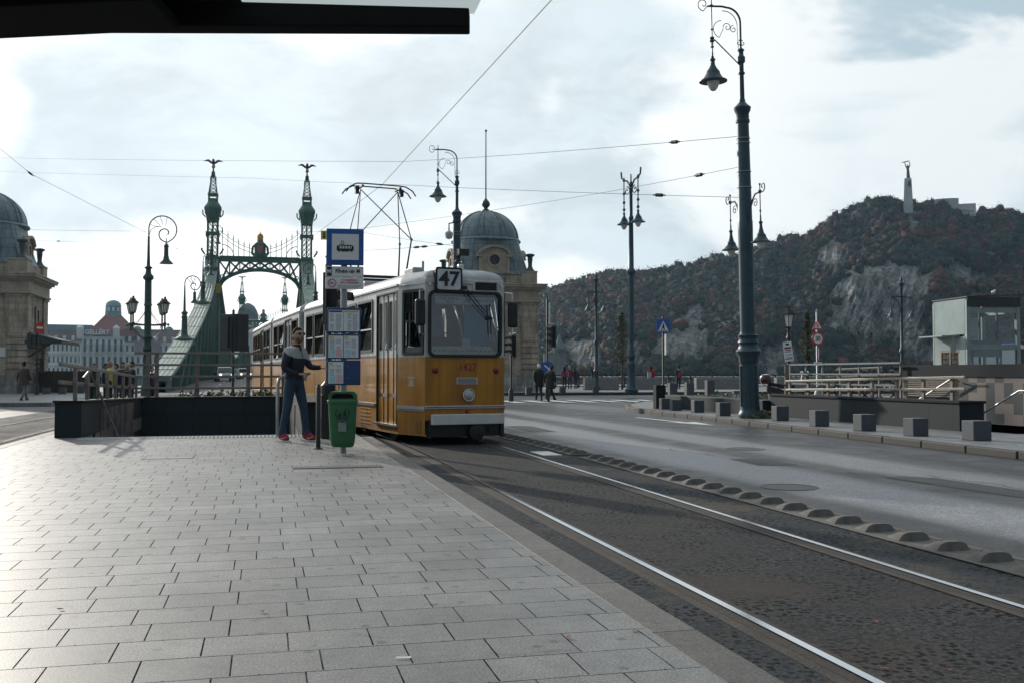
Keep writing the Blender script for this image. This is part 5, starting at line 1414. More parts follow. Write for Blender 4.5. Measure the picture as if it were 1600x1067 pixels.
for s in (-1, 1):
    x = s * HB_
    ys = [74 + (145 - 74) * i / 36 for i in range(37)]
    mb = MB()
    for a, b in zip(ys, ys[1:]): mb.bar((x, a, chz(a)), (x, b, chz(b)), 1.66, .3)
    mb.build('upper_chord', M('chord_green', (.2, .265, .23), .5, .1, .2, .8, .08, 8), br)
    mb = MB()
    for dx in (-.5, -.17, .17, .5):
        mb.tube([(x + dx, y, chz(y) + .17) for y in ys[::2]], .03, 4)
    for y in [78 + i * 7.0 for i in range(10)]: mb.bar((x - .8, y, chz(y) + .17), (x + .8, y, chz(y) + .17), .08, .05, up=(0, -.3, 1))
    mb.build('chord_strips', mGreenD, br)
    mb = MB()
    for sd_ in (-.55, .55):
        for a, b in zip(ys, ys[1:]):
            mb.quad((x + sd_, a, deckz(a) - .4), (x + sd_, b, deckz(b) - .4), (x + sd_, b, chz(b) - .15), (x + sd_, a, max(chz(a) - .15, deckz(a))))
    mb.build('web_plate', mGreenD, br)
    mb = MB()
    for i in range(int(65 / .8)):
        y = 79 + i * .8
        for sd_ in (-.62, .62): mb.bar((x + sd_, y, deckz(y)), (x + sd_, y, chz(y) - .15), .12, .14, up=(0, 1, 0))
    for i in range(9):
        y = 84 + i * 7
        for sd_ in (-.7, .7): mb.bar((x + sd_, y, deckz(y)), (x + sd_, min(145, y + 7), chz(min(145, y + 7)) - .4), .3, .08, up=(1, 0, 0))
    mb.build('web_ribs', mGreenD, br)
    # main span
    def mz(y):
        u = (y - YP) / (YF - YP); return 4.5 + 12.8 * abs(2 * u - 1) ** 1.7
    ys2 = [YP + (YF - YP) * i / 30 for i in range(31)]
    mb = MB()
    for a, b in zip(ys2, ys2[1:]): mb.bar((x, a, mz(a)), (x, b, mz(b)), 1.5, .4)
    mb.build('upper_chord', mGreen, br)
    mb = MB()
    for a, b in zip(ys2, ys2[1:]):
        mb.bar((x, a, .2), (x, a, mz(a)), .5, .4, up=(0, 1, 0)); mb.bar((x, a, .3), (x, b, mz(b)), .3, .3, up=(1, 0, 0)); mb.bar((x, b, .3), (x, a, mz(a)), .3, .3, up=(1, 0, 0))
    mb.build('web_lattice', mGreenD, br)
    mb = MB(); mb.bar((x, YF, 16.5), (x, 388, 1.0), 1.5, .4); mb.bar((x, YF, 8), (x, 360, .5), .8, .8); mb.build('upper_chord', mGreen, br)
mb = MB(); prev = None
for i in range(80):
    y = 66 + i * 4.7; row = [mb.pt((-6.3, y, deckz(y))), mb.pt((6.3, y, deckz(y)))]
    if prev: mb.face([prev[0], prev[1], row[1], row[0]])
    prev = row
mb.build('deck', mGround, br)
mb = MB()
for i in range(12):
    for x in (-3.1, .15, 3.3):
        y = 74 + i * 9; mb.quad((x - .06, y, deckz(y) + .012), (x + .06, y, deckz(y) + .012), (x + .06, y + 5, deckz(y + 5) + .012), (x - .06, y + 5, deckz(y + 5) + .012))
mb.build('lane_marking', mPaint, br)
# ------------------------------------------------------------------ hotel and baths across the river
mPale = M('hotel_stucco', (.68, .68, .66), .8, 0, .14, .12, .1, 2)
mRoofR = M('hotel_tiles', (.22, .075, .055), .8, 0, .2, .25, .2, 3)
mRoofB = M('hotel_roof_dark', (.105, .07, .065), .75, 0, .2, .2, .2, 3)
mTeal = M('copper_green', (.12, .24, .24), .6, 0, .2, .3, .1)
mWin = M('far_window', (.05, .065, .08), .2, 0, .3, .3, 0)
HD_ = 430.0; s_ = HD_ / FPX
o_ = AT(170, 583, HD_); ang = math.atan2(o_.x, o_.y)
ht = thing('hotel', 'pale grand hotel with red roof, green turret and rooftop lettering', 'hotel', (o_.x, o_.y, 0), -ang)
def hx(p): return (p - 170) * s_
def hz(p): return CAMZ + (583 - p) * s_
def hwall(x0, x1, y0, y1, yb, rows, nwin, nm='wall', ww=.42, wh=.55, dep=.6, par=ht, mat=mPale):
    mb = MB(); A, B = hx(x0), hx(x1); zt, zb2 = hz(y0), hz(y1); ops = []; H_ = (zt - zb2) / rows; W_ = (B - A) / nwin
    for r_ in range(rows):
        for c in range(nwin): ops.append(((c + .5 - ww / 2) * W_, (c + .5 + ww / 2) * W_, (zb2 + (r_ + .5 - wh / 2) * H_), (zb2 + (r_ + .5 + wh / 2) * H_)))
    mb.wall((A, yb), (B, yb), zb2, zt, ops, dep); mb.wall((B, yb), (B, yb + 14), zb2, zt); mb.wall((A, yb + 14), (A, yb), zb2, zt)
    w0 = mb.build(nm, mat, par)
    for o in ops[:100]:
        f = MB(); f.quad((A + o[0], yb + dep - .05, o[2]), (A + o[1], yb + dep - .05, o[2]), (A + o[1], yb + dep - .05, o[3]), (A + o[0], yb + dep - .05, o[3])); f.bx(A + (o[0] + o[1]) / 2 - .06, A + (o[0] + o[1]) / 2 + .06, yb + dep - .12, yb + dep - .06, o[2], o[3])
        f.mat = 0; f.build('window', [mWin], w0)
    mb = MB()
    for r_ in range(rows + 1): mb.bx(A - .2, B + .2, yb - .35, yb - .002, zb2 + r_ * H_ - .15, zb2 + r_ * H_ + .15)
    mb.build('string_course', mat, par)
hwall(76, 131, 535, 606, 0, 4, 9)
hwall(192, 300, 535, 606, 0, 4, 13)
hwall(131, 192, 527, 606, -4, 3, 7, 'pavilion', .42, .7, .9)
mb = MB()
for i in range(8):
    x = hx(131 + i * 61 / 7); mb.lathe([(.7, hz(606)), (.7, hz(540)), (.95, hz(538))], (x, -4.6, 0), 8)
mb.build('pilaster', mPale, ht)
for px in (128.5, 180):
    mb = MB(); mb.box((hx(px), -3.5, (hz(513) + hz(530)) / 2), (2.7, 3, hz(513) - hz(530))); mb.lathe([(1.5, hz(513)), (1.1, hz(511)), (.3, hz(509)), (0, hz(508))], (hx(px), -3.5, 0), 8); mb.build('corner_tower', mPale, ht)
mb = MB(); mb.quad((hx(128), 0.5, hz(535)), (hx(305), .5, hz(535)), (hx(305), 6, hz(513)), (hx(128), 6, hz(513))); mb.quad((hx(305), 6, hz(513)), (hx(305), 13, hz(513)), (hx(128), 13, hz(513)), (hx(128), 6, hz(513))); mb.build('mansard_roof', mRoofB, ht)
mb = MB(); mb.quad((hx(76), 0.5, hz(535)), (hx(131), .5, hz(535)), (hx(131), 5, hz(516)), (hx(76), 5, hz(516))); mb.build('mansard_roof', mRoofB, ht)
for px in list(range(200, 300, 13)) + list(range(82, 128, 12)):
    mb = MB(); mb.box((hx(px), .9, hz(529)), (1.2, 1.6, 2.2)); d_ = mb.build('dormer', mPale, ht)
mb = MB(); mb.bx(hx(78), hx(146), 5, 20, hz(518), hz(507.5)); mb.build('set_back_storey', M('slate_blue', (.13, .2, .25), .5), ht)
mb = MB()
a = [(hx(143), 0), (hx(209), 0), (hx(209), 18), (hx(143), 18)]; b = [(hx(164), 5), (hx(187), 5), (hx(187), 12), (hx(164), 12)]
loft(mb, [[(x, y, hz(525)) for x, y in a], [(x * .98 + .02 * 1.2, y, hz(514)) for x, y in a], [(x, y, hz(491)) for x, y in b]], smooth=False); mb.build('red_roof', mRoofR, ht)
R_ = 12 * s_
mb = MB(); mb.lathe([(R_ * 1.05, hz(493)), (R_, hz(486)), (R_ * .95, hz(478)), (R_ * 1.0, hz(477)), (R_ * .9, hz(472)), (R_ * .6, hz(468.5)), (0, hz(466.5))], (hx(175.5), 8, 0), 20); tu = mb.build('turret', mTeal, ht)
mb = MB()
for i in range(10):
    a = math.pi * 2 * i / 10; mb.T = Matrix.Translation((hx(175.5), 8, 0)) @ Matrix.Rotation(a, 4, 'Z'); mb.bx(-.45, .45, -R_ - .03, -R_ * .9, hz(485), hz(479))
mb.T = None; mb.build('turret_window', mPale, tu)
for px in (212, 260):
    mb = MB(); mb.ball((hx(px), 9, hz(514)), 1.9, 12); mb.build('small_dome', mTeal, ht)
text('GELLÉRT', 12.5 * s_ * .78, mWhite, ht, (hx(152.5), -5, hz(520.2)), 'rooftop_lettering', ext=.12, bold=.12, sx=.92)
mb = MB(); mb.bx(hx(134), hx(171), -4.7, -4.5, hz(525), hz(524)); mb.build('sign_frame', mDark, ht)
# baths wing with pointed dome seen through the portal
bt_ = thing('bath_hall', 'grey stone hall with tall pointed dome seen through the bridge portal', 'building', (AT(400, 583, 440).x, AT(400, 583, 440).y, 0), rad(-5))
s2 = 440 / FPX
def bxx(p): return (p - 400) * s2
def bz(p): return CAMZ + (583 - p) * s2
mDomeG = M('dome_slate', (.13, .145, .15), .7, 0, .2, .3, .1)
mb = MB(); mb.lathe([(17 * s2, bz(500)), (16.6 * s2, bz(492)), (14.5 * s2, bz(485)), (10.5 * s2, bz(478)), (5 * s2, bz(474)), (0, bz(472.5))], (bxx(385), 4, 0), 24); mb.build('dome', mDomeG, bt_)
mb = MB(); mb.lathe([(17.5 * s2, bz(600)), (17.5 * s2, bz(500)), (17 * s2, bz(499))], (bxx(385), 4, 0), 24); dr = mb.build('drum', mPale, bt_)
mb = MB()
for i in range(16):
    a = math.pi * 2 * i / 16; mb.T = Matrix.Translation((bxx(385), 4, 0)) @ Matrix.Rotation(a, 4, 'Z'); mb.bx(-.4, .4, -17.5 * s2 - .05, -17.5 * s2 + .3, bz(508), bz(501))
mb.T = None; mb.build('drum_window', mWin, dr)
def bwall(x0, x1, y0, y1, yb, n):
    mb = MB(); A, B = bxx(x0), bxx(x1); ops = [((i + .3) * (B - A) / n, (i + .7) * (B - A) / n, bz(570), bz(540)) for i in range(n)]
    mb.wall((A, yb), (B, yb), bz(y1), bz(y0), ops, .8); mb.quad((A, yb + .8, bz(y1)), (B, yb + .8, bz(y1)), (B, yb + .8, bz(y0)), (A, yb + .8, bz(y0))) if False else None
    mb.build('facade', mPale, bt_)
    mb = MB(); mb.quad((A, yb + .75, bz(572)), (B, yb + .75, bz(572)), (B, yb + .75, bz(538)), (A, yb + .75, bz(538))); mb.build('window', mWin, bt_)
    mb = MB(); mb.bx(A - .3, B + .3, yb - .4, yb + 8, bz(y0), bz(y0) + .5); mb.build('cornice', mPale, bt_)
bwall(378, 426, 522, 600, -6, 6); bwall(340, 378, 548, 600, -3, 6)
mb = MB(); mb.ball((bxx(417), 0, bz(522)), 2.3, 12); mb.build('small_dome', mDomeG, bt_)
mb = MB(); mb.tube([(bxx(410), -6.3, bz(580)), (bxx(410), -6.3, bz(580))], 1, 4) if False else mb.ring((bxx(409), bz(579)), 2.2, 3.3, -7, -6.2, 20); mb.build('portal_arch', mPale, bt_)
# ------------------------------------------------------------------ the hill
PRO = [(700, 520), (780, 492), (830, 468), (850, 458), (870, 452), (900, 442), (930, 434), (950, 430), (985, 432), (1010, 428), (1050, 423), (1080, 418), (1110, 408), (1140, 405), (1165, 398), (1200, 382), (1240, 372), (1261, 368), (1282, 356), (1296, 346), (1322, 335), (1336, 324), (1362, 316), (1390, 312), (1409, 316), (1427, 316), (1450, 318), (1480, 326), (1500, 334), (1521, 333), (1542, 332), (1563, 330), (1598, 339), (1650, 345), (1750, 360), (1900, 400), (2100, 470)]
def prof(p):
    for (a, ya), (b, yb) in zip(PRO, PRO[1:]):
        if p <= b: return ya + (yb - ya) * (p - a) / (b - a)
    return PRO[-1][1]
ROCK = [(1375, 480, 95, 75), (1330, 455, 40, 40), (1415, 500, 30, 80), (1300, 400, 26, 30), (1065, 548, 62, 36), (985, 548, 26, 42), (925, 568, 30, 26), (1080, 500, 24, 30), (1440, 545, 40, 40), (1500, 430, 30, 20), (1210, 560, 40, 30), (905, 552, 34, 24)]
def rockf(px, py):
    v = 0
    for cx, cy, rx_, ry in ROCK: v = max(v, 1.25 - math.hypot((px - cx) / rx_, (py - cy) / ry))
    return v + .55 * noise.noise((px * .022, py * .022, 3.1)) + .25 * noise.noise((px * .07, py * .07, 9.1))
def hillpt(px, t, bumpy=True):
    "t 0 foot .. 1 ridge, beyond 1 falls away"
    py_r = prof(px)
    if t <= 1: py = 590 + (py_r - 590) * t
    else: py = py_r + (t - 1) * 420
    base = 505 + 45 * smooth((px - 850) / 600)
    d = base + (770 - base) * (.25 * t + .75 * t ** 1.6) if t <= 1 else 770 + (t - 1) * 300
    rf = rockf(px, py) if t < 1 else 0
    if bumpy: d += 26 * noise.noise((px * .012, py * .015, 1.7)) + 9 * noise.noise((px * .04, py * .03, 5.5)) + (16 * abs(noise.noise((px * .05, py * .018, 2.2))) + 9 * abs(noise.noise((px * .13 + py * .03, py * .04, 4.4))) + 3 * abs(noise.noise((px * .27, py * .16, 6.4))) if rf > 0 else 0)
    P_ = AT(px, py, d); P_.z = max(P_.z, -8.5)
    return P_, py, rf
m_, k, bs, oc = surf('hill_ground')
mp = k.n('ShaderNodeMapping'); mp.inputs['Scale'].default_value = (1, 1, .3); k.l(oc, mp.inputs['Vector'])
na = k.noise(mp.outputs[0], .13, 9, .72); nb_ = k.noise(mp.outputs[0], .035, 5, .6)
cr_ = k.n('ShaderNodeTexVoronoi', feature='DISTANCE_TO_EDGE'); cr_.inputs['Scale'].default_value = .13; k.l(mp.outputs[0], cr_.inputs['Vector'])
c = k.mix(k.ramp(na, .34, .58), (.1, .1, .096), (.29, .285, .275))
c = k.mix(k.ramp(cr_.outputs['Distance'], .0, .08, 1, 0), c, (.07, .07, .068))
c = k.mix(k.ramp(nb_, .5, .62), c, (.1, .085, .065))
c = k.mix(k.ramp(k.noise(oc, .25, 4, .7), .6, .7), c, (.035, .04, .025))
k.l(c, bs.inputs['Base Color']); bs.inputs['Roughness'].default_value = .9; bumpto(k, bs, na, 1.0, 4.0)
mb = MB(); rows = []
cols = [700 + i * 2.5 for i in range(471)]; ts = [i / 110 for i in range(111)] + [1.08, 1.25, 1.6]
for t_ in ts: rows.append([mb.pt(hillpt(p, t_)[0]) for p in cols])
for a, b in zip(rows, rows[1:]):
    for j in range(len(cols) - 1): mb.face([a[j], a[j + 1], b[j + 1], b[j]], False)
struct('hill', mb, m_)
# forest: leaf-clump crowns over the slope as one wood
rs = np.random.RandomState(5)
TONES = [((.013, .026, .019), 3.0), ((.021, .031, .016), 2.4), ((.011, .02, .019), 2.6), ((.036, .036, .016), 1.0), ((.07, .023, .016), 2.5), ((.105, .035, .016), .9), ((.1, .055, .02), .25), ((.036, .022, .018), 3.4)]
pw = np.array([w_ for _, w_ in TONES]); pw /= pw.sum()
mCr = []
for i, (c, _) in enumerate(TONES): mCr.append(M('crown_tone_' + 'abcdefgh'[i], c, .85, 0, .35, .35, 0))
bmi = bmesh.new(); bmesh.ops.create_icosphere(bmi, subdivisions=2, radius=1); ICO = np.array([v.co[:] for v in bmi.verts]); ICF = np.array([[v.index for v in f.verts] for f in bmi.faces]); bmi.free()
VV, MI, TV, TM = [], [], [], []
cnt = 0
while cnt < 5600:
    px = 780 + 900 * R.random(); t_ = R.random() ** .9 * 1.03
    p, py, rf = hillpt(px, min(t_, 1.06))
    if rf > .12 + .36 * R.random(): continue
    if 1402 < px < 1424 and py < 322: continue
    r_ = R.uniform(2.2, 4.9); hh = r_ * R.uniform(.8, 1.2)
    if t_ > .97: r_ *= .8; hh *= .9
    nz = noise.noise((px * .018, py * .02, 7.7)); pp = pw.copy()
    if nz > .1: pp[4:7] *= 3.2
    else: pp[4:7] *= .45
    pp /= pp.sum(); tone = int(rs.choice(len(TONES), p=pp)); c = np.array((p.x, p.y, p.z + hh * .5))
    ph = rs.rand(3) * 6.28
    k_ = 1 + .2 * np.sin(ICO[:, 0] * 5 + ph[0]) + .2 * np.sin(ICO[:, 1] * 5.5 + ph[1]) + .18 * np.sin(ICO[:, 2] * 6 + ph[2]) + .07 * rs.normal(size=len(ICO))
    TV.append(c + ICO * (k_ * .74)[:, None] * np.array([r_, r_, hh])); TM.append(np.full(len(ICF), tone))
    n = 95 if px < 1620 else 16
    u = rs.normal(size=(n, 3)); u /= np.linalg.norm(u, axis=1)[:, None]
    k2 = 1 + .2 * np.sin(u[:, 0] * 5 + ph[0]) + .2 * np.sin(u[:, 1] * 5.5 + ph[1]) + .18 * np.sin(u[:, 2] * 6 + ph[2])
    pq = c + u * (k2 * (.7 + .45 * rs.rand(n)))[:, None] * np.array([r_, r_, hh])
    nr = u + rs.normal(size=(n, 3)) * .6; nr /= np.linalg.norm(nr, axis=1)[:, None]
    t1 = np.cross(nr, rs.normal(size=(n, 3))); t1 /= np.linalg.norm(t1, axis=1)[:, None]; t2 = np.cross(nr, t1); s = (.3 + .5 * rs.rand(n) ** 2)[:, None]
    VV.append(np.stack([pq - t1 * s, pq - t2 * s * .7, pq + t1 * s, pq + t2 * s * .7], 1)); MI.append(np.full(n, tone)); cnt += 1
def forestmesh(name, Q, qi, TV, ti, mats):
    nq = len(Q); nb = len(TV); nv = len(ICO); nt_ = nb * len(ICF); me = bpy.data.meshes.new(name)
    co = np.concatenate([Q.reshape(-1), np.stack(TV).reshape(-1)]).astype(np.float32)
    tri = (ICF[None] + (4 * nq + np.arange(nb) * nv)[:, None, None]).reshape(-1)
    me.vertices.add(len(co) // 3); me.vertices.foreach_set('co', co); me.loops.add(4 * nq + 3 * nt_); me.loops.foreach_set('vertex_index', np.concatenate([np.arange(4 * nq), tri]).astype(np.int32))
    me.polygons.add(nq + nt_); me.polygons.foreach_set('loop_start', np.concatenate([np.arange(nq) * 4, 4 * nq + np.arange(nt_) * 3]).astype(np.int32))
    for m in mats: me.materials.append(m)
    me.polygons.foreach_set('material_index', np.concatenate([qi, ti]).astype(np.int32)); me.polygons.foreach_set('use_smooth', np.concatenate([np.zeros(nq), np.ones(nt_)]).astype(bool)); me.update(calc_edges=True)
    o = bpy.data.objects.new(name, me); COL.objects.link(o); return o
tag(forestmesh('forest', np.concatenate(VV), np.concatenate(MI), TV, np.concatenate(TM), mCr), 'dark autumn wood covering the rocky hill', 'forest', kind='stuff')
# statue on its pedestal, citadel wall, chapel tower
d_ = 758; b_ = AT(1419, 318, d_); q_ = d_ / FPX
stt = thing('statue', 'tall bronze figure holding a palm leaf aloft on a white stone pylon', 'statue', b_, -YAW - .35)
mb = MB(); pw0, pw1 = 6.4 * q_ * 1.05, 5.4 * q_ * .95
loft(mb, [[(x * k_, y * k_, z) for x, y in ((-1, -1), (1, -1), (1, 1), (-1, 1))] for k_, z in ((pw0, -8), (pw0, 0), (pw1, 37.5 * q_), (pw1 * .8, 39 * q_))], smooth=False); mb.build('pedestal', M('statue_stone', (.42, .42, .42), .8, 0, .12, .2, .1), stt)
mb = MB(); mb.bx(-1.3, 1.3, -pw1 - .6, -pw1 + .3, 15 * q_, 32 * q_) if False else mb.tube([(1.0, -pw1 - .5, 26 * q_), (1.0, -pw1 - .4, 34 * q_)], [1.2, .7], 8); mb.build('relief', mDark, stt)
def skinfig(joints, edges, radii, sub=1):
    me = bpy.data.meshes.new('sk'); me.from_pydata([V(j) for j in joints], edges, []); ob = bpy.data.objects.new('sk', me); COL.objects.link(ob)
    sk = ob.modifiers.new('s', 'SKIN'); sk.use_smooth_shade = True
    for i, r_ in enumerate(radii):
        v_ = me.skin_vertices[0].data[i]; v_.radius = (r_, r_) if not isinstance(r_, tuple) else r_; v_.use_root = (i == 0)
    sb = ob.modifiers.new('u', 'SUBSURF'); sb.levels = sub; sb.render_levels = sub
    dg = bpy.context.evaluated_depsgraph_get(); dg.update(); out = bpy.data.meshes.new_from_object(ob.evaluated_get(dg))
    bpy.data.objects.remove(ob); bpy.data.meshes.remove(me); return out
z0 = 39 * q_; u_ = 22 * q_ / 1.75
J = [(0, 0, .95), (0, 0, .5), (.02, 0, 0), (0, 0, 1.2), (0, 0, 1.45), (0, 0, 1.55), (.02, 0, 1.74), (.2, 0, 1.45), (.26, 0, 1.75), (.2, 0, 2.05), (-.2, 0, 1.45), (-.28, 0, 1.75), (-.34, 0, 2.0), (.1, .08, .55), (.16, .05, 0), (-.08, .1, .3)]
E = [(0, 1), (1, 2), (0, 3), (3, 4), (4, 5), (5, 6), (4, 7), (7, 8), (8, 9), (4, 10), (10, 11), (11, 12), (0, 13), (13, 14), (1, 15)]
me = skinfig([(x * u_, y * u_, z * u_ + z0) for x, y, z in J], E, [u_ * r_ for r_ in (.17, .16, .17, .13, .16, .07, .1, .08, .06, .05, .08, .06, .05, .13, .14, .1)])
me.materials.append(M('bronze', (.06, .085, .08), .6, .2)); o = bpy.data.objects.new('figure', me); COL.objects.link(o); o.parent = stt
mb = MB(); lf = [(-.75, 1.98), (-.5, 2.1), (-.1, 2.17), (.25, 2.2), (.22, 2.12), (-.1, 2.06), (-.4, 2.0)]
mb.ext([(x * u_, z * u_ + z0) for x, z in lf], -.35, .35); mb.build('palm_leaf', M('leaf_gold', (.2, .16, .07), .5, .5), stt)
b_ = AT(1472, 316, 775); q_ = 775 / FPX
ct = thing('citadel_wall', 'low pale fortress wall on the hilltop beside the statue', 'fortress', b_, -YAW - .4)
mb = MB(); pts = [(-24, 8), (-14, 1), (0, -2), (14, -1), (23.5, 3), (24, 14), (-24, 16)]; mb.prism([(x * q_, y * q_) for x, y in pts], -24 * q_, 4 * q_); mb.build('wall', M('fort_stone', (.5, .48, .46), .85, 0, .2, .08, .1), ct)
mb = MB(); mb.prism([(x * q_, y * q_) for x, y in ((23, 2), (48, 4), (48, 12), (23, 12))], -24 * q_, -4.5 * q_); mb.build('lower_wall', MATS['fort_stone'], ct)
mb = MB(); mb.prism([(x * q_, y * q_) for x, y in ((-25, 7), (-14, .4), (0, -2.6), (14, -1.6), (24, 2.4), (24, 3), (-24, 9))], 4 * q_, 4.8 * q_); mb.build('parapet', MATS['fort_stone'], ct)
mb = MB()
for i in range(26): mb.box(((-14 + i * 2.3) * q_, (-3.0 + .004 * (i - 9) ** 2) * q_, (-11 - .25 * i) * q_), (.55, .5, 1.2))
mb.build('loophole', mBlack, ct)
tp = AT(874, 590, 498); q_ = 498 / FPX
tw = thing('chapel_tower', 'grey stone tower with conical roof at the foot of the cliff', 'tower', (tp.x, tp.y, -.5), -YAW)
mb = MB(); mb.lathe([(9 * q_, -1), (9 * q_, 33 * q_), (10 * q_, 34 * q_), (10 * q_, 42 * q_), (10.6 * q_, 43 * q_)], n=16); mb.build('wall', M('chapel_stone', (.17, .175, .17), .9, 0, .2, .2, .2), tw)
mb = MB(); mb.lathe([(10.8 * q_, 43 * q_), (5 * q_, 54 * q_), (1 * q_, 65 * q_), (0, 67 * q_)], n=16); mb.build('cone_roof', M('chapel_roof', (.12, .135, .14), .8, 0, .2, .3, .1), tw)
mb = MB()
for i in range(12):
    mb.T = Matrix.Rotation(math.pi * 2 * i / 12, 4, 'Z'); mb.bx(-.45, .45, -10.05 * q_, -9 * q_, 35 * q_, 40 * q_)
mb.T = None; mb.build('arcade_opening', mBlack, tw)
mb = MB(); mb.bx(-24 * q_, -8 * q_, -2, 6, -1, 36 * q_); mb.build('side_wall', MATS['chapel_stone'], tw)
# ------------------------------------------------------------------ lamps
def shade(root, x, y, z, r, m, n=20, long=1.0):
    "bell-shaped lamp whose rim is at z"
    k_ = r / .35
    mb = MB(); mb.lathe([(r, 0), (r * 1.0, .02 * k_), (r * .72, .07 * k_), (r * .56, .16 * k_), (r * .5, .2 * k_), (r * .5, .24 * k_), (r * .3, .33 * k_), (r * .17, .42 * k_ * long), (r * .14, .52 * k_ * long), (r * .2, .54 * k_ * long), (r * .2, .57 * k_ * long), (.022, .6 * k_ * long), (.018, .75 * k_ * long)], (x, y, z), n)
    sh = mb.build('lamp_shade', m, root)
    mb = MB(); mb.lathe([(0, -.24 * k_), (r * .18, -.22 * k_), (r * .34, -.14 * k_), (r * .44, -.03 * k_), (r * .46, .0)], (x, y, z), n); mb.build('lamp_globe', mGlobe, sh)
    return sh
def spiral(c, r0, r1, a0, turns, plane='xz', n=26, sgn=1):
    out = []
    for i in range(n + 1):
        t = i / n; a = rad(a0) + sgn * turns * 2 * math.pi * t; q = r0 + (r1 - r0) * t
        if plane == 'xz': out.append(V((c[0] + q * math.cos(a), c[1], c[2] + q * math.sin(a))))
        else: out.append(V((c[0], c[1] + q * math.cos(a), c[2] + q * math.sin(a))))
    return out
def tall_lamp(label, loc, rz, tilt=0, lower=True):
    t = thing('street_lamp', label, 'street lamp', loc, rz, 'tall ornate tram pole lamps')
    t.rotation_euler = (0, tilt, rz)
    m = mLampB
    mb = MB(); mb.lathe([(.29, 0), (.3, .1), (.26, .16), (.245, .22), (.24, .3)], n=12); mb.lathe([(.235, .3), (.225, 1.36)], n=12, flat=True)
    for k_ in range(6):
        a = math.pi / 3 * k_; mb.tube([(.235 * math.cos(a), .235 * math.sin(a), .3), (.225 * math.cos(a), .225 * math.sin(a), 1.3)], .03, 5)
    mb.lathe([(.23, 1.36), (.25, 1.42), (.25, 1.5), (.31, 1.62), (.325, 1.66), (.26, 1.72), (.23, 1.8), (.24, 1.86), (.26, 1.88), (.23, 1.95), (.25, 2.02), (.265, 2.05), (.21, 2.08), (.2, 2.14)], n=20); mb.build('lamp_base', m, t)
    mb = MB(); mb.lathe([(.19, 2.12), (.185, 4.6), (.187, 4.62), (.187, 4.9), (.178, 4.93), (.15, 7.38), (.175, 7.4), (.178, 7.46), (.16, 7.48), (.16, 7.62), (.2, 7.7), (.215, 7.78), (.13, 7.86), (.08, 7.92), (.075, 7.99), (.062, 8.0), (.058, 8.62), (.085, 8.63), (.085, 8.67), (.06, 8.68), (.06, 8.9), (.1, 8.94), (.1, 9.06), (.065, 9.1), (.06, 9.2), (.09, 9.24), (.05, 9.28)], n=20); mb.build('shaft', m, t)
    for z in (5.75, 6.15, 6.88, 6.99):
        r_ = .19 - (z - 4.9) * .0115; mb = MB(); mb.lathe([(r_, 0), (r_ + .006, .0), (r_ + .006, .02), (r_, .02)], (0, 0, z), 16); mb.build('clamp_band', mGrey, t)
    # hook
    mb = MB(); top = 10.32; L = .78
    mb.tube([(0, 0, 9.25), (0, 0, 9.85)] + arc((-.36, 0, 9.94), .36, 0, 90, 10) + [(-.5, 0, top - .0), (-L - .12, 0, top - .02)], .026, 8)
    mb.tube([(-L - .1, 0, top)] + spiral((-L - .22, 0, top + .02), .17, .03, -90, 1.1, sgn=-1), .012, 5)
    mb.tube([(-.07, 0, 9.2), (-.09, 0, 9.7)] + arc((-.44, 0, 9.86), .35, 0, 100, 10), .011, 5)
    mb.tube(spiral((-.52, 0, 9.72), .24, .2, 90, .45) + spiral((-.36, 0, 9.8), .12, .02, 200, 1.3, sgn=-1), .01, 5)
    mb.tube(spiral((-.19, 0, 9.76), .1, .02, 90, 1.2), .01, 5)
    for s in (-1, 1): mb.tube(spiral((s * .055, 0, 9.42), .075, .02, 90, 1.0, sgn=s), .012, 5)
    mb.tube([(-L, 0, top + .15), (-L, 0, 8.98)], .017, 7)
    for z, q in ((top, .05), (9.72, .035), (9.5, .06), (9.43, .065), (9.35, .035), (9.28, .045), (9.02, .04)): mb.ball((-L, 0, z), q, 8, .7)
    mb.tube([(-L + .06, 0, 9.47), (-.03, 0, 8.85)], .017, 6)
    mb.build('hook_arm', m, t)
    shade(t, -L, 0, 8.4, .35, m)
    if lower:
        for s in (-1, 1):
            mb = MB(); yb = s * .8
            mb.tube([(0, s * .16, 4.98), (0, s * .3, 5.28), (0, s * .55, 5.5), (0, yb + s * .06, 5.52)], .022, 6)
            mb.tube([(0, s * .17, 4.75), (0, s * .25, 5.1), (0, s * .45, 5.36)] + spiral((0, s * .55, 5.28), .11, .02, 90, 1.2, 'yz', sgn=-s), .012, 5)
            mb.tube(spiral((0, yb + s * .14, 5.62), .13, .03, -100 if s > 0 else -80, .95, 'yz', sgn=s), .014, 5)
            mb.tube([(0, yb, 5.72), (0, yb, 4.7)], .014, 6); mb.ball((0, yb, 5.52), .05, 8); mb.ball((0, yb, 5.7), .03, 6); mb.ball((0, yb, 5.05), .03, 6)
            mb.build('side_arm', m, t); shade(t, 0, yb, 4.28, .245, m, long=1.25)
    return t
pa = G(1172, 650, .03)
la = tall_lamp('tall blue-grey lamp post with hooked lamp and two side lamps before the hill', (pa.x, pa.y, SWZ), 0, rad(-1.1))
pb = AT(713.5, 583, 40)
lb = tall_lamp('tall blue-grey hooked lamp post rising behind the tram roof', (pb.x, pb.y, -.22), 0)
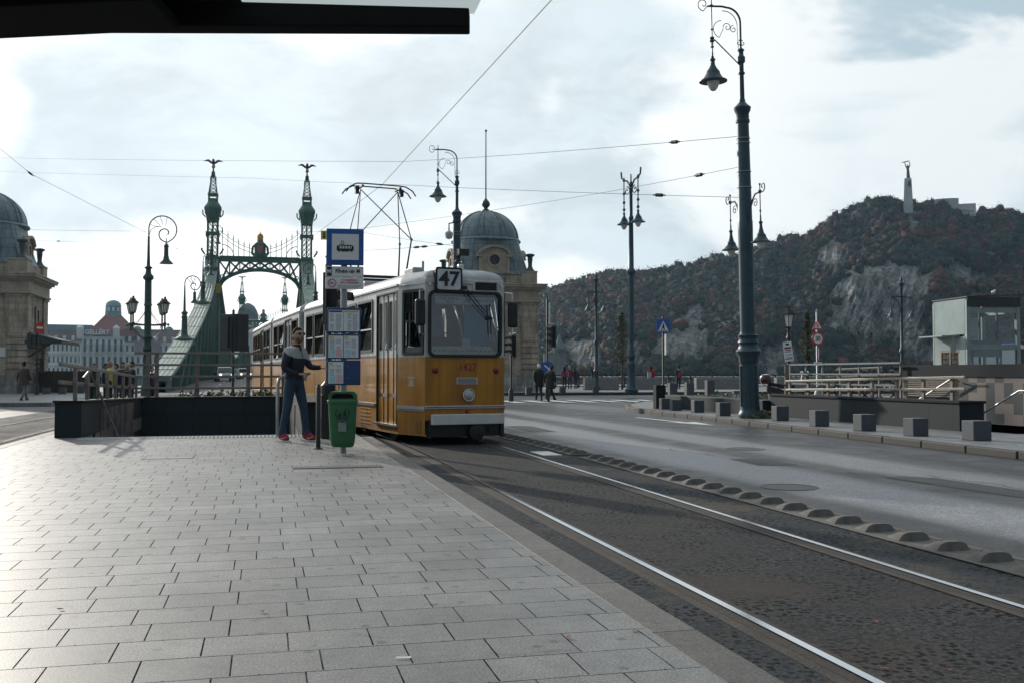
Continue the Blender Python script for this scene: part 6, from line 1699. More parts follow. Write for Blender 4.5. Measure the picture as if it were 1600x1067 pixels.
# cameras on the second post
def cam_thing(label, px, py, d, kind):
    q = AT(px, py, d); t = thing('security_camera', label, 'camera', q, -YAW, 'cameras on the lamp post')
    if kind == 0:
        mb = MB(); mb.lathe([(.0, -.14), (.12, -.1), (.15, 0), (.16, .12), (.06, .2)], n=14); mb.build('dome', M('camera_white', (.5, .5, .5), .4), t); mb = MB(); mb.tube([(0, 0, .2), (0, 0, .5), (.3, 0, .55)], .03, 6); mb.build('bracket', mDark, t)
    else:
        mb = MB(); mb.box((0, 0, 0), (.45, .28, .26), .5); mb.build('housing', mBlack, t); mb = MB(); mb.tube([(-.1, 0, -.1), (-.3, 0, -.4)], .04, 6); mb.build('bracket', mDark, t)
cam_thing('white dome camera on a bracket of the lamp post', 701.5, 369, 39.9, 0); cam_thing('black floodlight box beside the tram roof number', 723, 395, 39.9, 1)
# grass tuft at the lamp foot
shrub('grass_tuft', 'tuft of grass growing round the foot of the tall lamp', (pa.x + .12, pa.y - .12, SWZ), .42, .42, .26, 500, [mL1, mL2, mL3], .06, cat='grass tuft', seed=5)
# double-hook lamp on the quay
def double_lamp(label, loc, rz):
    t = thing('street_lamp', label, 'street lamp', loc, rz); m = mLampB
    mb = MB(); mb.lathe([(.95, 0), (.98, .25), (.75, .4), (.72, .55), (.62, .65), (.58, 2.1), (.64, 2.2), (.5, 2.35), (.48, 2.6), (.6, 2.7), (.6, 2.85), (.44, 3.0), (.5, 3.2), (.36, 3.4), (.3, 3.9), (.26, 4.1)], n=16)
    for v_ in range(len(mb.v)): mb.v[v_] = (mb.v[v_][0] * .38, mb.v[v_][1] * .38, mb.v[v_][2] * .72)
    mb.build('lamp_base', m, t)
    mb = MB(); mb.lathe([(.16, 2.8), (.15, 6.5), (.26, 6.55), (.28, 6.7), (.15, 6.85), (.12, 9.6), (.16, 9.65), (.1, 9.8), (.09, 11.4), (.14, 11.5), (.05, 11.7), (.04, 12.1)], n=14); mb.build('shaft', m, t)
    for s in (-1, 1):
        mb = MB(); y = s * .62
        mb.tube([(0, 0, 11.3), (0, s * .3, 11.75), (0, y, 11.85), (0, y + s * .2, 12.0), (0, y + s * .25, 12.35)], .05, 6); mb.tube(spiral((0, s * .35, 11.2), .25, .05, 90, 1.2, 'yz', sgn=s), .03, 5)
        mb.tube([(0, y, 12.0), (0, y, 9.9)], .035, 6)
        for z in (11.85, 11.1, 10.6, 10.2): mb.ball((0, y, z), .09, 8)
        mb.build('hook_arm', m, t); shade(t, 0, y, 9.35, .4, m)
    return t
pc = AT(987, 613, 55); double_lamp('slender tall lamp post with two close hanging lamps on the quay kerb', (pc.x, pc.y, pc.z), rad(18))
def tee_lamp(label, loc, rz, first=[None]):
    if first[0]: return dup(first[0], loc, rz, label)
    t = thing('street_lamp', label, 'street lamp', loc, rz, 'lamp posts with a crossbar'); m = mLampB; first[0] = t
    mb = MB(); mb.lathe([(.26, 0), (.28, .3), (.2, .45), (.18, 1.4), (.22, 1.5), (.13, 1.65), (.12, 3.4), (.19, 3.45), (.19, 3.6), (.1, 3.75), (.085, 7.9), (.16, 8.0), (.19, 8.12), (.08, 8.25), (.1, 8.38), (.03, 8.55), (0, 8.65)], n=14); mb.build('shaft', m, t)
    mb = MB(); mb.bar((-1.0, 0, 7.2), (1.0, 0, 7.2), .08, .08)
    for s in (-1, 1): mb.tube([(s * .08, 0, 6.1), (s * .2, 0, 6.7), (s * .5, 0, 7.05), (s * .95, 0, 7.15)], .03, 5); mb.tube([(s * .95, 0, 7.2), (s * .95, 0, 6.2)], .025, 5)
    mb.build('crossbar', m, t)
    for s in (-1, 1): shade(t, s * .95, 0, 5.75, .36, m, 14)
    return t
pd = AT(932, 611, 72); tee_lamp('crossbar lamp post with two lamps by the quay railing', (pd.x, pd.y, -.22), rad(35))
pe = AT(1410, 583, 68); tee_lamp('crossbar lamp post standing before the bare rock face', (pe.x, pe.y, -.9), rad(12))
def lantern(root, x, y, z, s=1.0):
    mb = MB(); 
    for k_ in range(6):
        a = math.pi / 3 * k_; mb.tube([(x + .1 * s * math.cos(a), y + .1 * s * math.sin(a), z), (x + .17 * s * math.cos(a), y + .17 * s * math.sin(a), z + .36 * s)], .012 * s, 4)
    mb.lathe([(.05 * s, -.06 * s), (.11 * s, -.02 * s), (.11 * s, .0)], (x, y, z), 6, True)
    mb.lathe([(.23 * s, .36 * s), (.22 * s, .4 * s), (.1 * s, .5 * s), (.09 * s, .55 * s), (.04 * s, .58 * s), (.05 * s, .64 * s), (0, .68 * s)], (x, y, z), 6, True)
    l_ = mb.build('lantern', mBlack, root)
    mb = MB(); mb.lathe([(.095 * s, 0.002), (.16 * s, .355 * s)], (x, y, z), 6, True); mb.build('lantern_glass', mGlobe, l_)
    return l_
pf = AT(1233, 583, 35); t = thing('street_lamp', 'short black lantern post with a paper notice tied to it', 'street lamp', (pf.x, pf.y, -.17), 0)
mb = MB(); mb.lathe([(.16, 0), (.16, .3), (.09, .45), (.06, .6), (.05, 2.2), (.075, 2.24), (.05, 2.3), (.05, 2.45), (.1, 2.5), (.06, 2.6), (.04, 2.75), (.07, 2.8), (.03, 2.86)], n=12); mb.build('shaft', mBlack, t); lantern(t, 0, 0, 2.9, 1.12)
q = AT(1231.5, 549, 34.6); t = thing('paper_notice', 'tilted white paper notice tied to the lantern post', 'notice', q, -YAW)
t.rotation_euler = (0, rad(-7), -YAW - .2)
mb = MB(); mb.bx(-.15, .15, -.005, .005, -.34, .34); pn = mb.build('sheet', mWhite, t)
mb = MB(); mb.bx(-.06, .06, -.008, -.0052, .22, .28); mb.bx(-.12, .12, -.008, -.0052, .1, .15); mb.bx(-.12, .1, -.008, -.0052, -.02, .0); mb.bx(-.1, .12, -.008, -.0052, -.12, -.1); mb.bx(-.1, .1, -.008, -.0052, -.2, -.185); mb.build('printed_lines', mInk, pn)
mb = MB(); mb.bx(-.1, .1, -.008, -.0052, .03, .07); mb.bx(-.12, .12, -.008, -.0052, -.27, -.23); mb.build('red_print', mInkR, pn)
# candelabra lamp at the bridge foot
pg_ = AT(230, 583, 58); t = thing('street_lamp', 'green candelabra lamp post with four lanterns and a curled top lamp', 'street lamp', (pg_.x, pg_.y, -.2), rad(12)); m = mLampG
mb = MB(); mb.lathe([(.35, 0), (.35, .5), (.25, .7), (.22, 2.6), (.3, 2.7), (.22, 2.9), (.2, 3.3), (.26, 3.4), (.21, 3.5), (.2, 3.8), (.19, 5.2), (.25, 5.25), (.2, 5.35), (.19, 6.7), (.3, 6.8), (.3, 6.95), (.17, 7.1), (.14, 7.35), (.24, 7.45), (.1, 7.55), (.075, 8.3), (.06, 9.3)], n=16); mb.build('shaft', m, t)
mb = MB(); mb.tube([(0, 0, 9.2), (.0, 0, 9.7)] + arc((.78, 0, 9.75), .78, 180, -60, 18) + spiral((.95, 0, 9.5), .55, .1, -50, .95, sgn=-1)[2:], .035, 6)
mb.tube([(.0, 0, 9.3), (.1, 0, 9.65), (.4, 0, 9.9), (.7, 0, 9.9)], .02, 5)
for a in (60, 90, 120, 150): mb.tube([(.78 + .3 * math.cos(rad(a)), 0, 9.7 + .3 * math.sin(rad(a))), (.78 + .74 * math.cos(rad(a + 12)), 0, 9.75 + .74 * math.sin(rad(a + 12)))], .014, 4)
mb.tube([(.98, 0, 9.25), (.98, 0, 8.8)], .025, 5); mb.build('curled_arm', m, t); 
mb = MB(); mb.lathe([(.42, 7.72), (.38, 7.78), (.2, 7.95), (.13, 8.2), (.12, 8.7), (.17, 8.75), (.1, 8.85), (.03, 8.95)], (.98, 0, 0), 16); mb.build('lamp_shade', m, t)
for a in (38, 142, 218, 322):
    ca, sa = math.cos(rad(a)), math.sin(rad(a)); mb = MB()
    mb.tube([(0, 0, 4.1), (.5 * ca, .5 * sa, 4.1), (1.15 * ca, 1.15 * sa, 4.15)], .045, 6); mb.tube([(0, 0, 3.2), (.5 * ca, .5 * sa, 3.4), (.9 * ca, .9 * sa, 3.75), (1.0 * ca, 1.0 * sa, 4.1)], .022, 5); mb.tube([(0, 0, 5.3), (.3 * ca, .3 * sa, 4.7), (.75 * ca, .75 * sa, 4.2)], .015, 4)
    mb.tube([(1.1 * ca, 1.1 * sa, 3.75), (1.1 * ca, 1.1 * sa, 4.75)], .05, 6); mb.ball((1.1 * ca, 1.1 * sa, 4.15), .11, 8); mb.ball((1.32 * ca, 1.32 * sa, 4.1), .08, 6); mb.build('bracket_arm', m, t); lantern(t, 1.1 * ca, 1.1 * sa, 4.8, 1.4)
for q in ((-.75, -.28, 2.35, 3.15), (.2, .7, 2.4, 3.2)): mb = MB(); mb.bx(q[0], q[1], -.26, -.2, q[2], q[3]); mb.build('sign_back', M('sign_back', (.4, .42, .43), .5, .4), t)
# curled lamps standing on the bridge chords
def chord_lamp(label, s, y, flip, first=[None]):
    loc = (BX + s * HB_, y, chz(y) + .1)
    if first[0]: return dup(first[0], loc, 0 if not flip else math.pi, label)
    t = thing('bridge_lamp', label, 'street lamp', loc, 0, 'curled lamps along the bridge'); first[0] = t; m = mLampG
    mb = MB(); mb.lathe([(1.05, -.5), (.95, .1), (.4, .35), (.28, .6), (.24, 2.0), (.3, 2.1), (.2, 2.3), (.33, 2.5), (.12, 2.7), (.08, 4.2), (.06, 5.0)], n=14); mb.build('shaft', m, t)
    mb = MB(); mb.tube([(0, 0, 4.9), (0, 0, 5.2)] + arc((.7, 0, 5.25), .7, 180, -60, 16) + spiral((.85, 0, 5.05), .45, .1, -50, .9, sgn=-1)[2:], .05, 5); mb.tube([(.88, 0, 4.9), (.88, 0, 4.5)], .03, 5)
    for a in (70, 105, 140): mb.tube([(.75, 0, 5.2), (.7 + .68 * math.cos(rad(a)), 0, 5.25 + .68 * math.sin(rad(a)))], .025, 4)
    mb.build('curled_arm', m, t)
    mb = MB(); mb.lathe([(.42, 3.4), (.36, 3.48), (.16, 3.7), (.13, 4.3), (.17, 4.35), (.03, 4.55)], (.88, 0, 0), 14); mb.build('lamp_shade', m, t); return t
chord_lamp('curled lamp on the bright sloping bridge chord at the left', -1, 97, False)
chord_lamp('curled lamp on the right bridge chord above the tram', 1, 117, True)
chord_lamp('curled lamp farther up the left bridge chord near the tower', -1, 124, False)
chord_lamp('curled lamp behind the portal on the left', -1, 142, False)
for y, s in ((205, -1), (205, 1), (260, -1)):
    o = dup(bpy.data.objects['bridge_lamp'], (BX + s * HB_, y, 5), 0 if s < 0 else math.pi, 'small far curled lamp of the bridge middle span, %s' % {(205, -1): 'nearest on the left', (205, 1): 'nearest on the right', (260, -1): 'farthest on the left'}[(y, s)])
# ------------------------------------------------------------------ traffic lights and signs
def signal(root, x, y, z0, h, rz, board=False, m=mBlack):
    T = Matrix.Translation((x, y, z0)) @ Matrix.Rotation(rz, 4, 'Z'); n = 3; c = h / n
    mb = MB(); mb.T = T; mb.bx(-.17, .17, -.12, .12, 0, h)
    if board: mb.bx(-.32, .32, .02, .05, -.12, h + .12)
    hd = mb.build('signal_head', m, root, bevel=.03)
    mb = MB(); mb.T = T
    for i in range(n):
        z = c * (i + .5)
        for a0 in range(0, 180, 20):
            p0, p1 = [(.14 * math.cos(rad(q)), z + .14 * math.sin(rad(q))) for q in (a0, a0 + 20)]
            mb.quad((p0[0], -.12, p0[1]), (p1[0], -.12, p1[1]), (p1[0] * .95, -.36, p1[1] - .03), (p0[0] * .95, -.36, p0[1] - .03))
    mb.build('visor', m, hd)
    mb = MB(); mb.T = T
    for i in range(n): mb.disc((0, c * (i + .5)), .115, 14, -.126, -.12)
    mb.build('lens', mLens, hd)
    return hd
def pole(root, h, r=.055, m=mDark):
    mb = MB(); mb.lathe([(.12, 0), (.12, .5), (.07, .6), (r, .65), (r, h), (r * .7, h + .02), (r * 1.2, h + .07), (0, h + .16)], n=10); mb.build('pole', m, root)
q = AT(57, 617, 55); t = thing('traffic_light', 'traffic light with a no-entry sign beside the left toll house', 'traffic light', (q.x, q.y, q.z), 0)
pole(t, 3.85); signal(t, -.34, 0, 2.55, .85, rad(70)); signal(t, .25, 0, 1.25, .8, rad(-80))
mb = MB(); mb.T = Matrix.Translation((.12, -.1, 3.7)) @ Matrix.Rotation(rad(62), 4, 'Z'); mb.disc((0, 0), .34, 24, -.02, 0); ne = mb.build('no_entry_sign', mRed, t)
mb = MB(); mb.T = Matrix.Translation((.12, -.1, 3.7)) @ Matrix.Rotation(rad(62), 4, 'Z'); mb.bx(-.24, .24, -.026, -.021, -.055, .055); mb.build('white_bar', mWhite, ne)
q = AT(364, 583, 40); t = thing('traffic_light', 'double traffic light seen from behind in front of the bridge portal', 'traffic light', (q.x, q.y, -.2), 0)
pole(t, 3.72); signal(t, -.26, .05, 2.32, 1.22, rad(140), True); signal(t, .28, .02, 2.3, 1.25, rad(200), True)
q = AT(447, 583, 62); t = thing('traffic_light', 'small traffic light hanging over the road beneath the portal', 'traffic light', (AT(411, 583, 62).x, AT(411, 583, 62).y, -.2), 0)
pole(t, 3.4, .05); signal(t, .0, -.14, 2.55, .75, rad(25))
q = AT(513, 583, 16.9); t = thing('traffic_light', 'black traffic light half hidden behind the stop sign boards', 'traffic light', (q.x, q.y, 0), 0)
mb = MB(); mb.lathe([(.12, 0), (.12, .9), (.075, .95), (.05, 1.0), (.05, 3.05), (.07, 3.08), (0, 3.15)], n=12); mb.build('pole', mBlack, t)
mb = MB(); mb.bx(-.12, .12, -.1, .1, .0, .75); mb.build('control_box', mBlack, t, bevel=.02)
signal(t, .05, 0, 1.92, .88, rad(75), True)
q = AT(506.5, 368, 16.6); o = tag(MB().bx(-.055, .055, -.006, .006, -.075, .075).build('yellow_tag', mYel), 'small yellow tag with an arrow at the left of the stop sign', 'sign'); o.location = q; o.rotation_euler = (0, 0, -YAW)
mb = MB(); mb.ext([(-.01, .05), (-.01, -.02), (-.03, -.02), (0, -.055), (.03, -.02), (.01, -.02), (.01, .05)][::-1], -.01, -.0062); c = mb.build('arrow', mInk, o)
q = AT(855, 622, 52); t = thing('traffic_light', 'slim traffic light pole with a blue arrow disc behind the walking pair', 'traffic light', (q.x, q.y, zg(0, q.y)), 0)
pole(t, 5.2, .05); signal(t, .26, 0, 2.75, 1.02, rad(-70), True)
mb = MB(); mb.lathe([(.045, 3.9), (.05, 5.0)], (.12, 0, 0), 8); mb.build('white_tube', mWhite, t)
T = Matrix.Translation((-.02, -.1, 1.62)) @ Matrix.Rotation(-YAW, 4, 'Z')
mb = MB(); mb.T = T; mb.disc((0, 0), .33, 28, -.02, 0); bd = mb.build('arrow_disc', mBlue, t)
mb = MB(); mb.T = T @ Matrix.Rotation(rad(40), 4, 'Y'); mb.bx(-.2, .12, -.027, -.021, -.035, .035); mb.ext([(.08, .1), (.08, -.1), (.22, 0)][::-1], -.027, -.021); mb.build('white_arrow', mWhite, bd)
q = AT(797, 583, 47); t = thing('traffic_light', 'black traffic light close behind the right tram mirror', 'traffic light', (q.x + .05, q.y, -.22), 0)
pole(t, 3.1, .05); signal(t, .05, 0, 2.15, .95, rad(-75), True)
# crossing sign
q = AT(1036.5, 622, 43); t = thing('road_sign', 'blue square pedestrian crossing sign on a dark pole', 'road sign', (q.x, q.y, SWZ), -YAW)
pole(t, 3.55, .04); 
mb = MB(); mb.bx(-.3, .3, -.09, -.06, 2.84, 3.44); cs = mb.build('sign_plate', mBlue, t, bevel=.01)
mb = MB(); mb.ext([(-.24, 2.9), (.24, 2.9), (0, 3.36)], -.096, -.0905); mb.build('white_triangle', mWhite, cs)
mb = MB()
for x in (-.16, -.08, 0, .08, .16): mb.bx(x - .025, x + .02, -.1, -.0962, 2.91, 2.95)
mb.disc((.0, 3.225), .028, 10, -.1, -.0962); mb.ext([(-.03, 3.19), (-.045, 3.08), (-.1, 2.97), (-.07, 2.96), (-.01, 3.05), (.04, 2.96), (.075, 2.96), (.03, 3.09), (.06, 3.12), (.02, 3.19)], -.1, -.0962); mb.build('walker_symbol', mInk, cs)
mb = MB(); mb.box((.12, -.0, 2.35), (.05, .34, .9)); mb.build('side_sign', mWhite, t)
# warning and speed signs
q = AT(1277, 583, 40); t = thing('road_sign', 'sign pole with red triangle, speed limit 30 disc and white plate', 'road sign', (q.x, q.y, -.18), -YAW + .25)
pole(t, 3.72, .035, mGrey)
def tri(s, y0, y1, z): return ([(-s, z), (s, z), (0, z + s * 1.75)], y0, y1)
mb = MB(); mb.ext(*tri(.24, -.07, -.05, 3.02)); wt = mb.build('warning_triangle', mRed, t); mb = MB(); mb.ext(*tri(.16, -.076, -.0705, 3.07)); mb.build('white_field', mWhite, wt); mb = MB(); mb.bx(-.03, -.01, -.08, -.0765, 3.1, 3.24); mb.bx(.01, .03, -.08, -.0765, 3.1, 3.2); mb.build('symbol', mInk, wt)
mb = MB(); mb.disc((0, 2.66), .27, 26, -.07, -.05); sd_ = mb.build('speed_disc', mRed, t); mb = MB(); mb.disc((0, 2.66), .2, 26, -.076, -.0705); mb.build('white_field', mWhite, sd_); text('30', .27, mInk, sd_, (0, -.08, 2.655), 'speed_number', bold=.006, sx=.85)
mb = MB(); mb.T = Matrix.Rotation(rad(62), 4, 'Z'); mb.disc((0.02, 2.05), .27, 22, -.08, -.06); mb.build('no_stopping_disc', M('disc_violet', (.2, .08, .2), .5), t)
mb = MB(); mb.bx(-.17, .17, -.07, -.05, 1.6, 1.74); pl = mb.build('time_plate', mWhite, t); mb = MB(); mb.bx(-.12, .12, -.074, -.0705, 1.65, 1.69); mb.build('printed_line', mInk, pl)
# ------------------------------------------------------------------ right-hand stairwell
t = thing('stairwell_parapet', 'low dark granite parapet along the right pavement below the pale rails', 'parapet', (0, 0, 0))
mb = MB(); mb.prism([(12.75, 23.6), (12.95, 16.55), (13.5, 16.55), (13.25, 23.6)], -.1, .52); mb.build('side_wall', mSlab, t, bevel=.006)
mb = MB(); mb.prism([(12.72, 23.6), (12.92, 16.52), (13.53, 16.52), (13.28, 23.6)], .52, .57); mb.build('coping', mGran, t, bevel=.006)
mb = MB(); mb.bx(12.55, 13.2, 23.62, 31, -.1, .4); mb.build('planter_wall', mSlab, t, bevel=.01)
t = thing('mosaic_wall', 'high stone retaining wall with pink and dark mosaic blocks', 'wall', (0, 0, 0))
mb = MB(); mb.bx(15.5, 16.0, 11.0, 22.2, -3, 1.02); mb.build('mosaic_panel', mMosB, t)
mb = MB(); mb.bx(15.46, 16.02, 10.99, 22.22, 1.024, 1.3); mb.build('coping', mGran, t, bevel=.006)
mb = MB()
for i in range(11): mb.bx(15.42, 15.455, 20.0, 21.9, .55 + i * .045, .575 + i * .045)
mb.build('slatted_grille', mWood, t)
mb = MB(); mb.bx(13.5, 15.5, 14.9, 15.6, .0, .012); tag(mb.build('tactile_strip', MATS['tactile_plate']), 'pale strip at the top of the right stairs', 'tactile strip') if False else None
t = thing('timber_railing', 'pale sunlit two-rail handrail on the right granite parapet', 'railing', (0, 0, 0))
A0, A1 = V((13.05, 23.3, 0)), V((13.2, 16.7, 0))
for z0, z1 in ((.9, 1.03), (.68, .8)):
    mb = MB(); mb.bar(A0 + V((0, 0, z0)), A1 + V((0, 0, z1)), .045, .05); mb.build('rail', mRailLit, t, bevel=.006)
for i in range(8):
    q = A0.lerp(A1, (i + .1) / 7.6); mb = MB(); mb.bx(q.x + .03, q.x + .08, q.y - .04, q.y + .04, .55, .9 + .13 * i / 7); mb.build('post', mWood, t)
t = thing('timber_railing', 'grey three-rail railing round the far side of the right stairwell', 'railing', (0, 0, 0))
for z in (1.36, 1.08, .8):
    mb = MB(); mb.bar((15.3, 27.2, z), (15.3, 21.7, z), .04, .045); mb.bar((13.05, 23.4, z), (15.25, 27.2, z), .04, .045); mb.build('rail', M('blue_rail', (.14, .16, .18), .5, .2), t)
for q in [(15.35, 21.8 + i * .9) for i in range(7)] + [(13.1 + i * .55, 23.45 + i * .95) for i in range(4)]:
    mb = MB(); mb.bx(q[0], q[0] + .045, q[1] - .025, q[1] + .025, -.1, 1.34); mb.build('post', mWood, t)
t = thing('stair_handrail', 'pale handrail slanting down beside the mosaic wall', 'handrail', (0, 0, 0))
mb = MB(); mb.tube([(15.3, 19.4, 1.0), (15.3, 19.75, 1.0), (15.3, 21.9, .1)], .022, 8); mb.tube([(15.3, 19.75, .98), (15.47, 19.75, .9)], .015, 6); mb.build('rail', mRailLit, t)
t = thing('stair_handrail', 'short pale handrail at the right edge of the pavement stairs', 'handrail', (0, 0, 0))
mb = MB(); mb.tube([(13.62, 17.2, .1), (13.62, 15.75, .78), (13.62, 15.3, .78), (13.62, 15.3, .03)], .02, 8); mb.build('rail', mGrey, t)
for i, (x, y) in enumerate(((14.0, 24.6), (14.7, 26.0), (13.9, 27.0), (14.6, 28.4), (14.1, 29.6), (13.7, 25.6))):
    shrub('low_shrub', ['low dark hedge plant left of the pale rail end', 'low hedge plant behind the rail middle', 'round low hedge plant near the scooter', 'far low hedge plant by the bicycles', 'farthest low hedge plant at the corner', 'small hedge plant below the blue rails'][i], (x, y, SWZ), .75, .7, .66, 1300, [mL1, mL1, mL2, mL4], .06, 'hedge plants of the right stairwell', seed=20 + i)
# ------------------------------------------------------------------ glass lift
q = AT(1512, 583, 42); mSkyPane = M('sky_pale_pane', (.42, .49, .48), .1, 0, .12, .8, .03, 1.5, spec=1.0); mSteelG = M('lift_frame', (.24, .3, .3), .45, .2, .15, 3); mGlL = glass('lift_glass', (.8, .92, .92), .9, .04)  # side panes: bright sky reflection put into the pale base colour
t = thing('glass_lift', 'glass lift house with pale side panels and dark steel roof', 'lift', (q.x, q.y, -.2), rad(-7.7)); Lz = 4.54
mb = MB(); mb.bx(-.03, .0, .06, 2.6, 2.95, 4.45); mb.build('side_pane', mSkyPane, t, bevel=.01); mb = MB(); mb.wall((-.03, 2.6), (-.03, .06), .2, 2.85, [(.55, 2.0, .2, 2.3)], .04); mb.build('side_pane', mSkyPane, t)
mb = MB(); mb.bx(-.06, .06, .4, 2.3, .2, .25)
for y in (.62, .62 + .7, .62 + 1.4): mb.bx(-.02, .05, y - .04, y + .04, .2, 2.3)
mb.bx(-.04, .06, .58, 2.06, 2.2, 2.3); mb.build('door_frame', M('bronze_frame', (.2, .14, .1), .4, .3), t)
mb = MB(); mb.quad((.01, .66, .2), (.01, 2.0, .2), (.01, 2.0, 2.2), (.01, .66, 2.2)); mb.build('door', mGl, t)
mb = MB()
for x, y in ((.05, .05), (2.3, .05), (.05, 2.6), (2.3, 2.6)): mb.box((x, y, 2.2), (.16, .16, 4.4))
for z in (.25, 2.3, 3.85): mb.bx(.13, 2.22, 0, .1, z, z + .22); mb.bx(.13, 2.22, 2.55, 2.65, z, z + .22); mb.bx(2.25, 2.35, .13, 2.52, z, z + .16)
mb.build('frame', mSteelG, t)
mb = MB(); mb.bx(0, 2.4, -.05, .0, 4.1, 4.5); loft(mb, [[(-.05, -.1, 4.5), (2.6, -.1, 4.6), (2.6, 2.7, 4.6), (-.05, 2.7, 4.5)], [(-.05, -.1, 4.54), (2.6, -.1, 4.64), (2.6, 2.7, 4.64), (-.05, 2.7, 4.54)]], smooth=False); mb.build('roof', M('lift_roof', (.045, .05, .055), .5, .3), t)
for z0, z1 in ((.3, 2.3), (2.5, 3.85)):
    for y in (.02, 2.6): mb = MB(); mb.quad((.13, y, z0), (2.22, y, z0), (2.22, y, z1), (.13, y, z1)); mb.build('glass_pane', mGlL, t)
mb = MB(); mb.bx(.55, 1.9, .6, 2.2, .3, .4); mb.bx(.55, 1.9, .6, 2.2, 2.5, 2.7)
for x in (.55, 1.85): mb.bx(x, x + .08, .6, .68, .4, 2.5)
mb.build('lift_car', mSteelG, t)
mb = MB()
for x in (.4, 1.25, 2.05): mb.bx(x - .035, x + .035, 1.1, 1.17, .2, 4.2)
mb.build('guide_rail', mDark, t)
mb = MB(); mb.quad((.95, 2.4, 3.0), (2.0, 2.4, 3.0), (2.0, 2.4, 3.7), (.95, 2.4, 3.7)); mb.bx(.62, 1.85, .62, .66, 2.0, 2.5); mb.build('back_panel', mSkyPane, t)
mb = MB(); mb.bx(-.85, -.035, .5, 2.4, 2.86, 2.91); mb.build('door_canopy', mSteelG, t)
mb = MB(); mb.T = Matrix.Translation((-.45, .3, 2.35)) @ Matrix.Rotation(rad(-30), 4, 'Z'); mb.disc((0, 0), .12, 20, -.03, 0, .24); mb.tube([(0, 0, .22), (0, 0, .5)], .015, 5); mb.build('mirror_disc', mGrey, t)
q = AT(1552, 459, 42.5); o = tag(MB().ball((0, 0, 0), .09, 8, .8).ball((.07, 0, .07), .05, 6).build('pigeon', mWhite), 'pale bird perched on the lift roof', 'bird'); o.location = (q.x, q.y, q.z + .06)
# ------------------------------------------------------------------ quay railing and low blocks
t = thing('quay_railing', 'ornate black iron railing along the river quay', 'railing', (9.2, 79, -.08)); Lr = 74
mb = MB(); mb.bx(0, Lr, -.05, .05, 1.0, 1.08); mb.build('top_rail', mBlack, t); mb = MB(); mb.bx(0, Lr, -.04, .04, .78, .83); mb.build('middle_rail', mBlack, t); mb = MB(); mb.bx(0, Lr, -.06, .06, .06, .14); mb.build('bottom_rail', mBlack, t)
for i in range(38):
    mb = MB(); mb.box((i * 2.0, 0, .55), (.12, .12, 1.1)); mb.build('post', mBlack, t)
mb = MB()
for i in range(37):
    for h in (0, 1):
        x = i * 2.0 + h; mb.bar((x, 0, .14), (x + 1, 0, .78), .04, .03); mb.bar((x + 1, 0, .14), (x, 0, .78), .04, .03); mb.ring((x + .5, .46), .14, .18, -.02, .02, 10); mb.ring((x + .25, .92), .06, .085, -.02, .02, 8); mb.ring((x + .75, .92), .06, .085, -.02, .02, 8)
mb.build('lattice', mBlack, t)
for i, (x, l) in enumerate(((14.5, 2.2), (23.6, 2.6), (27.2, 2.4), (34.0, 5), (41, 5))):
    mb = MB(); mb.bx(-l / 2, l / 2, -.25, .25, 0, .85); o = tag(mb.build('concrete_barrier', mConc, bevel=.03), ['grey concrete block beside the slender double lamp', 'grey concrete block in front of the person in red', 'grey concrete block below the purple backpack', 'long low concrete block behind the tall lamp foot', 'long low concrete block behind the hedge'][i], 'barrier', 'concrete blocks on the quay'); o.location = (x, 68 + i * .6, -.08)
# ------------------------------------------------------------------ people
mSkin = M('skin', (.42, .25, .18), .5, 0, .1, 14, .02)
mHairD = M('hair_dark', (.014, .01, .008), .8, 0, .3, 40, .2, spec=.15); mHairW = M('hair_white', (.6, .6, .58), .7, 0, .15, 40, .2); mHairB = M('hair_blonde', (.3, .2, .1), .6, 0, .3, 40, .2)
mNavy = M('cloth_navy', (.012, .016, .032), .75, 0, .25, 18, .15); mBlk = M('cloth_black', (.014, .014, .016), .8, 0, .3, 16, .15)
mJean = M('denim', (.022, .048, .088), .8, 0, .3, 16, .15); mLGrey = M('cloth_grey', (.42, .46, .47), .8, 0, .08, 20, .1)
mRedC = M('cloth_red', (.38, .02, .02), .75, 0, .2, 15, .1); mYelC = M('cloth_yellow', (.5, .45, .06), .75, 0, .2, 15, .1); mPur = M('cloth_purple', (.2, .03, .1), .75, 0, .2, 15, .1)
mBrn = M('cloth_brown', (.06, .04, .03), .8, 0, .3, 15, .1); mSole = M('sole_white', (.6, .6, .6), .6); mShoe = M('shoe_red', (.35, .02, .025), .6, 0, .2, 20, .05); mEye = M('eye_white', (.6, .6, .58), .3, 0, .02, 5, 0); mLip = M('lip', (.32, .13, .11), .5, 0, .1, 9, 0)
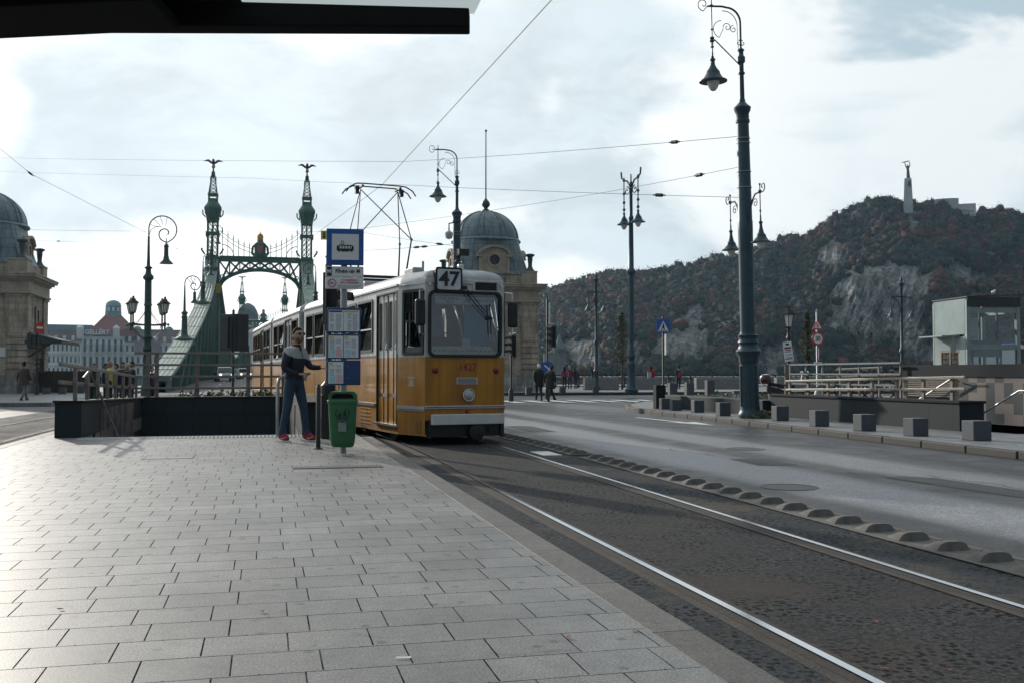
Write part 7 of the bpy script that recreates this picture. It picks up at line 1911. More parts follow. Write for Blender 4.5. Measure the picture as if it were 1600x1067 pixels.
def headmesh(mb, T, s=1.0, beard=False):
    "sculpted head, face towards -y, centre at eye height"
    n, m = 22, 18; rows = []
    for i in range(m + 1):
        th = math.pi * i / m; row = []
        for j in range(n):
            ph = 2 * math.pi * j / n; x, y, z = math.sin(th) * math.sin(ph), -math.sin(th) * math.cos(ph), math.cos(th)
            X, Y, Z = x * .077, y * .097, z * .122
            f = max(0, -y)
            if z < 0: X *= 1 - .32 * z * z; Y *= 1 - .18 * z * z if y > 0 else 1 - .05 * z * z
            if f > .5:
                Y -= .026 * math.exp(-((x / .16) ** 2) - ((z + .16) / .17) ** 2)       # nose
                Y += .012 * math.exp(-(((abs(x) - .38) / .17) ** 2) - ((z - .08) / .12) ** 2)  # eye sockets
                Y -= .008 * math.exp(-((x / .6) ** 2) - ((z - .24) / .09) ** 2)       # brow
                Y -= .008 * math.exp(-((x / .25) ** 2) - ((z + .52) / .08) ** 2)      # lips
                Y -= .014 * math.exp(-((x / .3) ** 2) - ((z + .85) / .15) ** 2)       # chin
            row.append((mb.pt(T @ V((X * s, Y * s, Z * s))), x, y, z))
        rows.append(row)
    for a, b in zip(rows, rows[1:]):
        for j in range(n):
            q = [a[j], a[(j + 1) % n], b[(j + 1) % n], b[j]]; x, y, z = [sum(p[k_] for p in q) / 4 for k_ in (1, 2, 3)]
            mb.mat = 0
            if y < -.6 and abs(x) < .22 and -.58 < z < -.47: mb.mat = 5
            elif beard and y < .0 and ((z < -.62) or (z < -.3 and abs(x) > .52) or (-.44 < z < -.36 and abs(x) < .3)): mb.mat = 6
            mb.face([p[0] for p in q][::-1], True)
    mb.mat = 0
    T0 = mb.T
    for sg in (-1, 1):
        mb.T = T @ Matrix.Translation((sg * .077 * s, .012 * s, -.012 * s)) @ Matrix.Diagonal((.35, .8, 1.3, 1)); mb.ball((0, 0, 0), .026 * s, 8)
        mb.T = T; mb.mat = 4; mb.ball((sg * .03 * s, -.083 * s, .01 * s), .0125 * s, 8); mb.mat = 3; mb.ball((sg * .03 * s, -.0925 * s, .01 * s), .006 * s, 6); mb.mat = 0
    mb.T = T0
def hand(mb, w, d, palmn, s=1.0, curl=.5, side=1):
    "five-fingered hand at wrist w pointing along d; palm normal palmn"
    d = V(d).normalized(); pn = V(palmn); pn = (pn - d * pn.dot(d)).normalized(); a = d.cross(pn) * side; w = V(w)
    mb.mat = 0
    L = .085 * s
    ids = []
    for t_, hw, th in ((-.02, .022, .02), (.3, .034, .016), (.75, .04, .015), (1.0, .04, .012)):
        c = w + d * L * t_; ids.append([mb.pt(c + a * (hw * s * math.cos(q)) + pn * (th * s * math.sin(q))) for q in [math.pi * 2 * k_ / 8 for k_ in range(8)]])
    for p_, q_ in zip(ids, ids[1:]):
        for k_ in range(8): mb.face([p_[k_], p_[(k_ + 1) % 8], q_[(k_ + 1) % 8], q_[k_]], True)
    mb.face(ids[-1])
    for k_, (o, ln, cu) in enumerate(((-.03, .07, .8), (-.01, .08, .9), (.01, .075, 1.05), (.029, .058, 1.25))):
        p = w + d * L * .96 + a * o * s; pts = [p - d * .015 * s]; ang = .15
        for seg in (.45, .32, .23):
            ang += curl * cu * .7; p = p + (d * math.cos(ang) + pn * math.sin(ang) + a * o * .8) * ln * seg * s; pts.append(p)
        mb.tube(pts, [.0095 * s, .009 * s, .008 * s, .006 * s], 6)
    p = w + d * L * .25 - a * .028 * s
    mb.tube([p, p + (d * .55 - a * .7 + pn * .4) * .035 * s, p + (d * .8 - a * .5 + pn * .8) * .06 * s, p + (d * 1.0 - a * .2 + pn * 1.0) * .078 * s], [.013 * s, .011 * s, .0095 * s, .007 * s], 6)
STAND = dict(pel=(0, 0, .96), wai=(0, 0, 1.1), che=(0, .0, 1.33), nek=(0, .015, 1.475), hed=(0, .005, 1.56),
             shl=(.185, .01, 1.42), elb=(.235, .03, 1.14), wri=(.235, -.03, .89), hil=(.09, 0, .92), knl=(.1, -.02, .5), anl=(.1, .02, .09), tol=(.115, -.13, .035),
             shr=(-.185, .01, 1.42), err=(-.235, .03, 1.14), wrr=(-.235, -.03, .89), hir=(-.09, 0, .92), knr=(-.1, -.02, .5), anr=(-.1, .02, .09), tor=(-.115, -.13, .035))
WALK = dict(STAND, knl=(.09, -.17, .52), anl=(.09, -.26, .13), tol=(.1, -.4, .09), knr=(-.09, .06, .5), anr=(-.09, .28, .14), tor=(-.1, .16, .035), elb=(.24, .12, 1.15), wri=(.22, .16, .92), err=(-.24, -.02, 1.14), wrr=(-.2, -.18, .94))
ORDER = ['pel', 'wai', 'che', 'nek', 'hed', 'shl', 'elb', 'wri', 'hil', 'knl', 'anl', 'tol', 'shr', 'err', 'wrr', 'hir', 'knr', 'anr', 'tor', 'hell', 'helr']
EDG = [('pel', 'wai'), ('wai', 'che'), ('che', 'nek'), ('nek', 'hed'), ('che', 'shl'), ('shl', 'elb'), ('elb', 'wri'), ('che', 'shr'), ('shr', 'err'), ('err', 'wrr'), ('pel', 'hil'), ('hil', 'knl'), ('knl', 'anl'), ('anl', 'tol'), ('pel', 'hir'), ('hir', 'knr'), ('knr', 'anr'), ('anr', 'tor'), ('anl', 'hell'), ('anr', 'helr')]
RAD = dict(pel=(.155, .12), wai=(.145, .11), che=(.16, .12), nek=.06, hed=.052, shl=.08, elb=.052, wri=.036, hil=.102, knl=.072, anl=.052, tol=.04, shr=.08, err=.052, wrr=.036, hir=.102, knr=.072, anr=.052, tor=.04, hell=.042, helr=.042)
def person(label, loc, rz, h, pose, top, legs, shoes, hair=mHairD, hairlen=.0, bulk=1.0, group=None, coat=None, yoke=None, headturn=0.0, headtilt=0.0, beard=False, hands=None, sub=1, sole=None, bald=False, hat=None):
    s = h / 1.78; t = thing('person', label, 'person', loc, rz, group)
    P_ = {k_: V(v) for k_, v in pose.items()}
    for a, b in (('anl', 'hell'), ('anr', 'helr')):
        d = (P_[a] - P_['tol' if a == 'anl' else 'tor']); d.z = 0; P_[b] = P_[a] + d.normalized() * .045 + V((0, 0, -.045))
    rd = [tuple(x * bulk for x in RAD[k_]) if isinstance(RAD[k_], tuple) else RAD[k_] * (bulk if k_ in ('shl', 'shr', 'elb', 'err') else 1) for k_ in ORDER]
    me = skinfig([P_[k_] * s for k_ in ORDER], [(ORDER.index(a), ORDER.index(b)) for a, b in EDG], [tuple(x * s for x in r_) if isinstance(r_, tuple) else r_ * s for r_ in rd], sub)
    segm = {}
    for a, b in EDG:
        if b in ('nek', 'wai', 'che') or a in ('che', 'shl', 'elb', 'shr', 'err'): segm[(a, b)] = 1
        elif b == 'hed': segm[(a, b)] = 0
        elif b in ('tol', 'tor', 'hell', 'helr'): segm[(a, b)] = 3
        else: segm[(a, b)] = 2
    mb = MB(); mb.v = [tuple(v.co) for v in me.vertices]
    for p in me.polygons:
        c = V(p.center) / s; best = None
        for (a, b), mi in segm.items():
            A, B = P_[a], P_[b]; d = B - A; u = max(0, min(1, (c - A).dot(d) / d.length_squared)); q = (c - A - d * u).length - .5 * (RAD[a] if not isinstance(RAD[a], tuple) else RAD[a][0])
            if best is None or q < best[0]: best = (q, mi, a, b, u)
        mi = best[1]
        if (best[2], best[3]) == ('pel', 'wai') and c.z < .93: mi = 2
        if mi == 2 and c.z > 1.0: mi = 1
        if mi == 2 and best[3] in ('anl', 'anr') and best[4] > .97: mi = 3
        if yoke and mi == 1 and best[3] not in ('wri', 'wrr') and not (best[3] in ('elb', 'err') and best[4] > .42) and c.z > yoke(c): mi = 7
        if (best[2], best[3]) == ('che', 'nek') and best[4] > .985: mi = 0
        mb.mat = mi; mb.face(list(p.vertices), True)
    bpy.data.meshes.remove(me)
    hc = P_['hed'] * s + V((0, -.02, .1)) * s
    TH = Matrix.Translation(hc) @ Matrix.Rotation(headturn, 4, 'Z') @ Matrix.Rotation(headtilt, 4, 'X') @ Matrix.Scale(1.07, 4)
    headmesh(mb, TH, s, beard)
    for w_, e_, sd in (('wri', 'elb', 1), ('wrr', 'err', -1)):
        d = P_[w_] - P_[e_]; hd = (hands or {}).get(w_, {})
        hand(mb, P_[w_] * s, hd.get('d', d), hd.get('n', V((-sd, 0, 0)) if abs(d.normalized().x) < .7 else V((0, 0, -1))), s, hd.get('curl', .45), hd.get('side', sd))
    b = mb.build('body', [mSkin, top, legs, shoes, mEye, mLip, M('stubble', (.13, .075, .055), .7, 0, .2, 30, .1), yoke and mLGrey or top], t, ang=80)
    for p in b.data.polygons: p.use_smooth = True
    if not bald:
        mb = MB(); n, m = 18, 12; rows = []
        for i in range(m + 1):
            th = math.pi * (.0 + .74 * i / m); rows.append([])
            for j in range(n):
                ph = 2 * math.pi * j / n; x, y, z = math.sin(th) * math.sin(ph), -math.sin(th) * math.cos(ph), math.cos(th)
                k_ = 1.045 + .018 * math.sin(j * 5.1 + i * 2.3)
                lim = .52 if y < -.35 else ((.52 - .5 * (y + .35) / .4) if y < .05 else (.0 if y < .2 else -.5 - hairlen))
                z2 = max(z, lim)
                if z2 != z: q = math.sqrt(max(0, 1 - min(1, z2) ** 2)); L_ = math.hypot(x, y) or 1; x, y = x / L_ * q, y / L_ * q
                Z = z2 * .122 * k_ - (hairlen * .12 * max(0, -z) if y > .1 else 0)
                rows[-1].append(mb.pt(TH @ V((x * .078 * k_ * s, y * .098 * k_ * s + .004, Z * s))))
        for a, c in zip(rows, rows[1:]):
            for j in range(n): mb.face([a[(j + 1) % n], a[j], c[j], c[(j + 1) % n]], True)
        if hairlen > .3:
            mb.T = TH; mb.lathe([(.03 * s, -.30 * s), (.07 * s, -.24 * s), (.085 * s, -.08 * s), (.06 * s, .02 * s)], (0, .05 * s, 0), 10); mb.T = None
        mb.build('hair', hair, t)
    if coat:
        mb = MB(); L = []
        for z, rx_, ry_ in ((.98 + .0, .2, .155), (1.1, .19, .145), (1.3, .215, .15), (1.42, .2, .13), (1.5, .1, .085)):
            L.append((z, rx_, ry_))
        L = [(coat[1], .225, .19)] + L
        loft(mb, [[(rx_ * math.cos(q) * s * bulk + P_['che'].x * s * smooth((z - .9) / .5), ry_ * math.sin(q) * s * bulk + P_['che'].y * s * smooth((z - .9) / .5), z * s) for q in [2 * math.pi * k_ / 16 for k_ in range(16)]] for z, rx_, ry_ in L], cap0=False)
        mb.build('coat', coat[0], t)
    if hat:
        mb = MB(); mb.T = TH; mb.lathe([(.088 * s, .02 * s), (.092 * s, .05 * s), (.085 * s, .1 * s), (.05 * s, .14 * s), (0, .15 * s)], (0, .01, 0), 14); mb.build('hat', hat, t)
    if sole:
        mb = MB()
        for a, tt in (('anl', 'tol'), ('anr', 'tor')):
            A, B = P_[a] * s, P_[tt] * s; d = (B - A); d.z = 0; d.normalize(); c0 = V((A.x, A.y, 0)) - d * .066; c1 = V((B.x, B.y, 0)) + d * .036; w_ = d.cross(V((0, 0, 1))) * .031
            z0 = min(A.z - .09 * s, B.z - .035 * s)
            poly = [c0 - w_ * .7, c0 + (c1 - c0) * .35 - w_ * .8, c0 + (c1 - c0) * .75 - w_ * 1.1, c1 - w_ * .5, c1 + w_ * .5, c0 + (c1 - c0) * .75 + w_ * 1.1, c0 + (c1 - c0) * .35 + w_ * .8, c0 + w_ * .7]
            ids = [mb.pt((p.x, p.y, z0 + .0)) for p in poly]; ids2 = [mb.pt((p.x, p.y, z0 + .02)) for p in poly]
            for k_ in range(8): mb.face([ids[k_], ids[(k_ + 1) % 8], ids2[(k_ + 1) % 8], ids2[k_]])
            mb.face(ids[::-1]); mb.face(ids2)
        mb.build('shoe_sole', sole, t)
    return t, P_, s, TH
# the man at the stairs; he faces the right of the picture, a little towards the camera
mp_ = G(460, 689, 0)
# local frame: facing -y ; his right arm (-x) is nearer the camera
MAN = dict(pel=(0, .02, .97), wai=(0, .015, 1.1), che=(0, -.01, 1.33), nek=(0, -.02, 1.475), hed=(0, -.035, 1.56),
           shl=(.19, -.02, 1.42), elb=(.25, -.12, 1.17), wri=(.2, -.36, 1.16), shr=(-.2, 0, 1.41), err=(-.27, .05, 1.14), wrr=(-.15, -.16, 1.06),
           hil=(.09, 0, .93), knl=(.11, -.1, .52), anl=(.1, -.15, .09), tol=(.13, -.31, .035), hir=(-.09, .03, .93), knr=(-.11, .07, .51), anr=(-.11, .17, .09), tor=(-.13, .02, .035))
face = math.atan2(.93, .37)   # towards +x and somewhat -y
mTwo, k, bs, oc = surf('jacket_two_tone')
sp = k.n('ShaderNodeSeparateXYZ'); k.l(oc, sp.inputs[0])
edge = k.math('ADD', 1.42, k.math('MULTIPLY', k.math('MAXIMUM', sp.outputs[1], -.17), .75))
sel = k.ramp(k.math('SUBTRACT', sp.outputs[2], edge), -.004, .004)
wv = k.noise(oc, 22, 4, .6)
k.l(k.mix(sel, k.mix(wv, (.008, .011, .024), (.02, .026, .045)), k.mix(wv, (.33, .37, .39), (.44, .48, .49))), bs.inputs['Base Color']); bs.inputs['Roughness'].default_value = .8
bumpto(k, bs, k.noise(oc, 13, 3, .5, .8), .5, .03)
man, PM, sm, THm = person('man in two-tone grey and navy jacket, jeans and red trainers', (mp_.x, mp_.y, 0), rad(58), 1.83, MAN, mTwo, mJean, mShoe, bulk=1.08, headturn=rad(-22), headtilt=rad(-10), beard=True, sub=3, sole=mSole, hands=dict(wri=dict(n=(0, 0, -1), curl=.35, side=-1), wrr=dict(d=(.55, -.8, .0), n=(.3, 0, -1), curl=.8, side=-1)))
mb = MB(); mb.T = THm
for sg in (-1, 1): mb.ext(rr(sg * .033 - .027, sg * .033 + .027, -.012, .03, .011)[::1], -.099, -.093); mb.bar((sg * .058, -.092, .02), (sg * .078, .01, .012), .004, .01)
mb.bx(-.01, .01, -.1, -.094, .015, .022); gl = mb.build('sunglasses', mBlack, None); gl.matrix_world = Matrix.Translation((mp_.x, mp_.y, 0)) @ Matrix.Rotation(rad(58), 4, 'Z'); tag(gl, 'dark sunglasses worn by the man in the two-tone jacket', 'sunglasses')
mb = MB(); mb.T = Matrix.Translation(PM['nek'] * sm)
mb.lathe([(.085, -.05), (.082, -.015), (.078, .03), (.072, .045), (.066, .03)], (0, .004, 0), 16); mb.build('collar', mBlk, man)
mb = MB(); mb.bar((0, -.134, 1.08 * sm), (0, -.152, 1.3 * sm), .012, .006); mb.bar((0, -.152, 1.3 * sm), (0, -.11, 1.46 * sm), .012, .006); mb.build('zip', mBlk, man)
mb = MB(); mb.lathe([(.172, 0), (.176, .03), (.168, .07)], (0, .02, .985 * sm), 18)
for v_ in range(len(mb.v)): mb.v[v_] = (mb.v[v_][0] * 1.02, (mb.v[v_][1] - .02) * .78 + .02, mb.v[v_][2])
mb.build('jacket_hem', mBlk, man)
for a in ('l', 'r'):
    A, B = PM['an' + a] * sm, PM['to' + a] * sm; d = (B - A); d.z = 0; d.normalize(); w_ = d.cross(V((0, 0, 1)))
    mb = MB()
    for sg in (-1, 1):
        p0 = A + d * .03 + w_ * sg * .052 + V((0, 0, -.03)); mb.tube([p0 + V((0, 0, .0)), p0 + d * .03 + V((0, 0, -.015)), p0 + d * .1 + V((0, 0, .012))], [.004, .009, .003], 5)
    mb.build('shoe_mark', mSole, man)
# the others
grp = 'people around the square'
def stand(px, d, rz, h, label, top, legs, z=None, pose=STAND, **k):
    q = AT(px, 583, d); zz_ = zg(0, q.y) if z is None else z
    return person(label, (q.x, q.y, zz_), rz, h, pose, top, legs, mBlk, group=grp, **k)
F = lambda deg: rad(deg)   # 0 faces the camera side, 180 faces away
q = G(841, 627, -.22); d1 = (q - CAM).dot(Fw)
stand(842, d1, F(172), 1.76, 'white-haired person in dark coat walking away over the crossing', mBlk, mBlk, pose=WALK, hair=mHairW, coat=(mBlk, .72), bulk=1.12)
stand(860, d1 - .4, F(120), 1.7, 'dark hooded person striding right beside the white-haired walker', mBlk, mBlk, pose=dict(WALK, knl=(.09, -.2, .52), anl=(.09, -.38, .14), tol=(.1, -.52, .1), che=(0, -.05, 1.32), nek=(0, -.07, 1.46), hed=(0, -.1, 1.53)), coat=(mBlk, .62), bulk=1.12, hat=mBlk)
stand(928, 73, F(5), 1.88, 'man in dark jacket raising a phone beside the railing', mBlk, mBrn, z=-.08, pose=dict(STAND, elb=(.22, -.18, 1.22), wri=(.07, -.3, 1.52), err=(-.22, -.18, 1.22), wrr=(-.07, -.3, 1.52)))
q = AT(928.5, 571.5, 72.5); o = tag(MB().bx(-.04, .04, -.005, .005, -.075, .075).build('phone', mBlack), 'phone held up by the man beside the railing', 'phone'); o.location = q
stand(882, 77, F(150), 1.72, 'long-haired person in maroon leaning at the quay railing', mPur, mBlk, z=-.08, hair=mHairD, hairlen=.6)
stand(890.5, 76, F(190), 1.78, 'person with small pack between two others at the railing', mBrn, mJean, z=-.08, hair=mHairB, hairlen=.6)
stand(900, 77, F(200), 1.66, 'person in blue-black coat bending at the railing', mNavy, mBlk, z=-.08, pose=dict(STAND, che=(0, -.1, 1.3), nek=(0, -.17, 1.42), hed=(0, -.22, 1.49), shl=(.185, -.1, 1.38), shr=(-.185, -.1, 1.38)), coat=(mNavy, .75), bulk=1.15)
stand(1017, 74, F(165), 1.75, 'dark-haired person in a red coat on the quay', mRedC, mBlk, z=-.08, coat=(mRedC, .7), hairlen=.5)
stand(1060, 74, F(190), 1.72, 'person in dark cap with purple rucksack on the quay', mBlk, mBlk, z=-.08, hat=mBlk)
stand(38, 44, F(150), 1.8, 'man in brown hooded coat beside the left toll house', mBrn, M('trouser_grey', (.16, .16, .17), .8), z=-.18, pose=dict(WALK), coat=(mBrn, .78), bulk=1.15)
L_ = [(147, 40, 20, 1.7, mBlk, mBlk, mHairD, 0, 'dark-dressed person behind the green street bin'), (165, 41, 80, 1.72, mNavy, mBlk, mHairD, 0, 'person in navy at the left end of the waiting group'), (171.5, 39.5, 120, 1.8, mYelC, mBlk, mHairB, 0, 'person in a yellow jacket in the waiting group'),
      (182, 40, -60, 1.7, mBlk, mBlk, mHairD, 0, 'person in black beside the yellow jacket'), (192.5, 41.5, 40, 1.78, mNavy, mJean, mHairD, 0, 'person in navy top and jeans in the waiting group'), (198.5, 40, -20, 1.68, mBlk, mBlk, mHairB, .6, 'blonde long-haired person in the waiting group'), (206.5, 39.5, -70, 1.78, mBlk, mJean, mHairD, 0, 'tall person in black at the right end of the waiting group'), (237, 44, 60, 1.6, mNavy, mBlk, mHairD, 0, 'dark person near the candelabra lamp post')]
for px, d, rz, h, tp_, lg, hr, hl_, lab in L_: stand(px, d, F(rz), h, lab, tp_, lg, hair=hr, hairlen=hl_, bulk=1.08)
def backpack(label, px, py, d, m, rz):
    q = AT(px, py, d); t = thing('backpack', label, 'backpack', q, rz, 'rucksacks worn by people on the quay')
    mb = MB(); mb.bx(-.15, .15, -.09, .09, -.23, .22); mb.build('bag_body', m, t, bevel=.06, seg=3); mb = MB(); mb.bx(-.1, .1, -.15, -.092, -.2, -.02); mb.build('pocket', m, t, bevel=.03)
    mb = MB(); mb.tube([(-.1, .09, .2), (-.1, .2, .22), (-.1, .22, 0), (-.1, .09, -.18)], .018, 5); mb.tube([(.1, .09, .2), (.1, .2, .22), (.1, .22, 0), (.1, .09, -.18)], .018, 5); mb.build('strap', mBlk, t)
backpack('purple rucksack on the person in the dark cap', 1062.5, 585.5, 73.75, mPur, 0); backpack('pale blue rucksack on the person in the red coat', 1014.5, 586, 73.75, M('cloth_pale_blue', (.35, .42, .46), .8), 0); backpack('small dark red rucksack in the group at the railing', 890.5, 584.5, 75.75, mPur, 0)
o = dup(bt, (AT(146, 583, 41.3).x, AT(146, 583, 41.3).y, -.2 - .55 + .55), 0, 'bright green street bin behind the sloping brown railing')
# ------------------------------------------------------------------ vehicles
def carthing(label, loc, rz, paint, lights=True, van=False):
    t = thing('van' if van else 'car', label, 'van' if van else 'car', loc, rz)
    L, W, H = (5.4, 1.95, 2.3) if van else (4.3, 1.75, 1.48)
    if van: low = [(-2.7, .35), (2.7, .35), (2.7, 1.15), (-1.75, 1.2), (-2.55, .98), (-2.7, .8)]; cab = [(-1.75, 1.2), (2.7, 1.15), (2.68, 2.15), (2.5, 2.3), (-.7, 2.3), (-1.0, 2.2)]
    else: low = [(-2.15, .3), (2.15, .3), (2.15, .8), (1.95, .92), (-.9, .92), (-1.95, .76), (-2.15, .6)]; cab = [(-.95, .92), (1.9, .92), (1.35, 1.4), (1.0, 1.48), (-.1, 1.48), (-.3, 1.42)]
    # y is forward-back: nose towards -y
    def solid(poly, w0, w1):
        mb = MB(); zmin, zmax = min(p[1] for p in poly), max(p[1] for p in poly); a = []; b = []
        for y, z in poly:
            w_ = w0 + (w1 - w0) * (z - zmin) / (zmax - zmin); a.append(mb.pt((-w_, y, z))); b.append(mb.pt((w_, y, z)))
        n = len(poly)
        for k_ in range(n): mb.face([a[k_], b[k_], b[(k_ + 1) % n], a[(k_ + 1) % n]])
        mb.face(a[::-1]); mb.face(b); return mb
    solid(low, W / 2, W / 2).build('body', paint, t, bevel=.05, seg=3); solid(cab, W / 2 - .04, W / 2 - .2).build('cabin', paint, t, bevel=.05, seg=3)
    mb = MB(); (y0, z0), (y1, z1) = cab[0], cab[-1]; w0, w1 = W / 2 - .14, W / 2 - .26
    mb.quad((-w0, y0 + .03 * 1 - .035, z0 + .06), (w0, y0 - .005, z0 + .06), (w1, y1 - .03, z1 - .02), (-w1, y1 - .03, z1 - .02)); mb.build('windscreen', mGlassD, t)
    for s in (-1, 1):
        mb = MB(); yA = cab[0][0] + .35; yB = (1.6 if not van else -.2)
        mb.quad((s * (W / 2 - .045), yA, z0 + .08), (s * (W / 2 - .045), yB, z0 + .08), (s * (W / 2 - .155), yB - .35, cab[3][1] - .16), (s * (W / 2 - .155), yA + .4, cab[3][1] - .16)); mb.build('side_window', mGlassD, t)
        mb = MB(); mb.box((s * (W / 2 + .08), cab[0][0] + .3, z0 + .1), (.16, .1, .12)); mb.build('wing_mirror', paint, t, bevel=.02)
        for y in (-L * .31, L * .3):
            mb = MB(); mb.T = Matrix.Translation((s * (W / 2 - .12), y, .31)) @ Matrix.Rotation(rad(90), 4, 'Y'); mb.lathe([(.31, -.13), (.33, -.08), (.33, .08), (.31, .13), (.2, .13 * s * s), (.2, -.13)], n=18); wv = mb.build('wheel', mSeal, t)
            mb = MB(); mb.T = Matrix.Translation((s * (W / 2 - .0), y, .31)) @ Matrix.Rotation(rad(90), 4, 'Y'); mb.lathe([(.2, -.02), (.19, .02), (.0, .02)], n=14); mb.build('rim', mGrey, wv)
        mb = MB(); mb.T = Matrix.Translation((s * (W / 2 - .3), -L / 2 + .02, .68 if not van else .85)) @ Matrix.Rotation(rad(90), 4, 'X'); mb.lathe([(.13, 0), (.12, .05), (0, .06)], n=12); h_ = mb.build('headlight', mHL if lights else mChrome, t)
    mb = MB(); mb.bx(-.45, .45, -L / 2 - .02, -L / 2 + .0, .42, .56); mb.build('grille', mSeal, t)
    mb = MB(); mb.bx(-.26, .26, -L / 2 - .045, -L / 2 - .03, .36, .46); mb.build('number_plate', mWhite, t)
    return t
mHL = bpy.data.materials.new('lit_headlamp'); mHL.use_nodes = True; mHL.node_tree.nodes['Principled BSDF'].inputs['Emission Color'].default_value = (1, .93, .8, 1); mHL.node_tree.nodes['Principled BSDF'].inputs['Emission Strength'].default_value = 2.0
q = AT(350.5, 583, 104); carthing('silver car coming off the bridge behind the railing', (q.x, q.y, deckz(q.y)), rad(8), M('car_silver', (.3, .33, .35), .3, .5, .05, 1, 0, coat=.5))
q = AT(381, 583, 135); carthing('white car with lit headlamps farther along the bridge', (q.x, q.y, deckz(q.y)), rad(8), M('car_white', (.55, .55, .54), .35, 0, .05, 1, 0, coat=.5))
q = AT(372, 583, 140); carthing('dark red car behind the white car on the bridge', (q.x - .4, q.y + 8, deckz(q.y)), rad(8), M('car_red', (.2, .03, .03), .35, 0, .05, 1, 0, coat=.5), False)
q = AT(1560, 583, 49); vt = carthing('white ambulance van with red stripe behind the glass lift', (q.x, q.y, .15), rad(100), M('van_white', (.7, .7, .7), .35, 0, .05, 1, 0, coat=.4), False, True)
for s in (-1, 1):
    mb = MB(); mb.box((s * .955, .4, 1.12), (.012, 4.2, .22)); mb.build('red_stripe', mRed, vt)
mb = MB(); mb.box((0, -.6, 2.36), (1.2, .25, .12)); mb.build('light_bar', mBlue, vt)
vt.location.z = .15
# motor scooter beyond the lamp post
q = AT(1238, 583, 33); t = thing('motor_scooter', 'black motor scooter with a dark red top box beside the lantern post', 'scooter', (q.x, q.y, -.17), rad(75))
for y in (-.62, .62):
    mb = MB(); mb.T = Matrix.Translation((0, y, .26)) @ Matrix.Rotation(rad(90), 4, 'Y'); mb.lathe([(.17, -.05), (.26, -.05), (.28, 0), (.26, .05), (.17, .05)], n=18); mb.build('wheel', mSeal, t)
mb = MB(); loft(mb, [[(x * w_, y, z + zo) for x, zo in ((-1, 0), (1, 0), (.8, .2), (-.8, .2))] for y, w_, z in ((-.55, .05, .45), (-.3, .16, .3), (.0, .17, .28), (.25, .18, .5), (.6, .15, .62), (.85, .06, .66))]); mb.build('fairing', mBlack, t)
mb = MB(); loft(mb, [[(x * w_, y, z + zo) for x, zo in ((-1, 0), (1, 0), (.8, .12), (-.8, .12))] for y, w_, z in ((-.05, .1, .78), (.2, .15, .76), (.5, .14, .82), (.8, .1, .86))]); mb.build('seat', mBlk, t)
mb = MB(); mb.tube([(0, -.6, .3), (0, -.5, .6), (0, -.4, 1.0)], .04, 7); mb.tube([(-.33, -.33, 1.06), (0, -.42, 1.04), (.33, -.33, 1.06)], .02, 6); mb.build('handlebar', mDark, t)
mb = MB(); mb.lathe([(0, -.02), (.16, .0), (.2, .09), (.2, .2), (.14, .3), (0, .33)], (0, .88, .93), 16); mb.build('top_box', M('box_maroon', (.06, .012, .015), .25, 0, .1, 4, 0, coat=.5), t)
for s in (-1, 1):
    mb = MB(); mb.tube([(s * .25, -.36, 1.06), (s * .3, -.4, 1.25)], .01, 5); mb.ball((s * .32, -.4, 1.3), .07, 8, .7); mb.build('mirror', mChrome, t)
mb = MB(); mb.box((0, .97, .6), (.2, .05, .1)); mb.build('tail_lamp', MATS['tail_lamp_red'], t)
# row of hire bicycles
def bicycle(label, loc, rz, first=[None]):
    if first[0]: return dup(first[0], loc, rz, label)
    t = thing('bicycle', label, 'bicycle', loc, rz, 'parked bicycles behind the rails'); first[0] = t
    for y in (-.52, .52):
        mb = MB(); N = 24; mb.tube([(0, y + .33 * math.cos(2 * math.pi * k_ / N), .34 + .33 * math.sin(2 * math.pi * k_ / N)) for k_ in range(N + 1)], .02, 6)
        for k_ in range(8): a = math.pi * k_ / 8; mb.tube([(0, y + .32 * math.cos(a), .34 + .32 * math.sin(a)), (0, y - .32 * math.cos(a), .34 - .32 * math.sin(a))], .003, 3)
        mb.build('wheel', mSeal, t)
    mb = MB()
    for a, b in (((0, -.52, .34), (0, -.36, .9)), ((0, -.38, .82), (0, .08, .3)), ((0, .08, .3), (0, .2, .85)), ((0, -.37, .85), (0, .17, .72)), ((0, .08, .3), (0, .52, .34)), ((0, .17, .7), (0, .52, .34))): mb.tube([a, b], .02, 6)
    mb.build('frame', M('bike_green', (.1, .16, .1), .4, 0, .2, 4), t)
    mb = MB(); mb.tube([(0, -.36, .9), (0, -.34, 1.02)], .016, 6); mb.tube([(-.28, -.22, 1.04), (-.2, -.34, 1.04), (.2, -.34, 1.04), (.28, -.22, 1.04)], .014, 6); mb.build('handlebar', mGrey, t)
    mb = MB(); mb.box((0, .22, .93), (.13, .26, .06)); mb.tube([(0, .2, .8), (0, .21, .92)], .015, 6); mb.build('saddle', mBlk, t, bevel=.02)
    mb = MB(); mb.box((0, -.56, .84), (.34, .26, .2)); mb.build('basket', M('basket_orange', (.35, .1, .03), .6), t); return t
for i in range(6):
    q = AT(1296 + i * 22, 583, 37.5 - i * .3); bicycle('hire bicycle behind the pale rails, %s from the left of its row' % ['first', 'second', 'third', 'fourth', 'fifth', 'last'][i], (q.x, q.y, .18), rad(60 + i * 3))
mb = MB()
for i in range(8): mb.prism([(x, y) for x, y in ((17.6 + i * .9, 30.2 - .05 * i), (18.5 + i * .9, 30.1 - .05 * i), (18.9 + i * .9, 36), (18.0 + i * .9, 36.1))], -.1, .178)
tag(mb.build('bicycle_plinth', mConc), 'low concrete plinth under the parked bicycles', 'plinth')
t = thing('bicycle_rack', 'pale metal rack bars among the parked bicycles', 'bicycle rack', (0, 0, 0))
a, b = AT(1308, 577, 37), AT(1378, 574, 35.5)
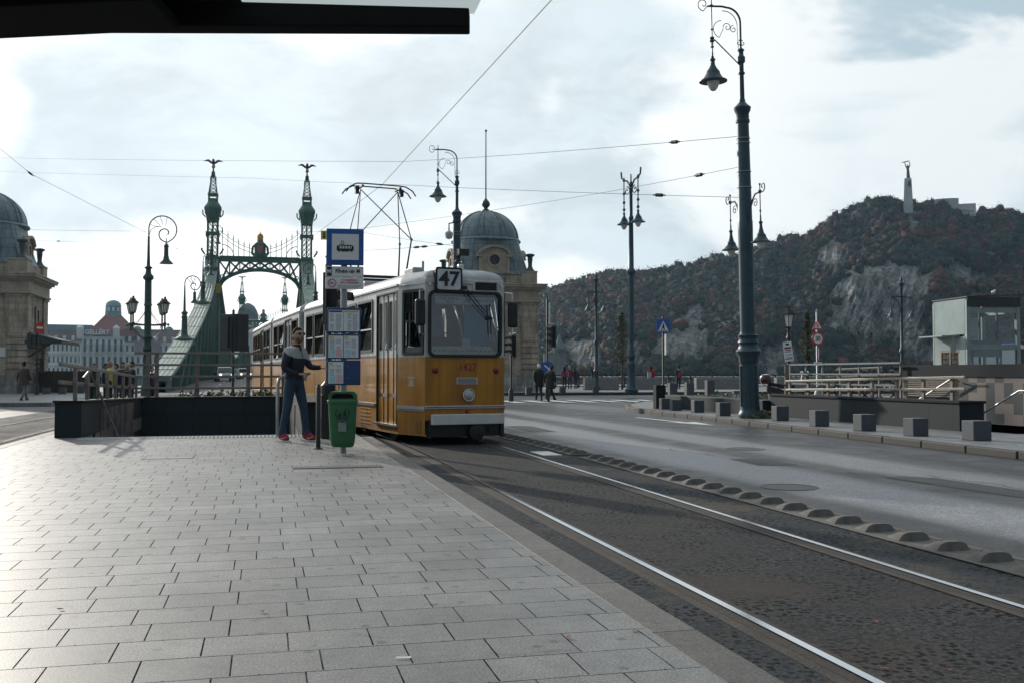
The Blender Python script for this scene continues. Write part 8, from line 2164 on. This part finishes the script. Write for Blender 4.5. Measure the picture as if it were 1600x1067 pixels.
for i, dz in enumerate((0, -.28)):
    mb = MB(); mb.tube([a + V((0, 0, dz)), b + V((0, 0, dz))], .04, 8); mb.build('rack_bar', mRailLit, t)
for u in (.05, .5, .95):
    p = a.lerp(b, u); mb = MB(); mb.tube([p, (p.x, p.y, .1)], .035, 6); mb.build('rack_leg', mDark, t)
# ------------------------------------------------------------------ young trees on the quay
def young_tree(label, px, ytop, ybot, wpx, d, seed, base):
    q = AT(px, 583, d); k_ = d / FPX; z0 = CAMZ + (583 - ybot) * k_; z1 = CAMZ + (583 - ytop) * k_; r = wpx * k_ / 2; rr2 = random.Random(seed)
    t = thing('young_tree', label, 'tree', (q.x, q.y, base)); z0 -= base; z1 -= base
    mb = MB(); mb.tube([(0, 0, 0), (.02, 0, z0), (0, .02, (z0 + z1) / 2), (0, 0, z1)], [.09, .07, .045, .01], 7)
    for i in range(14):
        u = .08 + .85 * i / 14; z = z0 + (z1 - z0) * u; a = i * 2.4; l_ = r * (1.05 - u * .7); mb.tube([(0, 0, z - .2), (l_ * math.cos(a), l_ * math.sin(a), z + l_ * .9)], [.025, .006], 5)
    mb.build('trunk', M('bark', (.07, .055, .045), .9, 0, .3, 6, .3), t)
    mb = MB()
    for i in range(1700):
        u = rr2.random(); z = z0 + (z1 - z0) * u; a = rr2.uniform(0, 6.283); pr_ = math.sin(min(1, (u + .08) * 2.2) * 1.57) * (1.1 - u * .95)
        pr_ *= 1.15 + .55 * math.sin(a * 2 + u * 14 + seed) * math.sin(u * 23 + seed)
        q_ = r * pr_ * rr2.random() ** .45; c = V((q_ * math.cos(a), q_ * math.sin(a), z)); d1_ = V((rr2.gauss(0, 1), rr2.gauss(0, 1), rr2.gauss(0, 1))).normalized(); d2_ = d1_.orthogonal().normalized(); s_2 = rr2.uniform(.04, .1)
        mb.mat = rr2.choice((0, 0, 1, 2, 3)); mb.quad(c - d1_ * s_2, c - d2_ * s_2 * .6, c + d1_ * s_2, c + d2_ * s_2 * .6)
    mb.build('crown', [mL1, mL2, mL4, mL3], t)
young_tree('slim young tree left of the slender double lamp', 972, 488, 568, 30, 74, 3, -.08)
young_tree('slim young tree between the lantern post and the speed sign', 1262, 487, 562, 26, 60, 8, -.1)
# ------------------------------------------------------------------ overhead wires
mWire = M('wire', (.12, .125, .13), .6, 0, .1, 3, 0)
def wire(label, pts, r=.012, sag=0.0, ins=()):
    r *= .6
    t = thing('overhead_wire', label, 'wire', (0, 0, 0), 0, 'overhead wires'); P3 = []
    for a, b in zip(pts, pts[1:]):
        for i in range(9): P3.append(V(a).lerp(V(b), i / 9) - V((0, 0, sag * 4 * (i / 9) * (1 - i / 9))))
    P3.append(V(pts[-1])); mb = MB(); mb.tube(P3, r, 5); mb.build('cable', mWire, t)
    for u in ins:
        n = len(P3) - 1; i = min(n - 1, int(u * n)); p = P3[i].lerp(P3[i + 1], u * n - i); d = (P3[i + 1] - P3[i]).normalized(); mb = MB(); mb.tube([p - d * .22, p - d * .12, p - d * .11, p + d * .11, p + d * .12, p + d * .22], [.02, .02, .05, .05, .02, .02], 7); mb.build('insulator', mBlack, t)
    return t
hd = tr.matrix_basis @ V((0, 3.6, HZ + .03)) if False else (Matrix.Translation(tr.location) @ Matrix.Rotation(rad(10), 4, 'Z')) @ V((.05, 5.2, HZ + .02))
n_ = AT(862, 0, 9.6)
wire('contact wire rising from the tram pantograph to the top of the picture', [hd + (n_ - hd) * 1.7, n_, hd, hd + V((-1.2, 10, .05)), hd + V((-2.3, 30, .1)), hd + V((-3.0, 90, .4))], .009, 0)
pA = lambda y: AT(1163 - (650 - y) * .026, y, 24.8)
wire('long span wire from the tall lamp across the sky above the second lamp', [pA(214), AT(630, 253, 42), AT(0, 247, 75)], .012, .05, (.06,))
wire('rising wire from the tall lamp down towards the tram stop sign', [pA(262), AT(860, 315, 34), AT(560, 358, 44)], .010, .03, (.08,))
wire('lower wire from the tall lamp past the tram pantograph', [pA(309), AT(640, 290, 36), AT(400, 279, 55), AT(-20, 268, 80)], .011, .03, (.06,))
wire('diagonal wire sloping down from the left edge to the bridge', [AT(-30, 208, 48), AT(48, 272, 50), AT(240, 370, 60), AT(322, 412, 70)], .016, 0, (.33,))
wire('thin level wire crossing in front of the bridge towers', [AT(-20, 358, 70), AT(320, 362, 68), AT(520, 362, 66)], .014, .05)
wire('short wire with insulators from the second lamp towards the left', [AT(712, 381, 40), AT(568, 392, 44), AT(480, 396, 50)], .012, .03, (.16, .2))
wire('thin wire from the stop sign to the second lamp', [AT(545, 360, 44), AT(712, 385, 40)], .011, .03, (.86,))
wire('faint wire with insulator over the hotel', [AT(-20, 372, 90), AT(120, 378, 88), AT(330, 392, 84)], .014, .05, (.4,))
q = AT(337, 451, 135); o = tag(MB().bx(-.65, .65, -.03, .03, -.65, .65).build('yellow_tag', mYel), 'yellow square tag hanging on the left bridge tower', 'sign'); o.location = q
# ------------------------------------------------------------------ air between here and the hill
HAZE = True
if HAZE:
    m = bpy.data.materials.new('haze_air'); m.use_nodes = True; m.node_tree.nodes.clear(); k = NT(m.node_tree)
    o_ = k.n('ShaderNodeOutputMaterial'); pv = k.n('ShaderNodeVolumePrincipled'); pv.inputs['Density'].default_value = .0001; pv.inputs['Color'].default_value = (.5, .78, 1, 1); pv.inputs['Anisotropy'].default_value = .55
    k.l(pv.outputs[0], o_.inputs['Volume'])
    mb = MB(); mb.bx(-900, 1000, -75, 1010, -9.2, 215); h = mb.build('haze', m); tag(h, kind='stuff')
    sc.cycles.volume_bounces = 0
